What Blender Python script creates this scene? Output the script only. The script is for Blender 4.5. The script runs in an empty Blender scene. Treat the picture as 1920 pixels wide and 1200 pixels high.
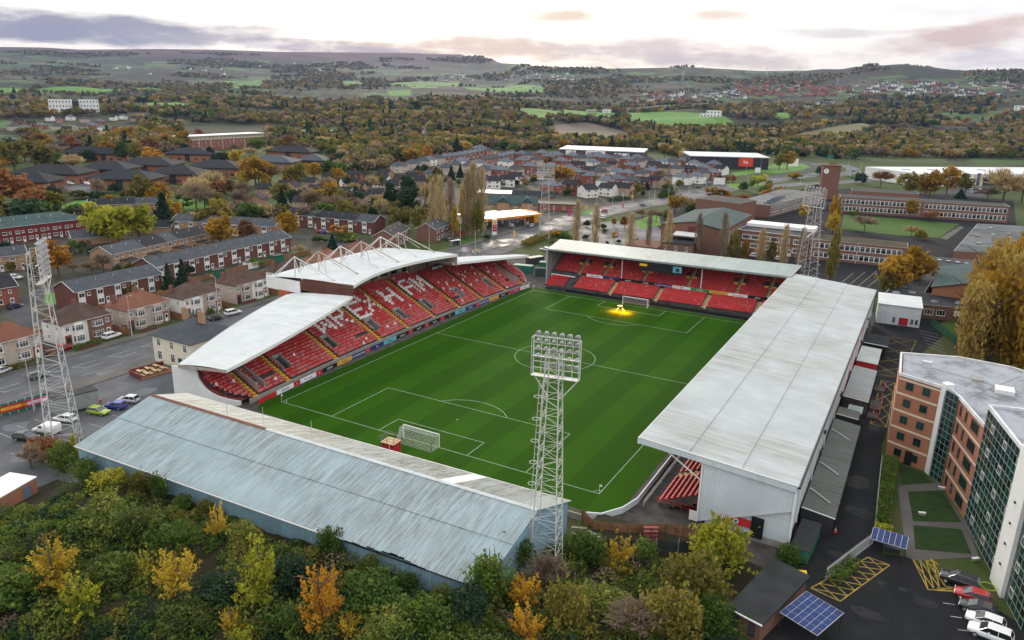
import bpy, math, random
import numpy as np
from mathutils import Vector, Matrix
random.seed(7); RNG = np.random.default_rng(11)
SC = bpy.context.scene; COL = SC.collection
R = math.radians
# ------------------------------------------------------------------ camera
CAM = np.array([101.806, -93.559, 56.837]); YAW, PIT, ROL, FPX = R(-29.057), R(16.754), R(1.277), 1397.08
_fw = np.array([math.sin(YAW)*math.cos(PIT), math.cos(YAW)*math.cos(PIT), -math.sin(PIT)])
_r = np.array([math.cos(YAW), -math.sin(YAW), 0.0]); _u = np.cross(_r, _fw)
_R = _r*math.cos(ROL)+_u*math.sin(ROL); _U = -_r*math.sin(ROL)+_u*math.cos(ROL)
cd = bpy.data.cameras.new('camera'); cam = bpy.data.objects.new('camera', cd); COL.objects.link(cam)
m = Matrix(((_R[0], _U[0], -_fw[0], CAM[0]), (_R[1], _U[1], -_fw[1], CAM[1]), (_R[2], _U[2], -_fw[2], CAM[2]), (0, 0, 0, 1)))
cam.matrix_world = m
cd.sensor_width = 36; cd.lens = FPX/1920*36; cd.clip_start = 1; cd.clip_end = 60000
SC.camera = cam
SC.cycles.max_bounces = 5; SC.cycles.diffuse_bounces = 2; SC.cycles.glossy_bounces = 2; SC.cycles.transmission_bounces = 3
SC.cycles.transparent_max_bounces = 6; SC.cycles.volume_bounces = 1; SC.cycles.use_denoising = True
SC.cycles.sample_clamp_indirect = 4
SC.view_settings.view_transform = 'Standard'; SC.view_settings.look = 'None'
SC.view_settings.exposure = 0.72; SC.view_settings.gamma = 1.0; SC.view_settings.use_curve_mapping = False

def ray(px, py):
    return _fw+_R*((px-960)/FPX)+_U*((600-py)/FPX)
def G(px, py, z=0.0):
    """the world point at height z that the photograph shows at pixel px, py"""
    d = ray(px, py); return CAM+d*((z-CAM[2])/d[2])
def PJ(p):
    d = np.asarray(p, float)-CAM; w = d@_fw; return 960+FPX*(d@_R)/w, 600-FPX*(d@_U)/w

# ------------------------------------------------------------------ sky and sun
SUN_AZ, SUN_EL = R(-34), R(14)      # azimuth measured from +Y towards +X
w = bpy.data.worlds.new('World'); SC.world = w; w.use_nodes = True
nt = w.node_tree; nt.nodes.clear()
def NN(t, **k):
    n = nt.nodes.new(t)
    for a, b in k.items(): setattr(n, a, b)
    return n
def LK(a, b): nt.links.new(a, b)
def M2(op, a, b=None, c=None, clamp=False):
    n = NN('ShaderNodeMath', operation=op, use_clamp=clamp)
    for i, v in enumerate((a, b, c)):
        if v is None: continue
        if isinstance(v, (int, float)): n.inputs[i].default_value = v
        else: LK(v, n.inputs[i])
    return n.outputs[0]
sky = NN('ShaderNodeTexSky', sky_type='NISHITA', sun_disc=False)
sky.sun_elevation = SUN_EL; sky.sun_rotation = SUN_AZ; sky.air_density = 1.0; sky.dust_density = 2.2; sky.ozone_density = 1.5
sky.altitude = 100
def MixC(f, a, b):
    n = NN('ShaderNodeMix', data_type='RGBA')
    if isinstance(f, (int, float)): n.inputs[0].default_value = f
    else: LK(f, n.inputs[0])
    for i, v in ((6, a), (7, b)):
        if isinstance(v, tuple): n.inputs[i].default_value = (*v, 1)
        else: LK(v, n.inputs[i])
    return n.outputs[2]
tc = NN('ShaderNodeTexCoord'); sp = NN('ShaderNodeSeparateXYZ'); LK(tc.outputs['Generated'], sp.inputs[0])
AZ = M2('ARCTAN2', sp.outputs[0], sp.outputs[1]); EL = M2('ARCSINE', sp.outputs[2])
cmb = NN('ShaderNodeCombineXYZ'); LK(M2('MULTIPLY', AZ, 6.0), cmb.inputs[0]); LK(M2('MULTIPLY', EL, 22.0), cmb.inputs[1])
n1 = NN('ShaderNodeTexNoise'); n1.inputs['Scale'].default_value = 2.2; n1.inputs['Detail'].default_value = 7; n1.inputs['Roughness'].default_value = .6
LK(cmb.outputs[0], n1.inputs['Vector'])
NZ = M2('SUBTRACT', n1.outputs[0], 0.5)
n2 = NN('ShaderNodeTexNoise'); n2.inputs['Scale'].default_value = .9; n2.inputs['Detail'].default_value = 6; LK(cmb.outputs[0], n2.inputs['Vector'])
# clear sky under a thin bright veil of cloud, everywhere alike
SKYK = 0.105
sc_ = NN('ShaderNodeVectorMath', operation='SCALE'); LK(sky.outputs[0], sc_.inputs[0]); sc_.inputs['Scale'].default_value = SKYK
lowv = M2('SUBTRACT', 1.0, M2('DIVIDE', M2('MAXIMUM', EL, 0.0), 0.9), clamp=True)
veil = MixC(M2('POWER', lowv, 4.0), (.95, .945, .94), (.575, .53, .47))
bank = M2('MULTIPLY_ADD', n2.outputs[0], 1.5, -.15, clamp=True)
base = MixC(M2('MULTIPLY_ADD', bank, .12, .86, clamp=True), sc_.outputs[0], veil)
def pxdir(px, py):
    d = ray(px, py); d = d/np.linalg.norm(d); return math.atan2(d[0], d[1]), math.asin(d[2])
def blob(col, px, py, hw, hh, slope, color, amt, ragged=1.6, sharp=1.6):
    a0, e0 = pxdir(px, py); a1, e1 = pxdir(px+hw, py+hw*slope); _, e2 = pxdir(px, py-hh)
    sa, se, sl = abs(a1-a0), abs(e2-e0), (e1-e0)/(a1-a0)
    da = M2('SUBTRACT', AZ, a0)
    de = M2('SUBTRACT', M2('SUBTRACT', EL, e0), M2('MULTIPLY', da, sl))
    u = M2('POWER', M2('ABSOLUTE', M2('DIVIDE', da, sa)), 2.0); v = M2('POWER', M2('ABSOLUTE', M2('DIVIDE', de, se)), 2.0)
    d = M2('SUBTRACT', 1.0, M2('ADD', u, v))
    mk = M2('MULTIPLY', M2('MULTIPLY', M2('ADD', d, M2('MULTIPLY', NZ, ragged*2)), sharp, clamp=True), amt, clamp=True)
    return MixC(mk, col, color)
c_ = base
for args in (
    (1150, 98, 460, 30, .03, (.50, .40, .345), .9, 1.8, 1.1),
    (760, 90, 340, 15, .0, (.56, .40, .29), .85, 2.0, 1.1),
    (930, 90, 140, 26, .10, (.60, .44, .31), .85, 2.0, 1.1),
    (1060, 29, 80, 13, .0, (.58, .45, .325), .9, 1.5, 1.0),
    (1345, 29, 66, 12, .0, (.58, .44, .33), .9, 1.5, 1.0),
    (1560, 62, 140, 11, .0, (.46, .41, .39), .7, 2.2, .9),
    (1700, 20, 420, 26, .0, (.52, .52, .53), .6, 1.6, .6),
    (1800, 72, 200, 32, -.10, (.46, .33, .285), .95, 1.5, 1.1),
    (1890, 45, 120, 22, -.05, (.50, .36, .31), .9, 1.6, 1.1),
    (1850, 112, 140, 24, .0, (.44, .39, .41), .85, 2.0, 1.0),
    (1330, 112, 200, 16, .03, (.44, .36, .325), .8, 2.0, 1.0),
    (170, 54, 400, 33, .055, (.225, .205, .23), .97, 1.4, 1.2),
    (20, 52, 260, 28, .05, (.205, .19, .22), .95, 1.3, 1.2),
    (540, 84, 300, 15, .06, (.33, .275, .265), .9, 1.8, 1.1)):
    c_ = blob(c_, *args)
bg = NN('ShaderNodeBackground'); bg.inputs[1].default_value = 1.0; LK(c_, bg.inputs[0])
wo = NN('ShaderNodeOutputWorld'); LK(bg.outputs[0], wo.inputs[0])
sl = bpy.data.lights.new('sun', 'SUN'); sl.energy = 1.5; sl.angle = R(12); sl.color = (1, .86, .70)
so = bpy.data.objects.new('sun', sl); COL.objects.link(so)
sd = Vector((math.sin(SUN_AZ)*math.cos(SUN_EL), math.cos(SUN_AZ)*math.cos(SUN_EL), math.sin(SUN_EL)))
so.rotation_euler = sd.to_track_quat('Z', 'Y').to_euler(); so.location = (0, 0, 150)

# ------------------------------------------------------------------ materials
MATS = {}
class NT:
    def __init__(s, name):
        s.m = bpy.data.materials.new(name); s.m.use_nodes = True; s.t = s.m.node_tree; s.t.nodes.clear(); MATS[name] = s.m
        s.b = s.n('ShaderNodeBsdfPrincipled'); s.o = s.n('ShaderNodeOutputMaterial'); s.l(s.b.outputs[0], s.o.inputs[0])
    def n(s, t, **k):
        n = s.t.nodes.new(t)
        for a, b in k.items(): setattr(n, a, b)
        return n
    def l(s, a, b): s.t.links.new(a, b)
    def pos(s, scale=(1, 1, 1), obj=False, rot=0):
        if obj: src = s.n('ShaderNodeTexCoord').outputs['Object']
        else: src = s.n('ShaderNodeNewGeometry').outputs['Position']
        mp = s.n('ShaderNodeMapping'); mp.inputs['Scale'].default_value = scale; mp.inputs['Rotation'].default_value = (0, 0, rot)
        s.l(src, mp.inputs[0]); return mp.outputs[0]
    def noise(s, vec, scale=1, detail=4, rough=.55):
        n = s.n('ShaderNodeTexNoise'); n.inputs['Scale'].default_value = scale; n.inputs['Detail'].default_value = detail
        n.inputs['Roughness'].default_value = rough; s.l(vec, n.inputs['Vector']); return n.outputs[0]
    def ramp(s, fac, stops):
        r = s.n('ShaderNodeValToRGB'); e = r.color_ramp.elements
        while len(e) < len(stops): e.new(.5)
        for i, (p, c) in enumerate(stops):
            e[i].position = p; e[i].color = (*c, 1) if len(c) == 3 else c
        s.l(fac, r.inputs[0]); return r.outputs[0]
    def mix(s, f, a, b, blend='MIX'):
        n = s.n('ShaderNodeMix', data_type='RGBA', blend_type=blend)
        if isinstance(f, (int, float)): n.inputs[0].default_value = f
        else: s.l(f, n.inputs[0])
        for i, v in ((6, a), (7, b)):
            if isinstance(v, tuple): n.inputs[i].default_value = (*v, 1)
            else: s.l(v, n.inputs[i])
        return n.outputs[2]
    def math(s, op, a, b=None, clamp=False):
        n = s.n('ShaderNodeMath', operation=op, use_clamp=clamp)
        for i, v in enumerate((a, b)):
            if v is None: continue
            if isinstance(v, (int, float)): n.inputs[i].default_value = v
            else: s.l(v, n.inputs[i])
        return n.outputs[0]
    def rnd(s): return s.n('ShaderNodeObjectInfo').outputs['Random']
    def bump(s, h, strength=.3, dist=.05):
        b = s.n('ShaderNodeBump'); b.inputs['Strength'].default_value = strength; b.inputs['Distance'].default_value = dist
        s.l(h, b.inputs['Height']); s.l(b.outputs[0], s.b.inputs['Normal'])
    def col(s, c): 
        if isinstance(c, tuple): s.b.inputs['Base Color'].default_value = (*c, 1)
        else: s.l(c, s.b.inputs['Base Color'])
    def set(s, rough=.7, metal=0, spec=.3):
        s.b.inputs['Roughness'].default_value = rough; s.b.inputs['Metallic'].default_value = metal; s.b.inputs['Specular IOR Level'].default_value = spec
        return s.m
def mul(c, k): return tuple(min(1, v*k) for v in c)
def mat_plain(name, c, rough=.6, var=.18, scale=.6, metal=0, spec=.3, objrand=0.0):
    t = NT(name); f = t.noise(t.pos(), scale, 5)
    cc = t.ramp(f, [(.3, mul(c, 1-var)), (.7, mul(c, 1+var))])
    if objrand:
        g = t.math('MULTIPLY_ADD', t.rnd(), objrand); g.node.inputs[2].default_value = 1-objrand/2
        v = t.n('ShaderNodeVectorMath', operation='SCALE'); t.l(cc, v.inputs[0]); t.l(g, v.inputs['Scale']); cc = v.outputs[0]
    t.col(cc); return t.set(rough, metal, spec)
def mat_brick(name, c, c2=None, mortar=(.32, .29, .26), scale=1.0, objrand=.15):
    """fine brick coursing from the wall's own position, blotched"""
    t = NT(name); p = t.pos((1, 1, 1))
    s = t.n('ShaderNodeSeparateXYZ'); t.l(p, s.inputs[0]); xy = t.math('ADD', s.outputs[0], s.outputs[1])
    cb = t.n('ShaderNodeCombineXYZ'); t.l(xy, cb.inputs[0]); t.l(s.outputs[2], cb.inputs[1])
    b = t.n('ShaderNodeTexBrick'); t.l(cb.outputs[0], b.inputs['Vector']); b.inputs['Scale'].default_value = 2.2*scale
    c2 = c2 or mul(c, .72)
    b.inputs['Color1'].default_value = (*c, 1); b.inputs['Color2'].default_value = (*c2, 1); b.inputs['Mortar'].default_value = (*mul(c, .85), 1)
    b.inputs['Mortar Size'].default_value = .014; b.inputs['Bias'].default_value = -.1
    f = t.noise(p, .35, 5); cc = t.mix(f, b.outputs[0], mul(c, .8), 'MIX')
    cc = t.mix(t.math('MULTIPLY', t.noise(p, .08, 3), .5), cc, mul(c, 1.15))
    if objrand:
        g = t.math('MULTIPLY_ADD', t.rnd(), objrand); g.node.inputs[2].default_value = 1-objrand/2
        v = t.n('ShaderNodeVectorMath', operation='SCALE'); t.l(cc, v.inputs[0]); t.l(g, v.inputs['Scale']); cc = v.outputs[0]
    t.col(cc); return t.set(.9, 0, .06)
def mat_roof(name, c, c2, rows=3.0, rough=.75, objrand=.2):
    """tiled or slated roof: courses by height, blotches of lichen"""
    t = NT(name); p = t.pos()
    wv = t.n('ShaderNodeTexWave', wave_type='BANDS', bands_direction='Z'); t.l(p, wv.inputs[0]); wv.inputs['Scale'].default_value = rows; wv.inputs['Distortion'].default_value = .6
    f = t.noise(p, .45, 7, .65); cc = t.ramp(f, [(.32, c), (.68, c2)])
    f2 = t.noise(p, 3.5, 3); cc = t.mix(t.math('MULTIPLY', f2, .5), cc, mul(c, .6))
    cc = t.mix(t.math('MULTIPLY', wv.outputs[1], .28), cc, mul(c, .5))
    g = t.math('MULTIPLY_ADD', t.rnd(), objrand); g.node.inputs[2].default_value = 1-objrand/2
    v = t.n('ShaderNodeVectorMath', operation='SCALE'); t.l(cc, v.inputs[0]); t.l(g, v.inputs['Scale'])
    t.col(v.outputs[0]); t.bump(wv.outputs[1], .35, .05); return t.set(.85, 0, .1)
def mat_leaf(name, stops, trans=.25, posvar=.5):
    """leaf colour varies from leaf clump to leaf clump and from plant to plant"""
    t = NT(name); f = t.noise(t.pos(), .55, 4, .7)
    a = t.n('ShaderNodeAttribute', attribute_name='hue'); 
    g = t.math('ADD', t.math('MULTIPLY', f, posvar), t.math('MULTIPLY', a.outputs['Fac'], .45))
    g = t.math('ADD', g, t.math('MULTIPLY', t.math('SUBTRACT', t.rnd(), .5), .35))
    cc = t.ramp(g, stops); t.col(cc); t.set(.7, 0, .1)
    if trans:
        tr = t.n('ShaderNodeBsdfTranslucent'); t.l(cc, tr.inputs[0]); mx = t.n('ShaderNodeMixShader'); mx.inputs[0].default_value = trans
        t.l(t.b.outputs[0], mx.inputs[1]); t.l(tr.outputs[0], mx.inputs[2]); t.l(mx.outputs[0], t.o.inputs[0])
    return t.m
def mat_glass(name, c=(.055, .062, .07), rough=.08, var=.85):
    t = NT(name); g = t.math('MULTIPLY_ADD', t.rnd(), var*2); g.node.inputs[2].default_value = 1-var
    v = t.n('ShaderNodeVectorMath', operation='SCALE'); v.inputs[0].default_value = c; t.l(g, v.inputs['Scale']); t.col(v.outputs[0]); return t.set(rough, 0, .6)

white = mat_plain('white_paint', (.74, .75, .74), .5, .06)
upvc = mat_plain('white_frame', (.78, .78, .76), .4, .05)
render_white = mat_plain('white_render', (.74, .73, .69), .8, .07, .4, objrand=.08)
cream = mat_plain('cream_render', (.66, .62, .50), .8, .06, .5)
pebble = mat_plain('pebbledash', (.46, .385, .325), .9, .12, 1.5, objrand=.15)
steel = mat_plain('galvanised_steel', (.58, .59, .59), .45, .12, .8, .3)
rusty = mat_plain('weathered_steel', (.42, .36, .31), .6, .2, .7, .2)
dark = mat_plain('dark_metal', (.035, .037, .042), .5, .2)
black = mat_plain('black_paint', (.012, .012, .014), .5, .2)
concrete = mat_plain('concrete', (.30, .29, .27), .9, .22, .9)
concrete_dark = mat_plain('stained_and_shaded_concrete', (.075, .07, .066), .95, .35, .5, spec=.08)  # stained concrete; on the curved stand's steps its darkness is painted-in shade
red = mat_plain('red_paint', (.45, .025, .03), .5, .12)
seat_red = mat_plain('red_seat_plastic', (.60, .055, .052), .45, .16, .35)
seat_fade = mat_plain('faded_pink_seat_plastic', (.60, .17, .165), .5, .2, .5)
seat_white = mat_plain('white_seat_plastic', (.78, .78, .76), .5, .08)
yellow = mat_plain('yellow_paint', (.72, .43, .02), .6, .2, 1)
yellow_line = mat_plain('worn_yellow_marking', (.34, .24, .05), .9, .4, 1.2, spec=.05)
white_line = mat_plain('worn_white_marking', (.36, .37, .37), .9, .35, 1.0, spec=.05)
blue = mat_plain('blue_paint', (.03, .08, .34), .5, .1)
green_paint = mat_plain('green_paint', (.02, .13, .09), .6, .15)
wood = mat_plain('brown_fence_timber', (.22, .11, .055), .8, .3, 1.2, objrand=.35)
timber = mat_plain('pale_step_timber', (.50, .36, .20), .8, .2, 1)
felt = mat_plain('dark_roofing_felt', (.026, .029, .031), .7, .35, .4, spec=.18)
brick_red = mat_brick('red_brick', (.27, .10, .07))
brick_dark = mat_brick('dark_red_brick', (.15, .066, .053))
brick_orange = mat_brick('orange_brick', (.37, .165, .10))
brick_tan = mat_brick('tan_brick', (.40, .26, .165))
brick_brown = mat_brick('brown_brick', (.215, .115, .085))
brick_maroon = mat_brick('maroon_brick', (.19, .045, .045))
band = mat_plain('cream_stone_band', (.60, .50, .38), .8, .08)
slate = mat_roof('grey_slate', (.065, .074, .086), (.105, .117, .132))
slate_blue = mat_roof('blue_grey_slate', (.12, .145, .175), (.19, .22, .255))
slate_dark = mat_roof('dark_slate', (.026, .028, .032), (.05, .053, .06))
tile_brown = mat_roof('brown_tile', (.075, .05, .045), (.15, .095, .075))
tile_red = mat_roof('red_tile', (.19, .085, .06), (.28, .13, .085))
tile_green = mat_roof('green_slate', (.05, .085, .085), (.10, .14, .135))
glass = mat_glass('window_glass')
glass_pale = mat_glass('pale_window_glass', (.10, .12, .14), .1)
glass_green = mat_glass('green_glass', (.005, .03, .023), .12, .8)
tyre_m = mat_plain('tyre_rubber', (.015, .015, .016), .8, .1)
bark = mat_plain('bark', (.10, .075, .055), .9, .3, 1.5)
bark_pale = mat_plain('pale_twig', (.27, .21, .15), .9, .25, 1.5)

# ------------------------------------------------------------------ mesh helpers
class MB:
    def __init__(s): s.v, s.f, s.k = [], [], []
    def add(s, vs, fs, k=0):
        o = len(s.v); s.v += [tuple(map(float, p)) for p in vs]; s.f += [tuple(i+o for i in f) for f in fs]; s.k += [k]*len(fs); return s
    def quad(s, *p, k=0): return s.add(p, [tuple(range(len(p)))], k)
    def box(s, x0, x1, y0, y1, z0, z1, k=0):
        return s.add([(x0, y0, z0), (x1, y0, z0), (x1, y1, z0), (x0, y1, z0), (x0, y0, z1), (x1, y0, z1), (x1, y1, z1), (x0, y1, z1)],
                     [(0, 3, 2, 1), (4, 5, 6, 7), (0, 1, 5, 4), (1, 2, 6, 5), (2, 3, 7, 6), (3, 0, 4, 7)], k)
    def prism(s, poly, z0, z1, k=0, kt=None):
        """poly: plan points anticlockwise; z0, z1 numbers or per-point lists"""
        n = len(poly); a = z0 if hasattr(z0, '__len__') else [z0]*n; b = z1 if hasattr(z1, '__len__') else [z1]*n
        o = len(s.v); s.v += [(float(p[0]), float(p[1]), float(z)) for p, z in zip(poly, a)]+[(float(p[0]), float(p[1]), float(z)) for p, z in zip(poly, b)]
        for i in range(n):
            j = (i+1) % n; s.f.append((o+i, o+j, o+n+j, o+n+i)); s.k.append(k)
        s.f.append(tuple(o+n+i for i in range(n))); s.k.append(k if kt is None else kt)
        s.f.append(tuple(o+n-1-i for i in range(n))); s.k.append(k); return s
    def beam(s, p, q, w=.1, h=None, k=0, n=4):
        p, q = Vector(p), Vector(q); d = q-p
        if d.length < 1e-6: return s
        d.normalize(); a = d.cross(Vector((0, 0, 1)));
        if a.length < 1e-3: a = Vector((1, 0, 0))
        a.normalize(); b = a.cross(d); h = h or w
        vs = []
        for c in (p, q):
            for i in range(n):
                t = 2*math.pi*(i+.5)/n; vs.append(c+a*(math.cos(t)*w*.7)+b*(math.sin(t)*h*.7))
        fs = [(i, (i+1) % n, n+(i+1) % n, n+i) for i in range(n)]+[tuple(range(n-1, -1, -1)), tuple(range(n, 2*n))]
        return s.add(vs, fs, k)
    def cyl(s, x, y, z0, z1, r, r2=None, n=10, k=0):
        r2 = r if r2 is None else r2; vs = [(x+r*math.cos(2*math.pi*i/n), y+r*math.sin(2*math.pi*i/n), z0) for i in range(n)]
        vs += [(x+r2*math.cos(2*math.pi*i/n), y+r2*math.sin(2*math.pi*i/n), z1) for i in range(n)]
        return s.add(vs, [(i, (i+1) % n, n+(i+1) % n, n+i) for i in range(n)]+[tuple(range(n-1, -1, -1)), tuple(range(n, 2*n))], k)
    def mesh(s, name, mats, smooth=False):
        me = bpy.data.meshes.new(name); me.from_pydata(s.v, [], s.f)
        for mt in (mats if isinstance(mats, (list, tuple)) else [mats]): me.materials.append(mt)
        if any(s.k): me.polygons.foreach_set('material_index', s.k)
        if smooth: me.polygons.foreach_set('use_smooth', [True]*len(s.f))
        me.update(); return me
    def build(s, name, mats, parent=None, loc=(0, 0, 0), rz=0, smooth=False):
        return link(name, s.mesh(name, mats, smooth), parent, loc, rz)
def link(name, data, parent=None, loc=(0, 0, 0), rz=0):
    o = bpy.data.objects.new(name, data); COL.objects.link(o); o.parent = parent; o.location = [float(q) for q in loc]
    if rz: o.rotation_euler = (0, 0, rz)
    return o
def tag(o, label=None, cat=None, group=None, kind=None):
    if label: o['label'] = label
    if cat: o['category'] = cat
    if group: o['group'] = group
    if kind: o['kind'] = kind
    return o
def thing(name, label, cat, loc=(0, 0, 0), rz=0, group=None):
    o = link(name, None, None, loc, rz); o.empty_display_size = .5; return tag(o, label, cat, group)
KIDS = {}
def copy_tree(root, loc, rz=0, label=None, group=None, parent=None, scale=None):
    r = root.copy(); COL.objects.link(r); r.parent = parent; r.location = [float(q) for q in loc]; r.rotation_euler = (0, 0, rz)
    if scale: r.scale = scale
    if label: r['label'] = label
    if group: r['group'] = group
    for ch in KIDS.setdefault(root.name, list(root.children)):
        c = ch.copy(); COL.objects.link(c); c.parent = r
        for g in KIDS.setdefault(ch.name, list(ch.children)):
            d = g.copy(); COL.objects.link(d); d.parent = c
    return r
def structure(name, mb, mats, smooth=False): return tag(mb.build(name, mats, smooth=smooth), kind='structure')
ORD = ['first', 'second', 'third', 'fourth', 'fifth', 'sixth', 'seventh', 'eighth', 'ninth', 'tenth', 'eleventh', 'twelfth', 'thirteenth', 'fourteenth', 'fifteenth', 'sixteenth', 'seventeenth', 'eighteenth', 'nineteenth', 'twentieth']
def ordw(i):
    if i == 99: return 'hundredth'
    if i > 99: return 'hundred-and-'+ordw(i-100)
    if i < 20: return ORD[i]
    tens = ['twenty', 'thirty', 'forty', 'fifty', 'sixty', 'seventy', 'eighty', 'ninety']; n = i+1
    if n % 10 == 0: return tens[n//10-2].replace('ty', 'tieth')
    return tens[n//10-2]+'-'+ORD[n % 10-1]
def bulk(name, V, F, mats, hue=None, smooth=False, kind_idx=None):
    """numpy quads or tris to one mesh"""
    me = bpy.data.meshes.new(name); V = np.asarray(V, np.float32); F = np.asarray(F, np.int32); k = F.shape[1]
    me.vertices.add(len(V)); me.vertices.foreach_set('co', V.ravel())
    me.loops.add(F.size); me.loops.foreach_set('vertex_index', F.ravel())
    me.polygons.add(len(F)); me.polygons.foreach_set('loop_start', np.arange(0, F.size, k, dtype=np.int32)); me.polygons.foreach_set('loop_total', np.full(len(F), k, np.int32))
    for mt in (mats if isinstance(mats, (list, tuple)) else [mats]): me.materials.append(mt)
    if kind_idx is not None: me.polygons.foreach_set('material_index', np.asarray(kind_idx, np.int32))
    if smooth: me.polygons.foreach_set('use_smooth', np.ones(len(F), bool))
    me.update(calc_edges=True)
    if hue is not None:
        a = me.attributes.new('hue', 'FLOAT', 'POINT'); a.data.foreach_set('value', np.asarray(hue, np.float32))
    return me
# ================================================================== terrain
SKY_ROW = [(-400, 92), (0, 87), (80, 88), (150, 92), (300, 91), (400, 92), (520, 96), (640, 97), (760, 98), (860, 101), (905, 106), (940, 117), (1000, 123), (1060, 128), (1150, 127), (1230, 126), (1290, 124), (1340, 127), (1430, 132), (1500, 131), (1580, 128), (1625, 121), (1690, 120), (1740, 125), (1790, 131), (1850, 133), (1920, 132), (2300, 134)]
_az, _zr, _dd = [], [], []
for _x, _y in SKY_ROW:
    d = ray(_x, _y); az = math.atan2(d[0], d[1]); D = 6600 if _x < 880 else (6600-2000*min(1, (_x-880)/120)); D = D if _x < 1560 else 4600-500*min(1, (_x-1560)/80)
    _az.append(az); _dd.append(D); _zr.append(CAM[2]+D*d[2]/math.hypot(d[0], d[1]))
def wavy(x, y):
    return (np.sin(x*.0031+1.3)*np.cos(y*.0027)+.6*np.sin(x*.0071+y*.0053)+.35*np.sin(x*.013-y*.017+2))
def HT(x, y):
    x = np.asarray(x, float); y = np.asarray(y, float)
    dx, dy = x-CAM[0], y-CAM[1]; r = np.hypot(dx, dy); az = np.arctan2(dx, dy)
    zr = np.interp(az, _az, _zr); D = np.interp(az, _az, _dd); r0 = 850.
    t = np.clip((r-r0)/(D-r0), 0, 1)
    h = zr*(.2*t+.45*t**2+.35*t**3.5)+wavy(x, y)*13*np.clip(t*6, 0, 1)*(1-t**3)
    h = h*np.where(r > D, np.clip(1-.55*(r-D)/2500, .3, 1), 1)
    return np.maximum(h, 0)*(t > 0)
def GT(px, py):
    """where the photograph's ray first meets the terrain"""
    d = ray(px, py); s = np.concatenate([np.linspace(40, 2500, 2400), np.linspace(2502, 9000, 3200)])
    P = CAM[None]+d[None]*s[:, None]; b = P[:, 2] < HT(P[:, 0], P[:, 1]); i = np.argmax(b)
    p = P[i] if b.any() else P[-1]; return np.array([p[0], p[1], float(HT(p[0], p[1]))])
NA, NR = 420, 150
rr = np.concatenate([[0], np.geomspace(30, 700, 40), np.geomspace(730, 9500, NR-45), [12000, 16000, 22000, 30000]]); NR = len(rr)
aa = np.concatenate([np.linspace(-1.45, .55, NA-80, endpoint=False), np.linspace(.55, 2*math.pi-1.45, 80, endpoint=False)])
A_, R_ = np.meshgrid(aa, rr[1:], indexing='ij'); X_ = CAM[0]+R_*np.sin(A_); Y_ = CAM[1]+R_*np.cos(A_)
V = np.stack([X_, Y_, HT(X_, Y_)], -1).reshape(-1, 3); n = NR-1
i, j = np.meshgrid(np.arange(NA), np.arange(n-1), indexing='ij'); i2 = (i+1) % NA
F = np.stack([i*n+j, i*n+j+1, i2*n+j+1, i2*n+j], -1).reshape(-1, 4)[:, ::-1]
V = np.concatenate([V, [[CAM[0], CAM[1], 0]]]); c0 = len(V)-1
cap = np.stack([np.arange(NA)*n, ((np.arange(NA)+1) % NA)*n, np.full(NA, c0), np.full(NA, c0)], -1)
t = NT('countryside'); p = t.pos()
vo = t.n('ShaderNodeTexVoronoi', feature='F1'); wp = t.n('ShaderNodeVectorMath', operation='ADD'); nz = t.n('ShaderNodeTexNoise'); nz.inputs['Scale'].default_value = .006
t.l(p, nz.inputs['Vector']); sv = t.n('ShaderNodeVectorMath', operation='SCALE'); sv.inputs['Scale'].default_value = 90; t.l(nz.outputs['Color'], sv.inputs[0])
t.l(p, wp.inputs[0]); t.l(sv.outputs[0], wp.inputs[1]); t.l(wp.outputs[0], vo.inputs['Vector']); vo.inputs['Scale'].default_value = .0065
ve = t.n('ShaderNodeTexVoronoi', feature='DISTANCE_TO_EDGE'); t.l(wp.outputs[0], ve.inputs['Vector']); ve.inputs['Scale'].default_value = .0065
cellv = t.n('ShaderNodeSeparateColor'); t.l(vo.outputs['Color'], cellv.inputs[0])
field = t.ramp(cellv.outputs[0], [(.0, (.04, .046, .026)), (.30, (.045, .045, .026)), (.40, (.045, .095, .03)), (.62, (.07, .135, .038)), (.8, (.10, .12, .045)), (.92, (.075, .065, .04))])
field = t.mix(t.math('MULTIPLY', t.noise(p, .02, 5), .35), field, (.05, .055, .025))
hedge = t.math('GREATER_THAN', ve.outputs['Distance'], .055)
field = t.mix(hedge, (.028, .032, .016), field)
wl = t.math('GREATER_THAN', t.noise(p, .0026, 7, .68), .51); wood_c = t.ramp(t.noise(p, .035, 4), [(.35, (.018, .02, .012)), (.6, (.045, .036, .022)), (.75, (.065, .05, .025))])
cc = t.mix(t.math('MULTIPLY', wl, .85), field, wood_c)
sz = t.n('ShaderNodeSeparateXYZ'); t.l(p, sz.inputs[0])
moor = t.math('MULTIPLY', t.math('SUBTRACT', t.math('ADD', sz.outputs[2], t.math('MULTIPLY', t.noise(p, .003, 5), 160)), 330), .02, clamp=True)
cc = t.mix(moor, cc, t.ramp(t.noise(p, .004, 6), [(.35, (.06, .032, .036)), (.6, (.095, .055, .055)), (.75, (.075, .065, .045))]))
geo = t.n('ShaderNodeVectorMath', operation='DISTANCE'); t.l(p, geo.inputs[0]); geo.inputs[1].default_value = (60, 60, 0)
near = t.math('MULTIPLY', t.math('SUBTRACT', geo.outputs['Value'], 640), .004, clamp=True)
rough_g = t.ramp(t.noise(p, .05, 6, .7), [(.3, (.035, .05, .016)), (.5, (.05, .075, .02)), (.68, (.085, .075, .04))])
t.col(t.mix(near, rough_g, cc)); t.set(.95, 0, .1)
tag(link('ground', bulk('ground', V, np.concatenate([F, cap[:, ::-1]]), MATS['countryside'], smooth=True)), kind='structure')

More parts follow.
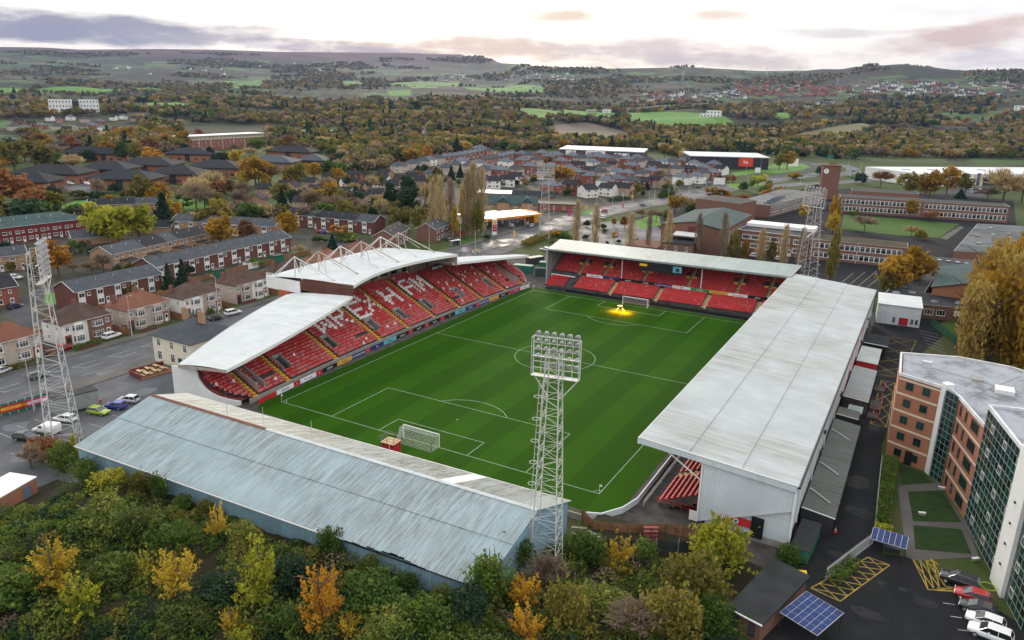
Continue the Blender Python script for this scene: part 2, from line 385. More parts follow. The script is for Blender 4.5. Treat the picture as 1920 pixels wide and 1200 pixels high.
def mat_grass(name, a, b, scale=.5):
    t = NT(name); p = t.pos(); f = t.noise(p, scale, 6, .7); t.col(t.ramp(f, [(.3, a), (.7, b)])); t.bump(t.noise(p, 6, 3), .3, .05); return t.set(.9, 0, .15)
lawn = mat_grass('lawn', (.035, .075, .012), (.065, .12, .02)); lawn_bright = mat_grass('bright_field', (.065, .16, .02), (.11, .225, .04), .05)
lawn_dark = mat_grass('dark_lawn', (.014, .035, .009), (.03, .06, .014))
plough = mat_grass('ploughed_soil', (.085, .07, .05), (.12, .095, .065), .02); stubble = mat_grass('stubble', (.13, .125, .06), (.17, .15, .08), .02)
def mat_asphalt(name, c, wet=.0, scale=.12):
    t = NT(name); p = t.pos(); f = t.noise(p, scale, 7, .6); f2 = t.noise(p, 1.4, 6, .7)
    cc = t.ramp(f, [(.3, mul(c, .65)), (.72, mul(c, 1.35))]); cc = t.mix(t.math('MULTIPLY', f2, .5), cc, mul(c, .75)); t.col(cc); t.set(.92, 0, .1)
    if wet:
        rg = t.ramp(t.noise(p, .09, 6, .6), [(.42, (.52,)*3), (.58, (.85,)*3)]); t.l(rg, t.b.inputs['Roughness']); t.b.inputs['Specular IOR Level'].default_value = wet
    return t.m
asphalt = mat_asphalt('asphalt', (.075, .078, .084)); asphalt_wet = mat_asphalt('wet_asphalt', (.085, .089, .098), .26); asphalt_dark = mat_asphalt('dark_asphalt', (.021, .0215, .023), 0, .22)
paving = mat_asphalt('paving', (.12, .112, .104)); estate_ground = mat_grass('estate_yards', (.026, .034, .014), (.085, .075, .062), .16)
soil = mat_grass('bare_soil', (.045, .032, .022), (.085, .062, .04), .3)

def fieldsheet(name, pix, mt, lift=.5, flat=False, z=0.02):
    pts = [G(*q)[:2] if flat else GT(*q)[:2] for q in pix]; out = []
    for a, b in zip(pts, pts[1:]+pts[:1]):
        for s in np.linspace(0, 1, 6, endpoint=False): out.append(a+(b-a)*s)
    c = np.mean(out, 0); mb = MB(); k = 7; n = len(out)
    for ring in range(1, k+1):
        for q in out:
            w_ = c+(q-c)*(ring/k); mb.v.append((w_[0], w_[1], z if flat else float(HT(*w_))+lift))
    mb.v.append((c[0], c[1], z if flat else float(HT(*c))+lift)); ci = len(mb.v)-1
    for i_ in range(n):
        j_ = (i_+1) % n; mb.f.append((ci, i_, j_)); mb.k.append(0)
        for ring in range(k-1): mb.f.append((ring*n+i_, (ring+1)*n+i_, (ring+1)*n+j_, ring*n+j_)); mb.k.append(0)
    return structure(name, mb, mt)
FIELDS_PX = [
 ([(1178, 212), (1240, 210), (1320, 213), (1378, 232), (1330, 240), (1240, 243), (1180, 236)], lawn_bright),
 ([(950, 214), (1060, 206), (1160, 212), (1155, 221), (1000, 225)], lawn_bright),
 ([(1020, 238), (1100, 230), (1170, 246), (1225, 263), (1120, 268), (1025, 259)], plough),
 ([(1385, 264), (1500, 250), (1615, 231), (1640, 238), (1530, 263), (1400, 273)], stubble),
 ([(0, 166), (100, 163), (280, 164), (315, 170), (180, 175), (0, 176)], lawn_bright),
 ([(275, 194), (330, 190), (375, 198), (350, 204), (280, 203)], lawn_bright),
 ([(420, 152), (490, 150), (500, 160), (440, 166)], lawn_bright),
 ([(515, 246), (600, 241), (690, 251), (690, 256), (560, 254)], lawn_bright),
 ([(720, 159), (790, 152), (862, 153), (862, 162), (790, 166)], lawn_bright),
 ([(865, 164), (960, 158), (1022, 166), (1020, 175), (930, 173)], lawn_bright),
 ([(640, 152), (676, 150), (680, 160), (645, 163)], lawn_bright),
 ([(1440, 213), (1475, 211), (1480, 222), (1450, 224)], lawn_bright),
 ([(870, 227), (985, 226), (985, 234), (880, 236)], lawn_bright),
 ([(725, 170), (770, 168), (770, 180), (730, 181)], lawn_bright)]
FIELD_POLYS = []
for pix, mt in FIELDS_PX:
    fieldsheet('field', pix, mt); FIELD_POLYS.append(np.array([GT(*q)[:2] for q in pix]))

# ================================================================== paved ground near the stadium
def poly(name, pts, z, mt): mb = MB(); mb.quad(*[(p[0], p[1], z) for p in pts]); return structure(name, mb, mt)
def polypx(name, pix, z, mt): return poly(name, [G(*q) for q in pix], z, mt)
def ribbon_pts(pts, w, n=8):
    P = [np.array(p[:2], float) for p in pts]; Q = []
    for k in range(len(P)-1):
        p0 = P[max(k-1, 0)]; p1 = P[k]; p2 = P[k+1]; p3 = P[min(k+2, len(P)-1)]
        for s in np.linspace(0, 1, n, endpoint=False):
            Q.append(.5*((2*p1)+(-p0+p2)*s+(2*p0-5*p1+4*p2-p3)*s*s+(-p0+3*p1-3*p2+p3)*s**3))
    Q.append(P[-1]); Q = np.array(Q); T = np.gradient(Q, axis=0); T /= np.linalg.norm(T, axis=1)[:, None]; N = np.stack([-T[:, 1], T[:, 0]], 1)
    return Q, N
def ribbon(name, pts, w, z, mt, off=0.0, zf=None, kind=True, n=8):
    Q, N = ribbon_pts(pts, w, n); mb = MB()
    for q, m_ in zip(Q, N):
        for s in (off-w/2, off+w/2):
            g = q+m_*s; mb.v.append((g[0], g[1], z if zf is None else float(HT(*g))+z))
    for k in range(len(Q)-1): mb.f.append((2*k+1, 2*k, 2*k+2, 2*k+3)); mb.k.append(0)
    return structure(name, mb, mt)
def kerb(name, pts, w, off, z0, h, mt):
    Q, N = ribbon_pts(pts, w); mb = MB()
    for q, m_ in zip(Q, N):
        a, b = q+m_*(off-w/2), q+m_*(off+w/2)
        mb.v += [(a[0], a[1], z0), (a[0], a[1], z0+h), (b[0], b[1], z0+h), (b[0], b[1], z0)]
    for k in range(len(Q)-1):
        for e in range(3): o = 4*k; mb.f.append((o+e, o+e+1, o+5+e, o+4+e)); mb.k.append(0)
    return structure(name, mb, mt)
# apron round the stadium, urban yards, the estate's ground
poly('stadium_apron', [(-40, -6), (100, -6), (100, 150), (-38, 150)], .008, concrete_dark)
polypx('estate_ground', [(690, 345), (760, 322), (900, 285), (1010, 288), (1230, 298), (1350, 312), (1345, 350), (1240, 372), (1000, 400), (860, 400), (700, 380)], .012, estate_ground)
poly('residential_ground', [(-66, -40), (-66, 130), (-125, 150), (-170, 150), (-215, 60), (-160, -40)], .012, estate_ground)
polypx('school_ground', [(1240, 505), (1080, 470), (1180, 412), (1330, 370), (1600, 352), (1900, 375), (1918, 520), (1740, 620), (1560, 560)], .012, asphalt_dark)
MAIN = [(-50, -130), (-49.5, -40), (-48.5, 0), (-47, 60), (-46, 120), (-46.5, 180), (-49, 240), (-42, 300), (-32, 345), (-18, 440), (4, 530), (22, 600)]
ribbon('road', MAIN, 16, .02, asphalt_wet); MAINQ = MAIN
for s in (-1, 1): kerb('pavement', MAIN[1:10], 3.0, s*9.6, 0, .13, paving)
# markings on the main road: centre hatching, lane dashes
mk = MB()
def dash(p, q, w=.12, z=.026):
    p, q = np.array(p[:2], float), np.array(q[:2], float); d = q-p; L = np.linalg.norm(d); nrm = np.array([-d[1], d[0]])/L*w/2
    mk.quad((*(p+nrm), z), (*(p-nrm), z), (*(q-nrm), z), (*(q+nrm), z))
for y in range(-60, 130, 6):
    xc = -49.7+.03*(y+40)*.55
    dash((xc-5.3, y), (xc-5.3, y+3)); dash((xc+5.2, y), (xc+5.2, y+3), .12)
for y in range(-40, 20, 1):
    pass
for y in (-34, -26, -18, -10, -2, 6, 14):
    xc = -49.2; dash((xc-1.3, y), (xc-1.3, y+5.2), .14); dash((xc+1.3, y+1), (xc+1.3, y+5.2), .14); dash((xc-1.3, y), (xc+1.3, y+1.6), .14)
for y in (112, 120, 128, 136, 144, 150):
    dash((-47.6, y), (-47.6, y+5), .15); dash((-45, y), (-45, y+5), .15); dash((-47.6, y), (-45, y+2.5), .15)
for y in range(160, 300, 7):
    q = np.interp(y, [160, 180, 240, 300], [-46.3, -46.5, -49, -42]); q2 = np.interp(y+4, [160, 180, 240, 300], [-46.3, -46.5, -49, -42]); dash((q, y), (q2, y+4), .2); 
structure('road_markings', mk, white_line)
# roundabout and the roads leaving it
RB = [G(1445, 345), G(1490, 338), G(1540, 328), G(1560, 318), G(1540, 308), G(1500, 305)]
ribbon('road', [G(1385, 348), G(1420, 352), G(1500, 345), G(1570, 342), G(1625, 338)], 14, .024, asphalt_wet)
ribbon('road', [G(1400, 330), G(1450, 332), G(1500, 322), G(1530, 312), G(1505, 303), G(1470, 300)], 12, .028, asphalt)
ribbon('road', [G(1560, 330), G(1600, 322), G(1590, 312), G(1560, 308), G(1520, 308)], 12, .032, asphalt_wet)
polypx('grass_island', [(1455, 326), (1500, 320), (1520, 313), (1505, 306), (1440, 314), (1420, 322)], .05, lawn_bright)
polypx('grass_island', [(1362, 345), (1420, 342), (1440, 350), (1380, 356)], .055, lawn_bright)
polypx('grass_verge', [(1420, 316), (1500, 296), (1490, 304), (1440, 322), (1380, 330), (1370, 324)], .045, lawn_bright)
polypx('grass_verge', [(1190, 414), (1235, 400), (1240, 422), (1200, 430)], .045, lawn_bright)
polypx('grass_verge', [(1090, 397), (1112, 388), (1116, 396), (1092, 405)], .045, lawn_bright)
polypx('grass_verge', [(846, 452), (862, 434), (905, 440), (930, 447), (880, 462)], .045, lawn)
polypx('grass_verge', [(815, 472), (838, 462), (845, 464), (830, 478)], .045, lawn)
# residential side streets and greens
ribbon('side_street', [(-58, 75), (-75, 88), (-92, 118), (-108, 128), (-140, 118), (-200, 95)], 6.5, .03, asphalt)
ribbon('side_street', [(-58, -8), (-80, 2), (-105, 8), (-118, 30), (-118, 70), (-112, 110)], 6, .034, asphalt)
polypx('grass_plot', [(205, 470), (290, 452), (345, 452), (330, 470), (240, 490), (205, 485)], .045, lawn)
polypx('grass_plot', [(80, 545), (112, 552), (110, 570), (85, 572)], .045, lawn_bright)
polypx('grass_plot', [(548, 472), (585, 468), (590, 478), (552, 484)], .045, lawn)
polypx('playing_field', [(112, 390), (140, 376), (250, 372), (300, 378), (345, 372), (400, 366), (430, 385), (330, 398), (240, 396), (190, 402), (150, 398)], .045, lawn_bright)
polypx('office_car_park', [(92, 362), (100, 342), (150, 336), (185, 345), (178, 366)], .04, asphalt_wet)
polypx('distant_car_park', [(0, 272), (0, 255), (60, 254), (64, 268)], .04, asphalt)
ribbon('country_road', [GT(793, 262), GT(790, 250), GT(797, 238), GT(800, 232)], 9, 1.0, asphalt, zf=1)
# estate streets
for a in ([G(770, 345), G(860, 320), G(930, 293)], [G(880, 350), G(940, 318), G(975, 298)], [G(985, 345), G(1075, 322), G(1230, 320), G(1340, 335)], [G(1010, 385), G(1090, 345), G(1215, 345), G(1310, 362)], [G(1070, 392), G(1000, 372), G(940, 372), G(870, 372)]):
    ribbon('estate_street', a, 6, .03, asphalt)
polypx('forecourt', [(912, 440), (985, 432), (1030, 415), (1060, 400), (1000, 398), (900, 415)], .036, asphalt)
polypx('retail_car_park', [(1080, 470), (1085, 425), (1140, 415), (1230, 420), (1250, 445), (1230, 475)], .036, asphalt_wet)
polypx('supermarket_car_park', [(1750, 362), (1790, 352), (1860, 352), (1850, 372)], .04, asphalt)
# stadium car park on the left, access road and car park on the right
poly('car_park', [(-38.5, -70), (-1, -70), (-3, -12), (-9, 0), (-38.5, 2)], .016, asphalt_wet)
poly('access_road', [(93.5, -30), (106, -30), (103.5, 8), (101, 40), (103, 90), (112, 130), (93.5, 130)], .03, asphalt_dark)
poly('staff_car_park', [(93, -70), (150, -70), (150, 12), (119, -2), (106.4, 6.2), (101.5, 4.5), (96, -9), (93, -12)], .036, asphalt_dark)
mk = MB()
for k in range(6):
    a = np.array([94.4+k*.1, -31-k*2.9]); 
def hatch(a, b, c_, d_, n, w=.14, z=.044):
    """yellow box hatching in the quadrilateral a b c d"""
    a, b, c_, d_ = [np.array(q[:2], float) for q in (a, b, c_, d_)]
    for p, q in ((a, b), (b, c_), (c_, d_), (d_, a)): dash(p, q, w, z)
    for k in range(n):
        s0, s1 = k/n, (k+1)/n
        dash(a+(b-a)*s0, d_+(c_-d_)*s1, w, z+.003); dash(a+(b-a)*s1, d_+(c_-d_)*s0, w, z+.006)
hatch(G(1520, 1103), G(1628, 1045), G(1668, 1060), G(1575, 1128), 7)
hatch(G(1712, 1050), G(1748, 1050), G(1772, 1100), G(1740, 1106), 3)
hatch(G(1740, 1106), G(1772, 1100), G(1810, 1105), G(1790, 1110), 2)
hatch((98.5, 50), (98.5, 76), (101.2, 76), (101.2, 50), 4, .1); hatch((96, 80), (97, 112), (104, 112), (102, 80), 4, .1)
structure('yellow_markings', mk, yellow_line)
mk = MB()
for k in range(5): dash(G(1768+14*k, 1131+25*k), G(1790+14*k, 1134+25*k), .12, .046)
for k in range(4): dash(G(1560+22*k, 545-2*k), G(1600+22*k, 512-2*k), .12, .046)
for k in range(6): dash(G(1724+3*k, 620+k*6), G(1760+3*k, 628+k*7), .12, .046)
for k in range(5): dash((-30.5, -38+k*3.1), (-25.6, -38+k*3.1), .1, .024); dash((-21, -38+k*4.4), (-16, -37.6+k*4.4), .1, .024)
structure('bay_markings', mk, white_line)
patch_m = mat_asphalt('patched_tarmac', (.042, .041, .040), 0, .5); wear_m = mat_asphalt('worn_tarmac', (.034, .033, .034), 0, .8)
rgp = np.random.default_rng(8)
for px, py, rx, ry, mt in ((1608, 905, 1.9, 2.6, patch_m), (1588, 870, 1.0, 1.4, wear_m), (1612, 960, 2.2, 1.6, wear_m), (1570, 1040, 1.2, .8, wear_m), (1652, 1093, .45, .45, patch_m), (1693, 1106, .5, .4, patch_m), (1735, 1130, 1.4, .9, wear_m), (1625, 1150, 1.8, 1.0, wear_m), (1640, 800, 1.2, 2.4, wear_m), (1660, 700, 1.8, 3.5, wear_m)):
    c0_ = G(px, py); poly('tarmac_patch', [(c0_[0]+rx*math.cos(a)*rgp.uniform(.75, 1.2), c0_[1]+ry*math.sin(a)*rgp.uniform(.75, 1.2)) for a in np.linspace(0, 6.283, 15)[:-1]], .041, mt)
for px, py, rx, ry in ((120, 735, 7, 2.2), (200, 700, 6, 1.8), (60, 850, 5, 3), (270, 735, 3.5, 2.5), (30, 800, 4, 2)):
    c0_ = G(px, py); poly('tarmac_patch', [(c0_[0]+rx*.5*math.cos(a)*rgp.uniform(.7, 1.25), c0_[1]+ry*math.sin(a)*rgp.uniform(.7, 1.25)) for a in np.linspace(0, 6.283, 17)[:-1]], .0215, mat_asphalt('damp_tarmac', (.16, .165, .178)) if 'damp_tarmac' not in MATS else MATS['damp_tarmac'])
# the wheelchair signs painted in the two bays
mk = MB()
for (px, py) in ((1748, 1056), (1762, 1083)):
    o_ = G(px, py)
    for k in range(14):
        a1, a2 = 2*math.pi*(k/18), 2*math.pi*((k+1)/18); dash((o_[0]+.55*math.cos(a1), o_[1]+.55*math.sin(a1)), (o_[0]+.55*math.cos(a2), o_[1]+.55*math.sin(a2)), .12, .046)
    dash((o_[0]-.1, o_[1]+.2), (o_[0]-.15, o_[1]+1.0), .14, .048); dash((o_[0]-.1, o_[1]+.3), (o_[0]+.4, o_[1]+.25), .14, .05); dash((o_[0]+.4, o_[1]+.25), (o_[0]+.75, o_[1]-.2), .14, .052)
structure('wheelchair_markings', mk, yellow_line)
polypx('lawn', [(1702, 922), (1768, 920), (1803, 980), (1712, 978)], .05, lawn_dark)
polypx('lawn', [(1712, 985), (1802, 993), (1822, 1040), (1716, 1030)], .054, lawn_dark)
polypx('lawn', [(1685, 868), (1735, 890), (1745, 905), (1690, 908)], .058, lawn_dark)
mbp = polypx('paved_path', [(1683, 912), (1758, 905), (1815, 990), (1835, 1045), (1720, 1052), (1700, 1045)], .046, paving)
polypx('grass_verge', [(1640, 560), (1665, 555), (1660, 590), (1640, 600)], .05, lawn)
polypx('grass_verge', [(1750, 610), (1810, 605), (1812, 640), (1780, 640)], .05, lawn)
polypx('courtyard_lawn', [(1582, 403), (1700, 411), (1800, 420), (1760, 446), (1690, 442), (1576, 430)], .05, lawn)
poly('courtyard_path', [G(1762, 446), G(1800, 424), G(1808, 426), G(1775, 450)], .056, paving)

# ================================================================== pitch
L, W = 102.63, 65.42
t = NT('pitch_turf'); p = t.pos(); s = t.n('ShaderNodeSeparateXYZ'); t.l(p, s.inputs[0])
st = t.math('GREATER_THAN', t.math('SINE', t.math('MULTIPLY', s.outputs[0], 2*math.pi/10.9)), 0.0)
st2 = t.math('GREATER_THAN', t.math('SINE', t.math('MULTIPLY', s.outputs[1], 2*math.pi/11.4)), 0.0)
a = t.mix(st, (.0165, .061, .0016), (.0275, .088, .0024)); a = t.mix(t.math('MULTIPLY', st2, .2), a, (.014, .052, .0018))
f = t.noise(p, .16, 6, .65); a = t.mix(t.math('MULTIPLY', f, .55), a, (.013, .046, .0018)); f3 = t.noise(p, 1.5, 4, .7)
a = t.mix(t.math('MULTIPLY', f3, .35), a, (.036, .10, .005)); t.col(a); t.bump(t.noise(p, 8, 3), .4, .03); t.set(.95, 0, .04)
def rounded(x0, x1, y0, y1, r, n=6):
    out = []
    for cx, cy, a0 in ((x1-r, y1-r, 0), (x0+r, y1-r, 90), (x0+r, y0+r, 180), (x1-r, y0+r, 270)):
        for k in range(n+1): a_ = R(a0+90*k/n); out.append((cx+r*math.cos(a_), cy+r*math.sin(a_)))
    return out
mb = MB(); mb.quad(*[(x, y, .02) for x, y in rounded(-3.0, W+4.6, -5.5, L+3.0, 4.5)]); tag(mb.build('pitch_grass', MATS['pitch_turf']), kind='structure')
mk = MB(); LW = .105
def seg(x0, y0, x1, y1): dash((x0, y0), (x1, y1), LW, .028)
seg(0, -.06, 0, L+.06); seg(W, -.06, W, L+.06)
_z = .028
def hseg(x0, x1, y): mk.box(x0, x1, y-LW/2, y+LW/2, .0241, .0262)
for y in (0, L/2, L): hseg(0, W, y)
for y0, sg in ((0, 1), (L, -1)):
    for half, dep in ((20.16, 16.5), (9.16, 5.5)):
        hseg(W/2-half, W/2+half, y0+sg*dep)
        for sx in (-1, 1): seg(W/2+sx*half, y0, W/2+sx*half, y0+sg*dep)
    aa_ = math.acos(5.5/9.15)
    for k in range(16):
        a1, a2 = -aa_+2*aa_*k/16, -aa_+2*aa_*(k+1)/16
        seg(W/2+9.15*math.sin(a1), y0+sg*(11+9.15*math.cos(a1)), W/2+9.15*math.sin(a2), y0+sg*(11+9.15*math.cos(a2)))
    mk.cyl(W/2, y0+sg*11, .024, .03, .16, n=10)
    for cx, sx in ((0, 1), (W, -1)):
        for k in range(4):
            a1, a2 = math.pi/2*k/4, math.pi/2*(k+1)/4; seg(cx+sx*math.cos(a1), y0+sg*math.sin(a1), cx+sx*math.cos(a2), y0+sg*math.sin(a2))
for k in range(48):
    a1, a2 = 2*math.pi*k/48, 2*math.pi*(k+1)/48; seg(W/2+9.15*math.cos(a1), L/2+9.15*math.sin(a1), W/2+9.15*math.cos(a2), L/2+9.15*math.sin(a2))
mk.cyl(W/2, L/2, .024, .03, .16, n=10)
tag(mk.build('pitch_markings', mat_plain('line_paint', (.34, .42, .32), .9, .25, 1.5, spec=.05)), kind='structure')

# ================================================================== the overgrown bank in front
def smooth(a, b, x): t_ = np.clip((x-a)/(b-a), 0, 1); return t_*t_*(3-2*t_)
def HB(x, y):
    x = np.asarray(x, float); y = np.asarray(y, float)
    h = 3.0*smooth(-66, -44, y)*smooth(-8, 12, x)*(1-smooth(84, 92, x))*(1-.75*smooth(-34, -20, y))
    return h+.5*np.sin(x*.55+1)*np.sin(y*.6)*smooth(0, 2, h)+.25*np.sin(x*1.7)*np.cos(y*1.3)*smooth(0, 2, h)-.05
gx, gy = np.linspace(-16, 94, 111), np.linspace(-95, -6, 90); Xg, Yg = np.meshgrid(gx, gy, indexing='ij')
keep = HB(Xg, Yg); Vb = np.stack([Xg, Yg, keep], -1).reshape(-1, 3); ny = len(gy)
i, j = np.meshgrid(np.arange(len(gx)-1), np.arange(ny-1), indexing='ij'); Fb = np.stack([i*ny+j, (i+1)*ny+j, (i+1)*ny+j+1, i*ny+j+1], -1).reshape(-1, 4)
inside = ~((Vb[Fb][:, :, 0].mean(1) < 68.5) & (Vb[Fb][:, :, 1].mean(1) > -32)) & ~((Vb[Fb][:, :, 0].mean(1) < -1) & (Vb[Fb][:, :, 1].mean(1) > -39))
tag(link('bank', bulk('bank', Vb, Fb[inside], mat_grass('bank_soil', (.016, .016, .008), (.04, .034, .018), .6), smooth=True)), kind='structure')
# ================================================================== stand materials
def mat_sheet(name, c, stain, axis, amount=.55, objrand=.10, scale=1.0):
    """painted profiled sheet, streaked along the fall of the roof (axis 0 = falls along x, 1 = along y)"""
    t = NT(name); sc = (.03, 2.6, 1) if axis == 0 else (2.6, .03, 1)
    s1 = t.noise(t.pos(tuple(v*scale for v in sc)), 1.0, 6, .75); big = t.noise(t.pos(), .055, 4, .6)
    f = t.math('MULTIPLY', t.math('MULTIPLY', t.math('SUBTRACT', s1, .42), 6.0, clamp=True), t.math('MULTIPLY', t.math('SUBTRACT', big, .36), 4.5, clamp=True))
    cc = t.ramp(t.noise(t.pos(), .2, 5), [(.3, mul(c, .9)), (.7, mul(c, 1.08))])
    cc = t.mix(t.math('MULTIPLY', f, amount), cc, stain)
    fine = t.noise(t.pos(tuple(v*3 for v in sc)), 1.0, 3, .6); cc = t.mix(t.math('MULTIPLY', t.math('MULTIPLY', t.math('SUBTRACT', fine, .5), 5.0, clamp=True), .20), cc, mul(c, .55))
    g = t.math('MULTIPLY_ADD', t.rnd(), objrand); g.node.inputs[2].default_value = 1-objrand/2
    v = t.n('ShaderNodeVectorMath', operation='SCALE'); t.l(cc, v.inputs[0]); t.l(g, v.inputs['Scale']); t.col(v.outputs[0]); return t.set(.5, .0, .35)
kop_blue = mat_sheet('weathered_blue_sheet', (.33, .425, .46), (.165, .145, .11), 1, .62, .10)
kop_grey = mat_sheet('mossy_grey_sheet', (.33, .375, .36), (.15, .13, .09), 1, .9, .22)
wall_blue = mat_sheet('blue_wall_sheet', (.27, .43, .53), (.13, .19, .21), 1, .5, .10)
roof_pale = mat_sheet('pale_grey_sheet', (.48, .515, .51), (.27, .255, .21), 0, .85, .05)
wall_pale = mat_sheet('pale_wall_sheet', (.66, .73, .77), (.5, .56, .58), 1, .4, .05)
roof_white = mat_sheet('white_sheet', (.64, .67, .675), (.44, .465, .455), 0, .7, .04)
roof_sage = mat_sheet('sage_green_sheet', (.255, .33, .33), (.20, .21, .17), 1, .8, .08)
roof_moss = mat_sheet('mossy_dark_sheet', (.11, .12, .115), (.045, .05, .03), 0, .9, .1)
def loft(name, parent, A, B, ribs, amp, mt, segs=1, bulge=0.0, thick=.05):
    """one profiled sheet between two edges A=(a0,a1), B=(b0,b1): ribs run from the A edge to the B edge"""
    a0, a1, b0, b1 = [np.array(p, float) for p in (*A, *B)]; mb = MB(); n = ribs*2
    for k in range(segs+1):
        s = k/segs
        for i_ in range(n+1):
            u = i_/n; p_ = (a0+(a1-a0)*u)*(1-s)+(b0+(b1-b0)*u)*s; p_[2] += (amp if i_ % 2 else 0)+bulge*4*s*(1-s); mb.v.append(tuple(p_))
    for k in range(segs):
        for i_ in range(n): o = k*(n+1)+i_; mb.f.append((o, o+1, o+n+2, o+n+1)); mb.k.append(0)
    return mb.build(name, mt, parent)
def vpanel(name, parent, p0, p1, zb, zt, mt, ribs=4, amp=.04):
    """vertical profiled panel from plan point p0 to p1; zb, zt = (z at p0, z at p1)"""
    p0, p1 = np.array(p0, float), np.array(p1, float); d = p1-p0; nrm = np.array([d[1], -d[0]])/np.linalg.norm(d); mb = MB(); n = ribs*2
    prof = [(k+s_, h_) for k in range(ribs) for s_, h_ in ((0, 0), (.70, 0), (.74, -1), (.96, -1))]+[(ribs, 0)]; n = len(prof)-1
    for s_, h_ in prof:
        u = s_/ribs; q = p0+d*u+nrm*(amp*2.2*h_)
        mb.v += [(q[0], q[1], zb[0]+(zb[1]-zb[0])*u), (q[0], q[1], zt[0]+(zt[1]-zt[0])*u)]
    for i_ in range(n): mb.f.append((2*i_, 2*i_+2, 2*i_+3, 2*i_+1)); mb.k.append(0)
    return mb.build(name, mt, parent)
_seat = MB(); _seat.box(-.2, .2, -.02, .05, .30, .78); _seat.box(-.2, .2, -.36, -.02, .34, .40)   # faces -y, 0.4 m wide
SV = np.array(_seat.v); SF = np.array(_seat.f)
def seats(name, parent, P, ang, mt, grow=1.0):
    """P: seat positions (n,3); all turned by ang about z; too small to pick apart singly"""
    P = np.asarray(P, float); ca, sa = math.cos(ang), math.sin(ang); v = SV@np.array([[ca, sa, 0], [-sa, ca, 0], [0, 0, 1]])*grow
    V = (P[:, None, :]+v[None]).reshape(-1, 3); F = (np.arange(len(P))[:, None, None]*len(SV)+SF[None]).reshape(-1, 4)
    o = link(name, bulk(name, V, F, mt), parent); o['kind'] = 'stuff'; return o
LMESH = {}
def lettering(txt, parent, size, loc, rot, mt, ext=.01, align='CENTER', name='lettering'):
    key = (txt, round(size, 3), mt.name)
    if key not in LMESH:
        cu = bpy.data.curves.new(name, 'FONT'); cu.body = txt; cu.size = size; cu.extrude = ext; cu.align_x = align; cu.align_y = 'CENTER'; cu.resolution_u = 2
        tmp = bpy.data.objects.new(name, cu); COL.objects.link(tmp); bpy.context.view_layer.update()
        me = bpy.data.meshes.new_from_object(tmp.evaluated_get(bpy.context.evaluated_depsgraph_get())); bpy.data.objects.remove(tmp); bpy.data.curves.remove(cu)
        me.materials.clear(); me.materials.append(mt); LMESH[key] = me
    o = link(name, LMESH[key], parent, loc); o.rotation_euler = rot; return o

concrete_pale = mat_plain('pale_ridge_cap', (.52, .56, .57), .7, .12, .8)
# ================================================================== near stand with the blue roof
K = thing('terrace_stand', 'old end stand with stained pale blue corrugated roof beside the overgrown bank', 'stand')
def lp(a, b, s): return np.array(a, float)*(1-s)+np.array(b, float)*s
KF, KR, KB = [((-2.6, -18.3, 7.6), (66, -11.8, 4.9)), ((-2.6, -24.6, 9.5), (66, -21.5, 8.5)), ((-2.6, -37.7, 6.0), (66, -34.6, 5.5))]
NK = 66
for i_ in range(NK):
    s0, s1 = i_/NK, (i_+1)/NK; torn = 0
    if 46 < i_ < 60: torn = [.0, .02, .05, .03, .08, .06, .10, .13, .11, .07, .04, .02, .0][i_-47]*.6
    r0, r1, b0, b1, f0, f1 = lp(*KR, s0), lp(*KR, s1), lp(*KB, s0), lp(*KB, s1), lp(*KF, s0), lp(*KF, s1)
    m0, m1 = lp(r0, b0, .47), lp(r1, b1, .47); dz = random.uniform(0, .025)
    for v_ in (r0, r1, m0, m1): v_[2] += dz
    loft('roof_sheet', K, (r0, r1), (m0, m1), 3, .11, kop_blue)
    e0, e1 = lp(b0, m0, torn), lp(b1, m1, torn*random.uniform(.8, 1.2)); q0, q1 = m0-np.array([0, 0, .05+dz]), m1-np.array([0, 0, .05+dz])
    loft('roof_sheet', K, (q0, q1), (e0, e1), 3, .11, kop_blue)
    loft('roof_sheet', K, (f0, f1), (r0-[0, 0, .03], r1-[0, 0, .03]), 5, .05, kop_grey if i_ != 52 and i_ != 53 else white)
for a, b, mt in ((0, .36, tile_red), (.36, 1, concrete_pale)):
    mb = MB(); p, q = lp(*KR, a), lp(*KR, b)
    mb.quad(p+[0, -.38, .06], q+[0, -.38, .06], q+[0, 0, .2], p+[0, 0, .2]); mb.quad(p+[0, 0, .2], q+[0, 0, .2], q+[0, .34, .02], p+[0, .34, .02]); tag(mb.build('ridge_cap', mt, K))
for i_ in range(NK):
    p, q = lp(*KB, i_/NK), lp(*KB, (i_+1)/NK)
    vpanel('wall_sheet', K, p[:2]+[0, .45], q[:2]+[0, .45], (0, 0), (p[2]-.12, q[2]-.12), wall_blue, 5, .05)
mb = MB(); mb.beam(lp(*KB, 0)+[0, -.05, -.05], lp(*KB, .68)+[0, -.05, -.05], .14); mb.build('gutter', white, K)
mb = MB(); mb.beam(lp(*KB, 0)+[0, .2, -.14], lp(*KB, 1)+[0, .2, -.14], .16); mb.build('eaves_beam', black, K)
mb = MB(); mb.beam(lp(*KF, 0)+[0, .1, -.12], lp(*KF, 1)+[0, .1, -.12], .16); mb.build('front_fascia', steel, K)
for s, nm in ((0, -1), (1, 1)):
    r_, b_, f_ = lp(*KR, s), lp(*KB, s), lp(*KF, s); ys = np.linspace(b_[1]+.45, f_[1]-.3, 21)
    for a, b in zip(ys[:-1], ys[1:]):
        zt = [float(np.interp(y, [b_[1], r_[1], f_[1]], [b_[2], r_[2], f_[2]]))-.1 for y in (a, b)]
        x = r_[0]-nm*.25
        if nm > 0: vpanel('end_sheet', K, (x, a), (x, b), (0, 0), zt, wall_blue, 4, .05)
        else: vpanel('end_sheet', K, (x, b), (x, a), (0, 0), zt[::-1], wall_blue, 4, .05)
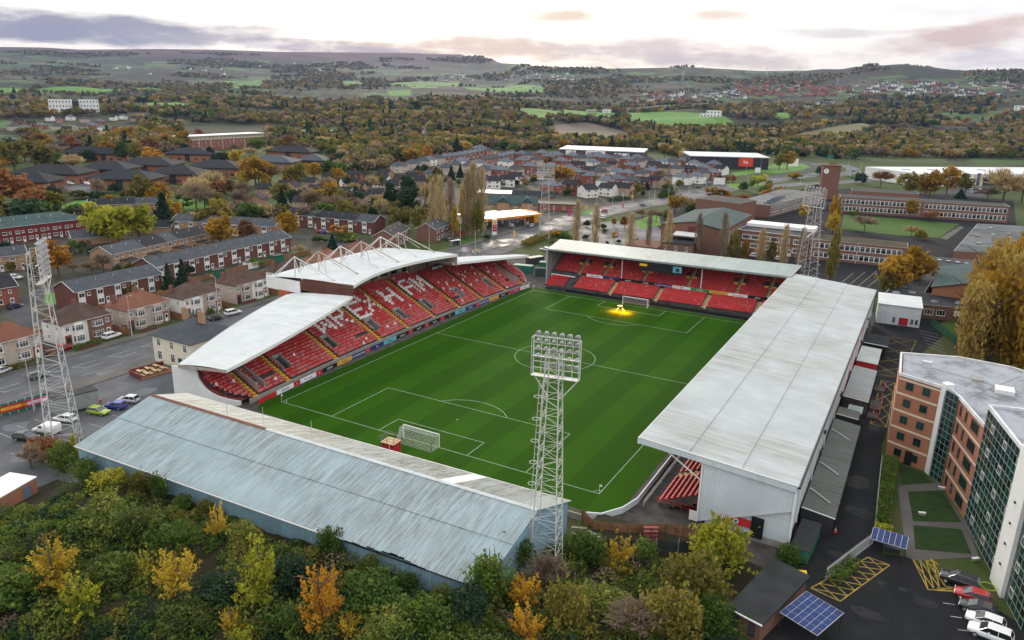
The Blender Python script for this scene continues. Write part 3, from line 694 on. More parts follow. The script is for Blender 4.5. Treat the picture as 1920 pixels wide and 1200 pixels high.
for s in (.245, .352, .485, .68):
    p = lp(*KR, s); mb = MB(); mb.cyl(p[0], p[1], p[2], p[2]+3.4, .045, .03, 6); mb.build('ridge_pole', steel, K)
mb = MB()
for k in range(10): mb.prism([(-1.5, -17-k*1.6), (-1.5, -18.6-k*1.6), (65, -13.6-k*1.6), (65, -12-k*1.6)], 0, .5+k*.38)
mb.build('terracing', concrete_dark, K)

# ================================================================== long stand on the right
S = thing('long_side_stand', 'long stand with pale grey sheet roof along the right of the pitch', 'stand')
bx = [71.3, 78.3, 85.4, 92.7]; bz = [11.05, 10.62, 10.12, 9.62]
for k in range(61):
    y0, y1 = -1+k*2, 1+k*2
    for b_ in range(3):
        o = .10*(2-b_); loft('roof_sheet', S, ((bx[b_], y1, bz[b_]+o), (bx[b_], y0, bz[b_]+o)), ((bx[b_+1]+.15, y1, bz[b_+1]+o-.01), (bx[b_+1]+.15, y0, bz[b_+1]+o-.01)), 4, .12, roof_pale)
for x, z in ((78.4, 10.72), (85.5, 10.13)):
    mb = MB(); mb.box(x-.02, x+.16, -1, 121, z-.06, z+.02); mb.build('lap_joint', concrete, S)
n_ = 21
for k in range(n_):
    x0, x1 = 71.3+(92.7-71.3)*k/n_, 71.3+(92.7-71.3)*(k+1)/n_; z = [float(np.interp(x, bx, bz)) for x in (x0, x1)]
    vpanel('fascia_panel', S, (x0, -1.12), (x1, -1.12), (z[0]-.72, z[1]-.72), (z[0]+.2, z[1]+.16), wall_pale, 3, .04)
mb = MB(); mb.box(71.15, 71.35, -1.2, 121.2, 10.3, 11.22); mb.build('front_fascia', white, S)
mb = MB(); mb.beam((71.3, -1.14, 11.3), (92.8, -1.14, 9.86), .12); mb.build('verge_trim', white, S)
n_ = 12
for k in range(n_):
    x0, x1 = 80.4+12.2*k/n_, 80.4+12.2*(k+1)/n_; zt = [float(np.interp(x, bx, bz))-.7 for x in (x0, x1)]; zb = [float(np.interp(x, [80.4, 92.6], [.75, 6.05])) for x in (x0, x1)]
    vpanel('end_wall_panel', S, (x0, -.75), (x1, -.75), zb, zt, wall_pale, 4, .05)
    if k > 0: vpanel('lower_wall_panel', S, (x0, -.45), (x1, -.45), (.95 if k > 5 else .5,)*2, (zb[0]+.05, zb[1]+.05), wall_pale, 4, .04)
mb = MB(); mb.box(80.3, 80.5, -.95, -.55, .7, 9.6); mb.box(92.5, 92.75, -.95, -.45, .9, 9.5); mb.build('corner_trim', white, S)
mb = MB(); mb.box(85, 92.7, -.5, -.1, 0, .96); mb.build('plinth', concrete, S)
mb = MB(); mb.beam((80.4, -.82, .72), (92.6, -.82, 6.02), .10); mb.build('wall_drip', steel, S)
for k in range(61):
    vpanel('back_wall_panel', S, (92.62, -.6+k*1.995), (92.62, -.6+(k+1)*1.995), (2.4, 2.4), (9.5, 9.5), wall_pale, 6, .05)
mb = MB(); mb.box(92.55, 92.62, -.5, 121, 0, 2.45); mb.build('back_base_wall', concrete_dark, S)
mb = MB(); mb.box(92.75, 93.1, -1, 121, 9.42, 9.66); mb.build('gutter', black, S)
for y in range(2, 118, 13):
    mb = MB(); mb.cyl(92.85, y, 3.0, 9.45, .07, n=6); mb.build('downpipe', white, S)
for y in (24, 26.5, 49, 51.5, 66, 90, 104):
    mb = MB(); mb.box(92.7, 93.0, y, y+.5, 3.5+(y % 3), 4.1+(y % 3)); mb.build('wall_vent', dark, S)
for y in (58, 70, 82):
    mb = MB(); mb.beam((92.8, y, 3), (92.8, y+9, 7.2), .1, k=0); mb.build('stair_stringer', red, S)
# raking strut under the near roof corner, front columns
for y in (-.3, 14.5, 30, 46, 62, 78, 94, 110):
    mb = MB(); mb.beam((74.5, y, 10.3), (81.2, y, 6.9 if y > 0 else 6.2), .17); mb.build('roof_strut', white, S)
# steps, seats
mb = MB(); rows = 22
for k in range(rows): mb.box(74.2+k*.83, 92.5 if k == rows-1 else 74.2+(k+1)*.83+.02, 1.2, 120, 0 if k < 2 else .3+k*.37-.5, .7+k*.37)
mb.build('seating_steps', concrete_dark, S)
P = [(74.55+k*.83, y, .7+k*.37) for k in range(13) for y in np.arange(1.6, 64, .52) if not (9.6 < y < 11.4 or 30 < y < 31.5 or 46 < y < 47.5)]
seats('seats', S, P, R(-90), seat_red)
mb = MB()
for k in range(10): mb.box(74.2+k*.83, 74.2+(k+1)*.83, 9.9, 11.1, .7+k*.37, .9+k*.37)
mb.build('aisle_steps', timber, S)
mb = MB(); mb.box(80.5, 83.5, .3, 1.0, .8, 2.4); mb.build('end_parapet', mat_plain('oxide_red', (.25, .07, .05)), S)
mb = MB()
for x in np.arange(74, 84, 1.2): mb.beam((x, .9, .6), (x, .9, 1.7), .05)
for z in (1.15, 1.7): mb.beam((74, .9, z), (83, .9, z), .05)
for k in range(6): mb.beam((80+k*.5, .9+k*.1, 1.7), (80+k*.5, .9+k*.1, 3.2), .05); 
mb.beam((79.5, .9, 2.4), (83, 1.4, 3.6), .06); mb.build('end_railing', red, S)
mb = MB(); mb.box(79.1, 80.2, -.15, -.05, .2, 1.7); mb.build('noticeboard', white, S)
# red club banner and dark doorway on the end wall
b_ = tag(MB().box(83.6, 87.5, -.72, -.62, 1.75, 2.95).build('wall_banner', red), 'long red banner with small club crest on the pale end wall', 'banner')
mb = MB(); mb.cyl(0, 0, 0, .02, .38, n=12); c_ = mb.build('crest', white, b_, (85.6, -.73, 2.35)); c_.rotation_euler = (R(90), 0, 0)
mb = MB(); mb.cyl(0, 0, 0, .02, .22, n=8); c_ = mb.build('crest', green_paint, b_, (85.6, -.752, 2.35)); c_.rotation_euler = (R(90), 0, 0)
mb = MB(); mb.box(87.6, 89.2, -.75, -.5, .6, 3.6); mb.build('doorway', black, S)

# lean-to sheds and units behind the long stand
def leanto(label, y0, y1, x0, x1, z0, z1, wallm, roofm, name='lean_to', n=None):
    o = thing(name, label, 'shed'); n = n or max(2, int((y1-y0)/1.2))
    for k in range(n):
        a, b = y0+(y1-y0)*k/n, y0+(y1-y0)*(k+1)/n
        loft('roof_sheet', o, ((x0, b, z0), (x0, a, z0)), ((x1+.3, b, z1), (x1+.3, a, z1)), 4, .05, roofm)
    mb = MB(); mb.prism([(x0, y0+.1), (x1, y0+.1), (x1, y1-.1), (x0, y1-.1)], 0, [z0-.06, z1-.06, z1-.06, z0-.06]); mb.build('wall', wallm, o)
    mb = MB(); mb.beam((x0, y0-.02, z0+.02), (x1+.3, y0-.02, z1+.02), .12); mb.build('verge_trim', white, o); return o
leanto('long low lean-to with mossy dark roof behind the long stand', 6, 41, 92.9, 97, 3.3, 2.8, dark, roof_moss)
o = leanto('grey corrugated lean-to with red ramp rails behind the long stand', 53, 73, 93, 97.2, 3.4, 3.0, concrete_dark, mat_sheet('dull_grey_sheet', (.26, .28, .28), (.13, .13, .12), 0, .9, .15))
for k, (y, w) in enumerate(((52, 3), (57, 5), (68, 3))):
    MB().box(97.6, 99.6, y, y+w, 0, .45).build('ramp_deck', concrete_dark, o); mb = MB()
    for yy in (y, y+w): mb.beam((97.6, yy, .5), (99.6, yy, 1.6), .06); mb.beam((99.6, yy, 0), (99.6, yy, 1.6), .06)
    mb.beam((99.6, y, 1.6), (99.6, y+w, 1.6), .06); mb.beam((99.6, y, .9), (99.6, y+w, .9), .06); mb.build('ramp_rail', red, o)
leanto('black kiosk with grey roof between the two lean-tos', 47, 50.5, 94.4, 96.6, 2.9, 2.8, black, roof_sage, 'kiosk')
leanto('dark grey store below the red stairs behind the stand', 43, 47, 93, 96.4, 3.4, 3.1, dark, roof_moss, 'store')
leanto('small red-walled store with pale roof near the portable cabin', 78, 90, 93, 97, 3.0, 2.8, red, roof_pale, 'store')
leanto('open red-fronted black bay beside the white cabin', 92, 101, 93.2, 98, 3.2, 3.0, black, felt, 'store')
for k, y in enumerate((9.5, 19, 33)):
    o = tag(MB().beam((93.2, y+2.2, 3.6), (96.2, y, 3.15), .12, n=8).build('flue_pipe', steel), f'white flue pipe lying on the mossy lean-to roof, {ORD[k]} from the near end', 'pipe', 'flue pipes on the lean-to')
o = thing('trailer', 'dark green flat-topped trailer parked at the near corner of the long stand', 'trailer')
MB().prism([(93.2, -3.5), (95.4, -3.2), (95.8, 4.5), (93.4, 4.6)], .5, 2.3).build('body', green_paint, o); MB().prism([(93.1, -3.6), (95.5, -3.3), (95.9, 4.6), (93.3, 4.7)], 2.31, 2.4).build('roof', felt, o)
for x, y in ((93.3, -1.5), (95.3, -1.5), (93.4, 2.5), (95.5, 2.5)): MB().beam((x, y, .4), (x+.2, y, .4), .42, n=10).build('wheel', tyre_m, o)

# ================================================================== curved seated stand on the left
T = thing('curved_side_stand', 'curved red-seated stand with white roof and steel masts along the left touchline', 'stand')
def xboard(y): return -5.3+2.2*((y-51.3)/51.3)**2
def ymin(x): return -7.8+((x+10.0)/5.0)**2*(3.6 if x > -10 else 1.8)
AIS = [-2.2, 7, 22, 37.6, 48.7, 60, 71.5, 82.5, 94.5, 104.6]
VOM = [(8.4, 10.6), (23.4, 25.6), (38.9, 41.1), (50.1, 52.2), (61.2, 63.4), (76, 78), (90.6, 92.6)]
FONT = {'W': ['10001', '10001', '10001', '10101', '10101', '11011', '10001'], 'R': ['11111', '10001', '10001', '11110', '10100', '10010', '10001'], 'E': ['11111', '10000', '10000', '11110', '10000', '10000', '11111'],
        'X': ['10001', '10001', '01010', '00100', '01010', '10001', '10001'], 'H': ['10001', '10001', '10001', '11111', '10001', '10001', '10001'], 'A': ['01110', '10001', '10001', '11111', '10001', '10001', '10001'], 'M': ['10001', '11011', '11011', '10101', '10101', '10001', '10001']}
LET = list(zip('WREXHAM', [27.7, 33.9, 41.0, 46.0, 54.4, 63.2, 68.4]))
Pr, Pw, Pf = [], [], []; steps = MB(); DX, DZ = .80, .40
def nrows(y):
    return int((-xboard(y)*-1-1.9+22.8-8.8*(abs(y-51.3)/58)**2.2)/DX)+1
for k in range(0, 22):
    x_off = 1.9+k*DX
    ys = np.arange(-9, 112, .5)
    for y in ys:
        x = xboard(y)-x_off; z = 1.0+k*DZ
        if k >= nrows(y) or y < ymin(x) or y > 102.6-ymin(x): continue
        if any(abs(y-a) < .75 for a in AIS): continue
        if any(a-.4 < y < b+.4 for a, b in VOM) and 3 <= k <= 7: continue
        if k == 3 and not any(a-.2 < y < b+6 for a, b in VOM) and (int(y) % 31) < 14: continue
        wht = False
        for ch, yc in LET:
            rows_ = FONT[ch]; wd = len(rows_[0]); cw = .9 if ch in 'XAM' else 1.0
            cj = int((y-(yc-cw*wd/2))//cw); ri = k-(8+int((yc-27)/17))
            if 0 <= cj < wd and 0 <= ri < 7 and rows_[6-ri][cj] == '1': wht = True
        if not wht and random.random() < .005: wht = True
        if 72 < y < 101 and 5 < k < 13 and random.random() < .07: wht = True
        (Pw if wht else (Pf if random.random() < .22+.5*max(0, 1-k/8) else Pr)).append((x, y, z))
# stepped concrete below the seats: one strip a row
for k in range(22):
    ys = [y for y in np.arange(-9, 112.1, 1.0) if k < nrows(y) and ymin(xboard(y)-1.9-k*DX)-.3 <= y <= 102.9-ymin(xboard(y)-1.9-k*DX)]
    for a, b in zip(ys[:-1], ys[1:]):
        if b-a > 1.5: continue
        xa, xb_ = xboard(a)-1.45-k*DX, xboard(b)-1.45-k*DX; z = 1.0+k*DZ
        if any(v0+.1 < a and b < v1-.1+.5 for v0, v1 in VOM) and 3 <= k <= 6: z = .4
        steps.quad((xa, a, z), (xb_, b, z), (xb_-DX, b, z), (xa-DX, a, z)); steps.quad((xa, a, z-DZ if z > .5 else 0), (xb_, b, z-DZ if z > .5 else 0), (xb_, b, z), (xa, a, z))
steps.build('seating_steps', concrete_dark, T)  # grey concrete coloured dark to stand in for shade between the seat rows
seats('seats', T, Pr, R(90), seat_red); seats('faded_seats', T, Pf, R(90), seat_fade); o = seats('white_seats', T, Pw, R(90), seat_white, 1.2); o['label'] = 'white seats that spell WREXHAM across the red seating'
for a in AIS:
    mb = MB()
    for k in range(nrows(a)):
        x = xboard(a)-1.45-k*DX
        if a < ymin(x) or a > 102.6-ymin(x): continue
        mb.box(x-DX*.5, x, a-.62, a+.62, 1.0+k*DZ-.3, 1.02+k*DZ); mb.box(x-DX, x-DX*.5, a-.62, a+.62, 1.0+k*DZ-.1, 1.2+k*DZ, 1)
    mb.build('aisle_steps', [yellow, mat_plain('ochre_step', (.33, .19, .04)) if 'ochre_step' not in MATS else MATS['ochre_step']], T)
for a, b in VOM+[(-.9, .9), (101.6, 103.4)]:
    mb = MB(); x0 = xboard(a)-1.9-2.7*DX; x1 = xboard(a)-1.9-7*DX; kt = 7
    if a < 0 or a > 100: x0, x1, kt = xboard(a)-2.2, xboard(a)-1.9-10*DX, 10
    for y in (a, b): mb.prism([(x1, y-.1), (x0, y-.1), (x0, y+.1), (x1, y+.1)], .3, [1+kt*DZ+.8, 1+3*DZ+.6, 1+3*DZ+.6, 1+kt*DZ+.8])
    mb.box(x1-.12, x1+.12, a-.1, b+.1, .3, 1+kt*DZ+.8); v_ = mb.build('stairwell', concrete, T)
    MB().quad((x1, a+.1, .45), (x0, a+.1, .45), (x0, b-.1, .45), (x1, b-.1, .45)).build('landing', concrete_dark, v_)
    mb = MB()
    for y in (a-.25, b+.25): mb.beam((x0+.4, y, 1.6), (x0+.4, y+2.4 if y > a else y-.6, 1.6), .05); mb.beam((x0+.4, y, 1.1), (x0+.4, y+2.4 if y > a else y-.6, 1.1), .05)
    mb.build('handrail', red, v_)
# front wall of the seating and the walk in front of it
mb = MB()
for y in np.arange(-4, 108, 2.0):
    a, b = xboard(y), xboard(y+2); mb.quad((a-1.4, y, 0), (b-1.4, y+2, 0), (b-1.4, y+2, 1.0), (a-1.4, y, 1.0)); mb.quad((a-1.4, y, 1.0), (b-1.4, y+2, 1.0), (b-1.6, y+2, 1.0), (a-1.6, y, 1.0))
mb.build('front_wall', concrete, T)
# curved white end walls
for flip in (0, 1):
    mb = MB(); deck = MB(); xs = np.linspace(-17.5, -5.2, 26); pr = None
    for x in xs:
        y = ymin(x)-.5 if x > -13.6 else ymin(-13.6)-.5-(x+13.6)*-.6
        zt = float(np.interp(x, [-17.5, -13.9, -13.4, -5.2], [6.9, 7.2, 4.95, .85])); yy = 102.6-y if flip else y; cur = (x, yy, zt)
        if pr:
            q = [(pr[0], pr[1], 0), (x, yy, 0), (x, yy, zt), pr]; mb.quad(*(q if not flip else q[::-1]))
            d = .3 if flip else -.3; q2 = [(pr[0], pr[1]+d, 0), (x, yy+d, 0), (x, yy+d, zt), (pr[0], pr[1]+d, pr[2])]; mb.quad(*(q2[::-1] if not flip else q2)); mb.quad(pr, cur, (x, yy+d, zt), (pr[0], pr[1]+d, pr[2]))
            if x > -13.2: e_ = -1.9 if flip else 1.9; q3 = [(pr[0], pr[1], pr[2]-.06), (x, yy, zt-.06), (x, yy+e_, zt-.12), (pr[0], pr[1]+e_, pr[2]-.12)]; deck.quad(*(q3 if not flip else q3[::-1]))
        pr = cur
    mb.build('end_wall', white, T); deck.build('end_deck', mat_plain('oxide_red_deck', (.20, .055, .045)) if 'oxide_red_deck' not in MATS else MATS['oxide_red_deck'], T)
# back wall behind the top row, and the outer wall
mb = MB(); mo = MB()
def xtop(y): return -23.6+8.8*(abs(y-51.3)/58)**2.2
def xback(y): return -30.0+13.4*(abs(y-51.3)/60)**1.8
def zback(y): return 11.4-4.2*(abs(y-51.3)/60)**1.5
ys = np.arange(-8, 111.1, 1.7)
for a, b in zip(ys[:-1], ys[1:]):
    zt = lambda y: 14.0 if 31.5 < y < 71 else zback(y)-.1
    mb.quad((xtop(a)-.4, a, 3), (xtop(b)-.4, b, 3), (xtop(b)-.4, b, min(zt(a), zt(b))), (xtop(a)-.4, a, min(zt(a), zt(b))))
    mo.quad((xback(b)+.6, b, 0), (xback(a)+.6, a, 0), (xback(a)+.6, a, min(zt(a), zt(b))), (xback(b)+.6, b, min(zt(a), zt(b))))
mb.build('concourse_wall', mat_plain('cream_panel', (.42, .37, .27), .8, .12, .5), T); mo.build('outer_wall', render_white, T)
for y in np.arange(3, 101, 7.5):
    mb = MB(); mb.beam((xtop(y)+.1, y, 5), (xtop(y)+.1, y, 13.8 if 32 < y < 71 else zback(y)+.2), .16); mb.build('column', dark, T)
for y in np.arange(33, 70, 4.4):
    mb = MB(); mb.box(xtop(y)-.35, xtop(y)-.25, y, y+3, 9.3, 11.2); mb.build('box_window', glass, T)
mb = MB(); mb.box(-30.6, -27.4, 29.6, 31.1, 0, 11.3); mb.build('end_pier', mat_plain('terracotta_panel', (.40, .10, .05)), T)
# roofs: two tapering side roofs and a raised middle one, laid in sheets
def slip(y):   # x and z of the side roof's front edge
    d = abs(y-51.3); s = np.clip((60.1-d)/40, 0, 1)
    return (-3.7-.9*s-3.6*s**2 if y < 51 else -6.6-2.2*s), 8.5+4.4*s
for y0 in list(np.arange(-9, 31, 1.0))+list(np.arange(71.6, 111.6, 1.0)):
    y1 = y0+1.0; (xa, za), (xb_, zb) = slip(y0), slip(y1)
    loft('roof_sheet', T, ((xa, y0, za), (xb_, y1, zb)), ((xback(y0), y0-.4, zback(y0)), (xback(y1), y1-.4, zback(y1))), 2, .13, roof_white, 6, .3)
for side in (0, 1):
    mb = MB(); ys = np.linspace(-9, 31, 24) if side == 0 else np.linspace(71.6, 111.6, 24)
    for a, b in zip(ys[:-1], ys[1:]):
        (xa, za), (xb_, zb) = slip(a), slip(b); mb.quad((xa+.03, a, za-.5), (xb_+.03, b, zb-.5), (xb_+.03, b, zb+.12), (xa+.03, a, za+.12)); mb.quad((xa+.03, a, za-.5), (xa-.5, a, za-.5), (xb_-.5, b, zb-.5), (xb_+.03, b, zb-.5))
    mb.build('front_fascia', white, T); mb = MB()
    for a, b in zip(ys[:-1], ys[1:]): mb.beam((xback(a)-.1, a, zback(a)+.05), (xback(b)-.1, b, zback(b)+.05), .16)
    mb.build('gutter', dark, T)
    ye = ys[0] if side == 0 else ys[-1]; (xa, za) = slip(ye); mb = MB(); mb.quad((xa, ye, za-.5), (xa, ye, za+.1), (xback(ye), ye-.4, zback(ye)+.1), (xback(ye), ye-.4, zback(ye)-.6)); mb.build('verge_trim', rusty, T)
def clip_(y): d = (y-51.3)/21; return -11.9+4.2*d*d
def cback(y): return -35.2+1.0*((y-51.3)/21)**2
ys = np.linspace(30.2, 72.4, 43)
for a, b in zip(ys[:-1], ys[1:]):
    loft('roof_sheet', T, ((clip_(a), a, 15.3), (clip_(b), b, 15.3)), ((cback(a), a, 14.0), (cback(b), b, 14.0)), 2, .10, roof_white, 6, .45)
mb = MB(); mc = MB()
for a, b in zip(ys[:-1], ys[1:]):
    mb.quad((clip_(a)+.04, a, 14.75), (clip_(b)+.04, b, 14.75), (clip_(b)+.04, b, 15.42), (clip_(a)+.04, a, 15.42)); mb.quad((clip_(a)+.04, a, 14.75), (clip_(a)-.6, a, 14.75), (clip_(b)-.6, b, 14.75), (clip_(b)+.04, b, 14.75))
    mc.quad((cback(b)-.02, b, 13.3), (cback(a)-.02, a, 13.3), (cback(a)-.02, a, 14.1), (cback(b)-.02, b, 14.1))
    mc.quad((clip_(a)-.6, a, 14.75), (cback(a), a, 13.3), (cback(b), b, 13.3), (clip_(b)-.6, b, 14.75))
mb.build('front_fascia', white, T); mc.build('soffit', rusty, T)
for y, s in ((30.25, -1), (72.35, 1)):
    mb = MB(); n_ = 14; xs = np.linspace(clip_(y)-.1, -24, n_+1)
    for a, b in zip(xs[:-1], xs[1:]):
        z = [float(np.interp(x, [-35, -7.7], [14.0, 15.3]))+.3 for x in (a, b)]
        p, q = ((b, y), (a, y)) if s < 0 else ((a, y), (b, y))
        vpanel('side_fascia_panel', T, p, q, (12.1, 12.1), (min(z),)*2, brick_dark if s < 0 else rusty, 3, .03)
    MB().box(-35, -24, y-.1, y+.1, 11.2, 14.1).build('side_panel', white, T)
# masts with raking ties
for k, y in enumerate(np.linspace(31.5, 71.0, 6)):
    mb = MB(); top = (-26.6, y, 19.5)
    mb.beam((-26.6, y, 14.7), top, .2, n=6); mb.beam(top, (-14.5, y, 15.6), .22, n=6); mb.beam(top, (-33.5, y, 14.3), .2, n=6)
    mb.beam((-24.8, y, 18.4), (-21.5, y+3.0, 15.2), .13, n=5); mb.beam((-24.8, y, 18.4), (-21.5, y-3.0, 15.2), .13, n=5)
    mb.beam(top, (-29.5, y+4.0, 14.7), .13, n=5); mb.beam(top, (-29.5, y-4.0, 14.7), .13, n=5)
    for x, yy, z in ((-14.5, y, 15.5), (-33.5, y, 14.2), (-26.6, y, 14.8)): mb.box(x-.25, x+.25, yy-.25, yy+.25, z-.2, z+.15)
    mb.build('mast', steel if k % 2 == 0 else rusty, T)
o = thing('stand_sign', 'black macron sign hung under the far white roof of the curved stand', 'sign', (-15.6, 74.0, 10.6), 0)
MB().box(-.08, .08, -3.0, 3.0, -.9, .9).build('panel', black, o); lettering('macron', o, 1.7, (.1, 0, .05), (R(90), 0, R(90)), white)

# ================================================================== far stand, two tiers
U = thing('two_tier_stand', 'far end stand of two red seated tiers under a sage green roof', 'stand')
FL, FR, BL, BR = np.array((0., 111.2, 11.5)), np.array((72., 115.2, 11.5)), np.array((-2., 124.5, 12.3)), np.array((72.6, 128.5, 12.3))
for k in range(60):
    s0, s1 = k/60, (k+1)/60; loft('roof_sheet', U, (lp(FL, FR, s0), lp(FL, FR, s1)), (lp(BL, BR, s0), lp(BL, BR, s1)), 4, .05, roof_sage)
mb = MB(); mb.beam(FL+[0, 0, -.25], FR+[0, 0, -.25], .1, .5); mb.build('front_fascia', roof_sage, U)
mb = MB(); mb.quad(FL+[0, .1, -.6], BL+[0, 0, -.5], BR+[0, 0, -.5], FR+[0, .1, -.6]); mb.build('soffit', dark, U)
mb = MB(); mb.quad(FL+[0, 0, .05], FL+[0, 0, -.7], BL+[0, 0, -.7], BL+[0, 0, .05]); mb.build('verge_trim', roof_sage, U)
mb = MB()
for k in range(36):
    a, b = lp(FL, FR, k/36)+[0, .8, -.75], lp(FL, FR, (k+1)/36)+[0, .8, -.75]; mb.beam(a, b, .09); c2 = lp(a, b, .5)+[0, 0, .6]; mb.beam(a, c2, .07); mb.beam(c2, b, .07)
mb.build('roof_truss', timber, U)
def ytier(x): return 107.7+.035*x
Pl, Pu = [], []; st = MB()
for k in range(8):
    z = .9+.30*k
    for x in np.arange(11, 71.6, .5):
        if any(abs(x-a) < .8 for a in (22.5, 36.5, 50.5, 64.5)): continue
        Pl.append((x, ytier(x)+.5+k*.78, z))
    st.prism([(3, ytier(3)+k*.78), (71.8, ytier(71.8)+k*.78), (71.8, ytier(71.8)+(k+1)*.78), (3, ytier(3)+(k+1)*.78)], 0, z)
UA = (9.5, 17.5, 30, 43.5, 57.5, 66)
for k in range(17):
    z = 4.0+.40*k
    for x in np.arange(1.2, 71.6, .5):
        if any(abs(x-a) < .65 for a in UA) or (5 <= k <= 7 and any(abs(x-a) < 2.0 for a in UA)): continue
        Pu.append((x, ytier(x)+7.4+k*.76, z))
    st.prism([(.2, ytier(0)+7+k*.76), (71.8, ytier(71.8)+7+k*.76), (71.8, ytier(71.8)+7.8+k*.76), (.2, ytier(0)+7.8+k*.76)], 0, z)
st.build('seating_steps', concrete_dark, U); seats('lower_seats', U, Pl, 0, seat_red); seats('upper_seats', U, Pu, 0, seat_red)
Pw = [p for p in Pl+Pu if random.random() < .05]; seats('pale_seats', U, [(p[0], p[1]-.03, p[2]+.02) for p in Pw], 0, seat_fade)
for a in UA:
    mb = MB()
    for k in range(17): mb.box(a-.5, a+.5, ytier(a)+7+k*.76, ytier(a)+7.76+k*.76, 3.7+.4*k, 4.15+.4*k)
    mb.build('aisle_steps', timber, U); mb = MB()
    for sx in (-1, 1): mb.box(a+sx*1.1-.6, a+sx*1.1+.6, ytier(a)+10.9, ytier(a)+11.05, 6.0, 6.75)
    mb.build('stair_barrier', yellow, U)
for a in (22.5, 36.5, 50.5, 64.5):
    mb = MB()
    for k in range(8): mb.box(a-.65, a+.65, ytier(a)+k*.78, ytier(a)+(k+1)*.78, .5+.3*k, 1.0+.3*k)
    mb.build('aisle_steps', timber, U)
for x in (23.5, 47.6): mb = MB(); mb.beam((x, ytier(x)+6.6, 2.5), (x, ytier(x)+6.6, 11.2), .2, n=8); mb.build('post', white, U)
mb = MB(); mb.beam((-.1, 111.5, 0), (-.1, 111.5, 11.2), .3); mb.build('corner_post', steel, U)
MB().prism([(-.4, 111.8), (.0, 111.8), (.0, 127), (-.4, 124)], 0, [10.9, 10.9, 11.6, 11.6]).build('end_wall', mat_plain('grey_cladding', (.33, .34, .34)), U)
MB().quad((-1.6, 124.6, 0), (-1.6, 124.6, 11.7), (72.4, 128.4, 11.7), (72.4, 128.4, 0)).build('back_wall', brick_brown, U)
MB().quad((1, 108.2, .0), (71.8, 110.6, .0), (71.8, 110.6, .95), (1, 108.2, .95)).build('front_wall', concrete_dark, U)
# the small bright red block at the far left corner, in front of its low white wall
o = thing('family_seating', 'small block of bright red seats at the far left corner of the pitch', 'seating')
seats('seats', o, [(x, 108.6+k*.75, .35+.33*k) for k in range(7) for x in np.arange(1.4, 7.2, .46)], 0, mat_plain('bright_red_seat', (.62, .02, .02), .5, .05))
MB().prism([(1, 108), (7.4, 108), (7.4, 113.4), (1, 113.4)], 0, [.3, .3, 2.4, 2.4]).build('steps', concrete, o)
MB().prism([(7.5, 108), (8.6, 108), (8.6, 113.4), (7.5, 113.4)], 0, [.4, .4, 2.6, 2.6]).build('aisle_steps', timber, o)
MB().box(.6, 8.8, 113.5, 113.8, 0, 3.3).build('back_panel', white, o)
# scoreboard under the roof
o = thing('scoreboard', 'black scoreboard hanging under the far stand roof with blue and yellow end panels', 'scoreboard', (36.2, 112.7, 9.6), .05)
MB().box(-6.4, 6.4, 0, .5, -1.25, 1.15).build('cabinet', black, o); MB().box(3.7, 6.2, -.05, 0, -.7, 1.05).build('side_panel', mat_plain('pale_blue_panel', (.10, .36, .42)), o); MB().box(-6.3, -4.0, -.05, 0, .15, .85).build('side_panel', yellow, o)
MB().box(4.5, 5.6, -.08, -.05, -.4, .6).build('emblem', dark, o)

# ================================================================== advertising boards
def board(p, q, h, face, txt, tcol, label, group, z0=.0, thick=.12, ts=.62):
    p, q = np.array(p[:2], float), np.array(q[:2], float); d = q-p; ln = np.linalg.norm(d); rz = math.atan2(d[1], d[0]); m_ = (p+q)/2
    o = thing('advertising_board', label, 'advertising board', (m_[0], m_[1], z0), rz, group)
    MB().box(-ln/2+.02, ln/2-.02, -thick/2, thick/2, 0, h).build('panel', face, o)
    if txt: lettering(txt, o, h*ts, (0, -thick/2-.012, h*.5), (R(90), 0, 0), tcol)
    return o
navy = mat_plain('navy_board', (.012, .03, .14)); cyan = mat_plain('cyan_board', (.10, .42, .48)); gold = mat_plain('gold_board', (.62, .36, .03)); wht = mat_plain('white_board', (.72, .73, .75)); mag = mat_plain('magenta_board', (.5, .04, .16)); grn = mat_plain('green_board', (.03, .22, .08))
seqL = [('red', red, ''), ('white', wht, 'OFFICIAL'), ('red', red, 'w'), ('white', wht, 'The Group'), ('red', red, 'w'), ('black', black, 'LENCO'), ('gold', gold, 'o trading'), ('navy', navy, 'FOR SOUND MUSIC'), ('red', red, 'w'), ('navy', navy, 'ifor'), ('cyan', cyan, 'Trailers'), ('black', black, 'vistaprint'), ('red', red, 'w'), ('black', black, 'macron'), ('red', red, 'w'), ('black', black, 'macron'), ('red', red, 'w'), ('black', black, 'ifor'), ('cyan', cyan, 'williams'), ('navy', navy, 'expedia'), ('red', red, 'w'), ('navy', navy, 'FOR SOUND MUSIC'), ('gold', gold, 'o trading'), ('black', black, 'LENCO'), ('red', red, 'w'), ('magenta', mag, 'The Lot'), ('white', wht, 'OFFICIAL')]
lens = [5 if c == 'red' and i_ == 0 else 1.9 if c == 'red' else 4.9 for i_, (c, _, _) in enumerate(seqL)]; tot = sum(lens); y = -3.2; sc = (105.2+3.2)/tot
for i_, ((cn, mt, tx), ln) in enumerate(zip(seqL, lens)):
    y1 = y+ln*sc; board((xboard(y)+.05, y), (xboard(y1)+.05, y1), .92, mt, tx, white if cn not in ('white', 'gold', 'cyan') else navy,
        f'{cn} pitchside advertising board below the curved stand, {ordw(i_)} from the near end', 'pitchside boards along the curved stand'); y = y1
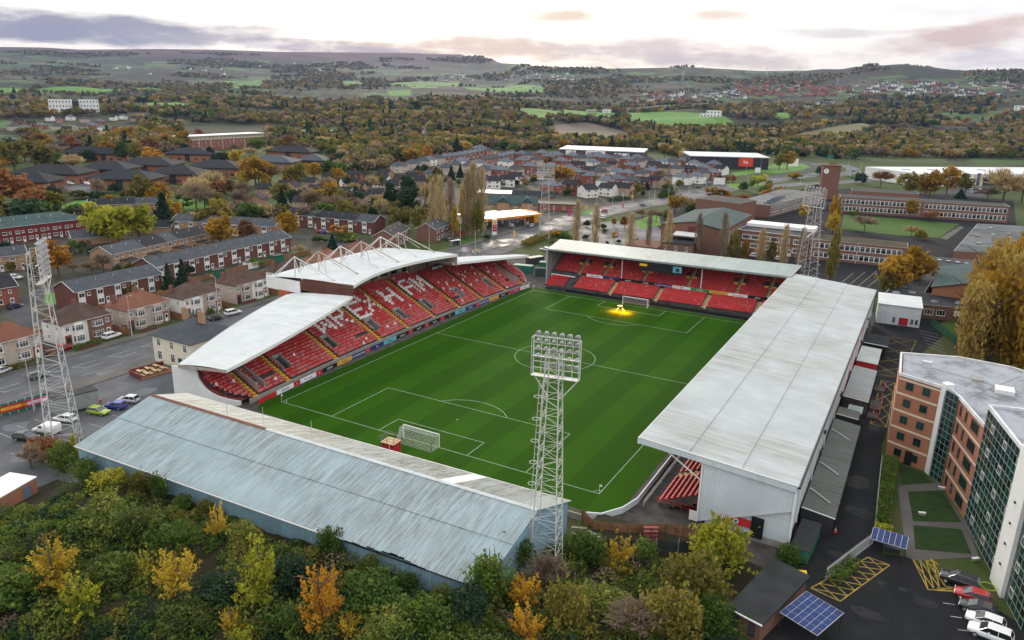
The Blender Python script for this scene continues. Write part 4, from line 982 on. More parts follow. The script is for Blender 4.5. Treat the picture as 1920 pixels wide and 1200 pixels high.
seqF = [('white', wht, 'WREXHAM'), ('navy', navy, 'bet'), ('black', black, 'ADAM'), ('black', black, 'LAGER'), ('navy', navy, 'The Wrexham Hotels'), ('white', wht, 'A E'), ('green', grn, 'TRAVEL'), ('gold', gold, 'Trade Windows'), ('white', wht, 'North Wales'), ('black', black, 'MILLS'), ('white', wht, 'ISUZU')]
for i_, (cn, mt, tx) in enumerate(seqF):
    x0, x1 = 12.2+i_*5.42, 12.2+(i_+1)*5.42
    board((x0, ytier(x0)+6.45), (x1, ytier(x1)+6.45), .95, mt, tx, white if cn not in ('white', 'gold') else navy, f'{cn} advertising board between the two far tiers, {ORD[i_]} from the left', 'boards between the far tiers', 3.55)
for i_ in range(8):
    x0, x1 = 9+i_*7.6, 9+(i_+1)*7.6; board((x0, 106.4), (x1, 106.4), .85, black, '', white, f'plain black low board behind the far goal line, {ORD[i_]} from the left', 'black boards behind the far goal line')
board((2.2, 106.5), (8.6, 106.3), .8, dark, 'w', cyan, 'dark board with pale blue marks in front of the bright red seats', None)
# white perimeter wall on the right and at the near right corner
o = thing('perimeter_wall', 'low white pitchside wall along the right touchline and round the near corner', 'wall')
pts = [(66.5, -7.2), (68.4, -6.4), (70.4, -3.2), (71.3, .4), (71.3, 20), (71.3, 40), (71.3, 60), (71.3, 80), (71.3, 104)]
for a, b in zip(pts[:-1], pts[1:]):
    n_ = max(1, int(math.dist(a, b)/4))
    for k in range(n_):
        p, q = lp(a, b, k/n_), lp(a, b, (k+1)/n_); d = (q-p)/np.linalg.norm(q-p); nn = np.array([-d[1], d[0]])*.09
        MB().prism([p+nn, p-nn, q-d*.04-nn, q-d*.04+nn][::1], 0, 1.0).build('wall_panel', wall_pale, o)
mb = MB(); mb.beam((72.4, 0, 1.0), (72.4, 104, 1.0), .05); mb.beam((72.4, 0, .55), (72.4, 104, .55), .05)
for y in range(0, 105, 4): mb.beam((72.4, y, 0), (72.4, y, 1.0), .05)
mb.build('rail', steel, o)
o = thing('near_end_wall', 'low grey wall behind the near goal line beneath the blue-roofed stand', 'wall')
for k in range(16): MB().box(-1+k*4.2, -1+k*4.2+4.15, -8.2, -8.0, 0, .95).build('wall_panel', concrete, o)

# ================================================================== goals
def goal(label, y0, sg):
    o = thing('goal', label, 'goal', (W/2, y0, 0), 0 if sg > 0 else math.pi); r_ = .08
    for sx in (-1, 1): mb = MB(); mb.cyl(sx*3.7, 0, 0, 2.44, r_, n=8); mb.build('post', white, o)
    mb = MB(); mb.beam((-3.75, 0, 2.44), (3.75, 0, 2.44), .11, n=8); mb.build('crossbar', white, o)
    for sx in (-1, 1): mb = MB(); mb.beam((sx*3.75, -2.4, 0), (sx*3.75, -2.4, 2.3), .05); mb.build('net_pole', dark, o)
    mb = MB()
    for k in range(31):
        x = -3.7+7.4*k/30; mb.beam((x, 0, 2.44), (x, -1.1, 2.3), .016); mb.beam((x, -1.1, 2.3), (x, -2.2, .05), .016)
    for k in range(11):
        s = k/10; mb.beam((-3.7, -1.1-1.1*s, 2.3-2.25*s), (3.7, -1.1-1.1*s, 2.3-2.25*s), .016)
    for k in range(5): mb.beam((-3.7, -1.1*k/5, 2.44-.03*k), (3.7, -1.1*k/5, 2.44-.03*k), .016)
    for sx in (-1, 1):
        for k in range(10):
            z = 2.4*k/10; mb.beam((sx*3.7, 0, z), (sx*3.7, -2.2+1.1*z/2.3, z), .016)
        for k in range(6): mb.beam((sx*3.7, -.36*k, 0), (sx*3.7, -.36*k, 2.3 if k < 4 else 1.3-.6*(k-4)), .016)
    n_ = mb.build('net', white, o); return o
goal('near white football goal with net in front of the blue-roofed stand', 0, 1); goal('far white football goal with net before the two-tier stand', L, -1)
def flag(label, x, y):
    o = thing('corner_flag', label, 'corner flag', (x, y, 0)); mb = MB(); mb.cyl(0, 0, 0, 1.6, .03, n=6); mb.build('pole', white, o); MB().quad((0, .01, 1.25), (.4, .03, 1.25), (.4, .03, 1.58), (0, .01, 1.58)).build('flag', white, o)
flag('corner flag nearest the curved stand at the near goal line', 0, 0); flag('corner flag by the long stand at the near goal line', W, 0)
flag('corner flag at the far end beside the curved stand', 0, L)
# camera platform behind the near goal
o = thing('camera_gantry', 'red boxed camera platform with scaffold rails behind the near goal', 'gantry', (*G(733, 826, 3.2)[:2], 0), .05)
MB().box(-1.2, 1.2, -1.0, 1.0, 0, 3.05).build('housing', red, o); MB().box(-1.3, 1.3, -1.1, 1.1, 3.05, 3.15).build('deck', timber, o); mb = MB()
for x in (-1.3, 0, 1.3):
    for y in (-1.1, 1.1): mb.beam((x, y, 3.1), (x, y, 4.1), .045)
for z in (3.6, 4.1):
    for y in (-1.1, 1.1): mb.beam((-1.7, y, z), (1.7, y, z), .045)
    for x in (-1.3, 1.3): mb.beam((x, -1.4, z), (x, 1.4, z), .045)
mb.build('scaffold_rail', dark, o)
# the lit grass-growing rig before the far goal
o = thing('grass_lamp_rig', 'white A-frame growing lamp casting orange light on the grass before the far goal', 'lamp', (31.5, 94.6, 0))
mb = MB()
for s in (-1, 1): mb.beam((s*1.3, -.5, 0), (0, 0, 2.2), .07); mb.beam((s*1.3, .5, 0), (0, 0, 2.2), .07)
mb.build('frame', white, o); t = NT('lit_lamp'); t.col((1, .8, .5)); t.b.inputs['Emission Color'].default_value = (1, .62, .2, 1); t.b.inputs['Emission Strength'].default_value = 1.2
MB().prism([(-.9, -.25), (.5, -.25), (.5, .25), (-.9, .25)], 1.75, [1.86, 2.0, 2.0, 1.86]).build('lamp_head', MATS['lit_lamp'], o)
ld = bpy.data.lights.new('grass_lamp', 'AREA'); ld.energy = 2600; ld.color = (1, .21, .0); ld.shape = 'RECTANGLE'; ld.size = 5.5; ld.size_y = 3.0
lo = link('grass_lamp', ld, o, (0, 0, 1.15))

# ================================================================== floodlight towers
tower_grey = mat_plain('weathered_white_steel', (.55, .55, .53), .55, .18, .6)
def tower(label, x, y, z0, h, base, top, hw, hh, face, heads=(6, 5), lean=0):
    """square lattice tower with a bank of lamps turned to face angle (0 = towards +y)"""
    o = thing('floodlight_tower', label, 'floodlight tower', (x, y, z0), face); hb = h-hh-.2
    for sx in (-1, 1):
        for sy in (-1, 1): mb = MB(); mb.beam((sx*base/2, sy*base/2, 0), (sx*top/2, sy*top/2, h-1.2), .115); mb.build('leg', tower_grey, o)
    mb = MB(); n_ = 13; zs = [(h-1.2)*(1-(1-k/n_)**1.12) for k in range(n_+1)]
    def half(z): return (base+(top-base)*z/(h-1.2))/2
    for a, b in zip(zs[:-1], zs[1:]):
        p, q = half(a), half(b)
        for (u, v_) in (((-1, -1), (1, -1)), ((1, -1), (1, 1)), ((1, 1), (-1, 1)), ((-1, 1), (-1, -1))):
            mm = tuple((u[i2]+v_[i2])/2 for i2 in (0, 1)); mb.beam((u[0]*p, u[1]*p, a), (v_[0]*(p+q)/2, v_[1]*(p+q)/2, (a+b)/2), .036); mb.beam((v_[0]*(p+q)/2, v_[1]*(p+q)/2, (a+b)/2), (u[0]*q, u[1]*q, b), .036); mb.beam((u[0]*q, u[1]*q, b), (v_[0]*q, v_[1]*q, b), .036)
    mb.build('lattice', tower_grey, o)
    mb = MB()
    for s in (-.2, .2): mb.beam((-base/2-.1+s, -base/2-.1, 1), (-top/2-.4+s, -top/2-.2, h-hh), .05)
    for k in range(26):
        s = k/26; xx, yy, zz = -base/2-.1+(base/2-top/2-.3)*s, -base/2-.1+(base/2-top/2-.1)*s, 1+(h-hh-1)*s; mb.beam((xx-.2, yy, zz), (xx+.2, yy, zz), .035)
        if k % 3 == 0:
            for a in range(8):
                a1, a2 = math.pi*2*a/8, math.pi*2*(a+1)/8; mb.beam((xx+.45*math.cos(a1)-.2, yy-.3+.45*math.sin(a1), zz), (xx+.45*math.cos(a2)-.2, yy-.3+.45*math.sin(a2), zz), .04)
    mb.build('ladder', tower_grey, o)
    # frame for the lamps
    mb = MB(); yf = top/2+.35
    for k in range(heads[0]+1): xx = -hw/2+hw*k/heads[0]; mb.beam((xx, yf, h-hh), (xx, yf, h), .07 if 0 < k < heads[0] else .12)
    for k in range(heads[1]+2): zz = h-hh+hh*k/(heads[1]+1); mb.beam((-hw/2, yf, zz), (hw/2, yf, zz), .07 if 0 < k <= heads[1] else .13)
    for s in (-1, 1): mb.beam((s*hw/2, yf, h-hh), (s*top/2, top/2, h-hh-2.6), .12); mb.beam((s*hw/2, yf-.8, h-hh), (s*hw/2, yf-.8, h), .06); mb.beam((s*hw/2, yf-.8, h-hh), (s*hw/2, yf, h-hh), .06); mb.beam((s*hw/2, yf-.8, h), (s*hw/2, yf, h), .06)
    mb.box(-hw/2, hw/2, yf-.8, yf-.05, h-hh-.03, h-hh+.03); mb.box(-hw/2, hw/2, yf-.5, yf-.25, h-hh*.5-.02, h-hh*.5+.02)
    mb.build('lamp_frame', tower_grey, o)
    lampm = MB(); lampm.box(-.26, .26, -.34, .0, -.24, .24); lampm.cyl(0, 0, 0, .01, .01); me = MB()
    a = MB(); n2 = 10
    for r0, yy in ((.16, -.30), (.22, -.16), (.34, .10), (.36, .14)):
        for i2 in range(n2): t_ = 2*math.pi*i2/n2; a.v.append((r0*math.cos(t_), yy, r0*math.sin(t_)))
    for rr_ in range(3):
        for i2 in range(n2): j2 = (i2+1) % n2; a.f.append((rr_*n2+i2, rr_*n2+j2, (rr_+1)*n2+j2, (rr_+1)*n2+i2)); a.k.append(0)
    a.f.append(tuple(range(n2-1, -1, -1))); a.k.append(0); a.f.append(tuple(range(3*n2, 4*n2))); a.k.append(1)
    a.box(-.16, .16, -.62, -.28, -.14, .14); a.beam((-.42, 0, -.35), (-.42, 0, .05), .05); a.beam((.42, 0, -.35), (.42, 0, .05), .05); a.beam((-.42, 0, -.35), (.42, 0, -.35), .05)
    lm = a.mesh('lamp', [mat_plain('lamp_casing', (.33, .34, .35), .5, .2) if 'lamp_casing' not in MATS else MATS['lamp_casing'], mat_plain('lamp_glass', (.75, .76, .78), .15, .05, spec=.8) if 'lamp_glass' not in MATS else MATS['lamp_glass']])
    for r_ in range(heads[1]):
        for k in range(heads[0]):
            if r_ == 0 and k == 0: continue
            l_ = link('lamp', lm, o, (-hw/2+hw*(k+.5)/heads[0], yf+.25, h-hh+hh*(r_+1)/heads[1]+.35)); l_.rotation_euler = (R(-28), 0, R((2.5-k)*4)); l_.scale = (.78, .78, .78)
    return o
TB = G(1036, 1066, 1.6)
tower('tall white lattice floodlight tower rising from the bank in front of the pitch', 67.4, -21.6, 1.2, 29.3, 3.3, 1.5, 5.6, 4.6, R(10), (6, 5))
tower('white lattice floodlight tower at the car park corner beside the blue roof', -16.3, -31.8, 0, 33.6, 4.4, 1.6, 6.0, 5.6, R(-42), (6, 6))
tower('white floodlight tower behind the gap between the curved and far stands', -35.5, 179.0, 0, 30.8, 4.4, 2.0, 6.8, 5.8, R(207), (6, 5))
tower('white floodlight tower behind the far stand in front of the brick school', 70, 160, 0, 31.0, 5.0, 2.0, 7.4, 5.8, R(155), (6, 6))
# ================================================================== building helpers
WMESH = {}
def wmesh(ww, wh, bars=1, trans=0, fr=None, gl=None, sill=True):
    key = (round(ww, 2), round(wh, 2), bars, trans, fr.name if fr else '', gl.name if gl else '', sill)
    if key in WMESH: return WMESH[key]
    f = MB(); e = (.07 if ww < 3 else .1)*(2.1 if trans == 2 else 1.5 if trans == 0 else 1); y0, y1 = -.05, .02
    f.box(-ww/2, ww/2, y0, y1, 0, e); f.box(-ww/2, ww/2, y0, y1, wh-e, wh); f.box(-ww/2, -ww/2+e, y0, y1, e, wh-e); f.box(ww/2-e, ww/2, y0, y1, e, wh-e)
    for k in range(1, bars+1): x = -ww/2+ww*k/(bars+1); f.box(x-.03, x+.03, y0+.005, y1, e, wh-e)
    if trans: z = wh*.68; f.box(-ww/2+e, ww/2-e, y0+.008, y1, z-.03, z+.03)
    if sill: f.box(-ww/2-.06, ww/2+.06, -.12, .02, -.07, -.003)
    g = MB(); g.box(-ww/2+e*.5, ww/2-e*.5, -.015, .015, e*.5, wh-e*.5)
    both = MB(); both.add(f.v, f.f, 0); both.add(g.v, g.f, 1)
    WMESH[key] = (f.mesh('window', fr or upvc), g.mesh('pane', gl or glass), both.mesh('window', [fr or upvc, gl or glass])); return WMESH[key]
def win(parent, x, y, th, z, ww, wh, bars=1, trans=0, fr=None, gl=None, split=False, sill=True, name='window'):
    a, b, c = wmesh(ww, wh, bars, trans, fr, gl, sill)
    o = link(name, a if split else c, parent, (x, y, z), th)
    if split: link('pane', b, o)
    return o
def winrow(parent, p0, p1, zs, pos, ww, wh, **k):
    p0, p1 = np.array(p0[:2], float), np.array(p1[:2], float); d = p1-p0; Ln = np.linalg.norm(d); th = math.atan2(d[1], d[0])
    if isinstance(pos, int): pos = [(i_+.5)/pos*Ln for i_ in range(pos)]
    for z in zs:
        for s in pos: q = p0+d*(s/Ln); win(parent, q[0], q[1], th, z, ww, wh, **k)
def hiproof(w, d, h, rh, ov=.4, gable=False, ridge=None):
    mb = MB(); x0, x1, y0, y1 = -w/2-ov, w/2+ov, -ov, d+ov; zl = h-.05; ym = d/2
    if w >= d: run = 0 if gable else (d/2+ov); r0, r1 = (x0+run, ym), (x1-run, ym)
    else: run = 0 if gable else (w/2+ov); r0, r1 = (0, y0+run), (0, y1-run)
    zt = h+rh; t_ = .14
    if w >= d: vs = [(x0, y0, zl), (x1, y0, zl), (x1, y1, zl), (x0, y1, zl), (r0[0], r0[1], zt), (r1[0], r1[1], zt)]; fs = [(0, 1, 5, 4), (2, 3, 4, 5), (1, 2, 5), (3, 0, 4)]
    else: vs = [(x0, y0, zl), (x1, y0, zl), (x1, y1, zl), (x0, y1, zl), (r0[0], r0[1], zt), (r1[0], r1[1], zt)]; fs = [(0, 1, 4), (1, 2, 5, 4), (2, 3, 5), (3, 0, 4, 5)]
    if gable: fs = [f for f in fs if len(f) == 4]
    mb.add(vs, fs); mb.add([(x, y, z-t_) for x, y, z in vs], [f[::-1] for f in fs])
    mb.add([(x0, y0, zl-t_), (x1, y0, zl-t_), (x1, y1, zl-t_), (x0, y1, zl-t_), (x0, y0, zl), (x1, y0, zl), (x1, y1, zl), (x0, y1, zl)], [(0, 1, 5, 4), (1, 2, 6, 5), (2, 3, 7, 6), (3, 0, 4, 7)] if not gable else ([(0, 1, 5, 4), (2, 3, 7, 6)] if w >= d else [(1, 2, 6, 5), (3, 0, 4, 7)]))
    return mb
def shell(w, d, h, rh=0, gable=False):
    mb = MB(); mb.box(-w/2, w/2, 0, d, 0, h)
    if gable and w >= d:
        for x, s in ((-w/2, 1), (w/2, -1)): mb.add([(x, 0, h), (x, d, h), (x, d/2, h+rh*.97)], [(0, 2, 1) if s > 0 else (0, 1, 2)])
    elif gable:
        for y, s in ((0, 1), (d, -1)): mb.add([(-w/2, y, h), (w/2, y, h), (0, y, h+rh*.97)], [(0, 1, 2) if s > 0 else (0, 2, 1)])
    return mb
def chimney(parent, x, y, z0, z1, mt=None, w=.45):
    mb = MB(); mb.box(x-w, x+w, y-.32, y+.32, z0, z1); mb.box(x-w-.06, x+w+.06, y-.38, y+.38, z1-.25, z1-.12, 0)
    for s in (-.2, .2): mb.cyl(x+s, y, z1, z1+.38, .11, .09, 6)
    return mb.build('chimney', mt or brick_brown, parent)
def door(parent, x, y, th, w=.95, h=2.1, mt=None, z=0):
    mb = MB(); mb.box(-w/2, w/2, -.06, .02, 0, h); mb.box(-w/2+.15, w/2-.15, -.075, -.055, h*.5, h*.88, 1); d_ = mb.build('door', [mt or white, glass], parent, (x, y, z), th)
    MB().box(w/2-.16, w/2-.1, -.12, -.05, .95, 1.1).build('handle', dark, d_); return d_
def semi(label, X, Y, wm, rm, rz=R(90), w=11.6, bays=True, gate=None, wm2=None, rm2=None):
    """a pair of semi-detached houses, front to local -y"""
    o = thing('semi_detached_house', label, 'house', (X, Y, 0), rz); d, h, rh = 8.2, 5.3, 3.0
    shell(w, d, h).build('wall', wm, o); r_ = hiproof(w, d, h, rh).build('roof', rm, o)
    if wm2: MB().box(0, w/2+.01, -.03, 0, 0, h-.1).build('wall', wm2, o)
    chimney(r_, 0, d*.5, h+rh*.6, h+rh+1.0); chimney(r_, -w/2+1, d*.7, h+.6, h+2.6); 
    for s in (-1, 1):
        xb = s*w*.2
        mb = MB()
        if bays:
            pl = [(xb-1.35, 0), (xb-.95, -.7), (xb+.95, -.7), (xb+1.35, 0)]; mb.prism(pl, 0, h-.2); b_ = mb.build('bay', wm2 if (wm2 and s > 0) else wm, o)
            for z, hh_ in ((.75, 1.45), (3.3, 1.35)):
                win(b_, xb, -.72, 0, z, 1.8, hh_, 2, 1, split=True)
                win(b_, xb-1.15, -.36, math.atan2(-.7, .4), z, .62, hh_, 0, 1); win(b_, xb+1.15, -.36, math.atan2(.7, .4), z, .62, hh_, 0, 1)
        else:
            for z in (.8, 3.3): win(o, xb, -.02, 0, z, 2.0, 1.3, 2, 1, split=True)
        xd = s*w*.41
        mb = MB(); mb.box(xd-.75, xd+.75, -.06, .0, 0, 2.6); mb.build('porch_surround', brick_red, o); door(o, xd, -.07, 0, mt=white if s > 0 else dark)
        win(o, xd, -.03, 0, 3.5, .9, 1.1, 1, 1, split=True)
        for y, z in ((2.2, 3.5), (5.8, 3.5), (5.8, 1.1)): win(o, s*w/2, y, R(90)*s, z, .8, 1.0, 1)
    for xx in (-w*.3, w*.25): win(o, xx, d, math.pi, 3.4, 1.3, 1.1, 1); win(o, xx, d, math.pi, 1.0, 1.6, 1.2, 1)
    mb = MB(); mb.beam((-w/2, -.42, h-.08), (w/2, -.42, h-.08), .07); mb.build('gutter', white, o); return o
semi('pebble-dashed semi-detached pair with red roof behind the car park floodlight tower', -62.6, -15.5, pebble, tile_red, w=13)
semi('semi-detached pair with white left half and brown roof facing the road', -64.0, 2.4, render_white, tile_brown, wm2=brick_brown)
semi('pinkish pebble-dashed semi-detached pair, red-brown roof, opposite the cream pub', -63, 17.3, pebble, tile_red)
semi('white rendered semi-detached pair with brown roof between two pebble-dashed pairs', -60.5, 31.4, render_white, tile_brown, wm2=pebble)
semi('buff pebble-dashed semi-detached pair with dark roof nearest the curved stand', -61, 48.3, pebble, tile_brown, wm2=render_white)
semi('white semi-detached pair with dark brown roof peeping over the curved stand roof', -60, 66, render_white, tile_brown)
semi('red-roofed semi-detached pair seen between the steel masts', -62, 83, pebble, tile_red, bays=False)
semi('red-roofed semi-detached pair behind the last mast, beyond the others', -62, 99, pebble, tile_red, bays=False)

def terrace(name, label, p, q, d, h, rh, wm, rm, n, panels=True, hip=False, gl=None, patch=None, ext=False, windows=True):
    """a straight row of n houses with its front from ground point p to q (front on the right of p->q)"""
    p, q = np.array(p[:2], float), np.array(q[:2], float); v = q-p; w = np.linalg.norm(v); th = math.atan2(v[1], v[0]); c = (p+q)/2
    o = thing(name, label, 'house row' if n > 1 else 'house', (c[0], c[1], 0), th)
    shell(w, d, h, rh, not hip).build('wall', wm, o); r_ = hiproof(w, d, h, rh, .35, not hip).build('roof', rm, o)
    if patch:
        for a, b, mt in patch: MB().add([(-w/2+w*a, -.33, h-.03), (-w/2+w*b, -.33, h-.03), (-w/2+w*b, d/2, h+rh+.03), (-w/2+w*a, d/2, h+rh+.03)], [(0, 1, 2, 3)]).build('roof_patch', mt, r_)
    for k in range(n):
        xc = -w/2+w*(k+.5)/n; pw = min(2.2, w/n*.36)
        if panels:
            x = xc-w/n*.18; MB().box(x-pw/2, x+pw/2, -.05, 0, .35, h-.25).build('white_panel', white, o)
            win(o, x, -.06, 0, 3.2 if h > 4 else 2.9, pw*.9, 1.25, 1, 0, sill=False); win(o, x, -.06, 0, .7, pw*.9, 1.3, 1, 0, sill=False)
            x2 = xc+w/n*.2
            if k % 2: door(o, x2, -.02, 0)
            elif windows: win(o, x2, -.02, 0, 3.4, .9, .95, 0)
            MB().box(-.05, .05, -.06, .06, 0, .7).build('flue', steel, r_, (xc, d*.3, h+rh*.55))
        elif windows:
            win(o, xc-w/n*.2, -.02, 0, 3.3, 1.5, 1.15, 1, 0); win(o, xc+w/n*.22, -.02, 0, 3.5, .8, .9, 0, 0)
            win(o, xc-w/n*.2, -.02, 0, .8, 1.6, 1.25, 1, 0); door(o, xc+w/n*.25, -.02, 0)
            MB().cyl(xc, d*.3, h+rh*.5, h+rh*.5+.9, .09, n=6).build('flue', white, r_)
        if ext and k % 2 == 0:
            e = MB(); e.box(xc, xc+w/n*.8, -4.2, -.02, 0, 2.5); e_ = e.build('rear_extension', wm, o); MB().box(xc-.2, xc+w/n*.8+.2, -4.4, .0, 2.5, 2.66).build('flat_roof', felt, e_)
            win(e_, xc+w/n*.4, -4.2, 0, .9, 1.2, 1.2, 1)
    for s in (-1, 1):
        if not hip: MB().beam((s*(w/2+.36), -.4, h-.1), (s*(w/2+.36), d/2, h+rh-.05), .1).build('bargeboard', white, r_); MB().beam((s*(w/2+.36), d+.4, h-.1), (s*(w/2+.36), d/2, h+rh-.05), .1).build('bargeboard', white, r_)
    MB().beam((-w/2, -.38, h-.12), (w/2, -.38, h-.12), .09).build('gutter', white, r_); return o
terrace('terrace_row', 'dark brick terrace with white window panels, shorter of two behind the roadside semis', (-90, 15.4), (-90, 41), 9.5, 5.1, 2.3, brick_dark, slate, 5)
terrace('terrace_row', 'longest dark brick terrace with white panels left of the curved stand', (-99, 45.5), (-102.4, 104), 9.5, 5.1, 2.3, brick_dark, slate, 10)
terrace('terrace_row', 'tan brick terrace with dark patched roof and rear extensions', (-126, 49.5), (-134, 95), 9.5, 5.0, 2.3, brick_tan, slate, 8, False, ext=True, patch=[(.3, .52, slate_dark), (.64, 1.0, slate_dark)])
terrace('terrace_row', 'tan brick terrace with white panels behind the orange trees', (-167.6, 103), (-124.4, 117), 9, 5.0, 2.3, brick_tan, slate, 7)
terrace('terrace_row', 'long brown brick terrace with two-tone roof beyond the cul-de-sac', (-167, 139), (-99, 147.5), 9, 5.2, 2.4, brick_dark, slate, 10, patch=[(.1, .46, slate_dark), (.58, .87, slate_dark)])
terrace('gabled_house', 'brick gabled house with dark roof just left of the mast tops', (-72, 127), (-80, 146), 8.5, 5.0, 2.4, brick_brown, slate_dark, 3, False)
terrace('gabled_house', 'brick gabled house with pale slate roof beside the bus shelter lawn', (-68, 148), (-72.5, 165), 8, 5.2, 2.4, brick_brown, slate, 3, False)
o = terrace('care_home', 'long maroon brick two-storey block with greenish hipped roof at the left edge', (-199, 12), (-192, 82), 13, 6.2, 3.0, brick_maroon, tile_green, 16, False, True)
terrace('terrace_row', 'slate-roofed row half hidden behind the yellow-green trees', (-232, 108), (-213, 134), 9, 5, 2.4, brick_orange, slate, 5, False, patch=[(0, .6, slate_dark)])
terrace('terrace_row', 'tan row at the left edge behind the car park floodlight tower top', (-158, 8), (-148, 35), 9, 5, 2.2, brick_tan, slate, 5, False)
terrace('gabled_house', 'brick house with dark gabled roof at the left edge near the green', (-111, -9), (-108.5, 10.8), 8.5, 5.2, 2.6, brick_red, slate_dark, 3, False)
terrace('bungalow', 'tan bungalow with grey roof beside the yellow-green trees', (-172, 64), (-166, 80), 8, 2.8, 2.6, brick_tan, slate, 2, False, windows=False)
terrace('bungalow', 'small dark-roofed building between the two pairs of orange trees', (-176, 92), (-166, 101), 8, 2.8, 2.4, brick_tan, slate_dark, 2, False, windows=False)
# garages and sheds behind the long terraces
for k, (x, y, c) in enumerate(((-92, 62, green_paint), (-92.5, 76, upvc), (-93, 88, green_paint), (-84, 26, upvc), (-117, 58, brick_tan), (-122, 72, brick_tan))):
    o = thing('garden_shed', 'flat-roofed %s garden shed below a terrace, %s of the garden sheds along the terraces' % ('green' if c is green_paint else 'white' if c is upvc else 'tan brick', ORD[k]), 'shed', (x, y, 0), R(85))
    MB().box(-2, 2, -1.5, 1.5, 0, 2.2).build('wall', c, o); MB().box(-2.15, 2.15, -1.65, 1.65, 2.2, 2.32).build('roof', felt, o)

# front garden walls and timber fences of the roadside semis
def fence_run(label, a, b, h, mt, name, cat, pl=1.8):
    o = thing(name, label, cat); a, b = np.array(a, float), np.array(b, float); d = b-a; n = max(1, int(np.linalg.norm(d)/pl)); nn = np.array([-d[1], d[0]])/np.linalg.norm(d)*.04
    for k in range(n): p, q = a+d*k/n, a+d*(k+.97)/n; MB().prism([p-nn, q-nn, q+nn, p+nn], 0, h+random.uniform(-.05, .05)).build('panel', mt, o)
SEMY = [(-15.5, 'pebble-dashed leftmost'), (2.4, 'white and brick'), (17.3, 'pinkish'), (31.4, 'white rendered'), (48.3, 'buff'), (66, 'white and dark-roofed')]
for k, (y_, nm) in enumerate(SEMY):
    fence_run(f'low brick garden wall before the {nm} semis', (-59.0, y_-5.6), (-59.0, y_-.8), .9, brick_dark, 'garden_wall', 'wall', 2.2)
    fence_run(f'timber side fence at the far end of the {nm} semis', (-59.4, y_+7.4), (-80, y_+7.6), 1.7, wood, 'garden_fence', 'fence')
    fence_run(f'timber back fence behind the {nm} semis', (-80, y_-7), (-80.2, y_+7.4), 1.7, wood, 'garden_fence', 'fence')
fence_run('timber fence behind the shorter dark brick terrace', (-84, 14), (-84, 42), 1.7, wood, 'garden_fence', 'fence'); fence_run('timber fence before the longest dark brick terrace', (-90.5, 46), (-92.5, 104), 1.7, wood, 'garden_fence', 'fence'); fence_run('timber fence before the tan brick terrace', (-117, 52), (-123, 96), 1.7, wood, 'garden_fence', 'fence')
# cream pub with slate roof by the car park
o = thing('pub', 'cream rendered pub with grey slate roof half under the white stand roof', 'pub', (-33.2, 1.6, 0), 0)
shell(12.4, 12, 6.2).build('wall', cream, o); r_ = hiproof(12.4, 12, 6.2, 3.4, .5).build('roof', slate, o)
for x in (-2.6, 2.6): chimney(r_, x, 6, 8.6, 11.2, brick_tan, .8)
for s in (-4.2, 0, 4.2): win(o, s, -.02, 0, 3.9, 1.1, 1.6, 1, 1, split=True); win(o, s, -.02, 0, .9, 1.3, 1.9, 1, 1, split=True)
for y in (2.5, 6, 9.5): win(o, -6.2, y, R(-90), 3.9, 1.1, 1.6, 1, 1, split=True); win(o, -6.2, y, R(-90), .9, 1.2, 1.9, 1, 1, split=True)
for y in (2.5, 6, 9.5): MB().box(-6.55, -6.22, y-.75, y+.75, 3.6, 3.95).build('flower_box', dark, o)
door(o, 2.3, -.02, 0, 1.2, 2.3, dark)
o = thing('beer_garden_deck', 'dark red low-walled terrace by the pub', 'terrace', (-33.6, -3.2, 0), R(80)); MB().box(-3.5, 3.5, -2.4, 2.4, 0, .25).build('deck', wood, o)
mb = MB(); mb.box(-3.6, 3.6, 2.4, 2.55, 0, 1.1); mb.box(-3.6, -3.45, -2.4, 2.4, 0, 1.1); mb.build('wall', mat_plain('dark_red_wall', (.16, .03, .03)), o)
for k in range(6):
    t_ = thing('picnic_table', f'grey picnic table on the pub terrace, {ORD[k]} of six', 'table', (-34.9+2.3*(k % 2), -5.3+1.9*(k//2), .25), R(-8), 'picnic tables on the pub terrace')
    MB().box(-.8, .8, -.35, .35, .68, .74).build('top', timber, t_)
    for s in (-1, 1): MB().box(-.8, .8, s*.75-.13, s*.75+.13, .4, .45).build('bench', timber, t_); mb = MB(); mb.beam((s*.55, -.8, 0), (s*.55, .3, .7), .07); mb.beam((s*.55, .8, 0), (s*.55, -.3, .7), .07); mb.build('leg', wood, t_)

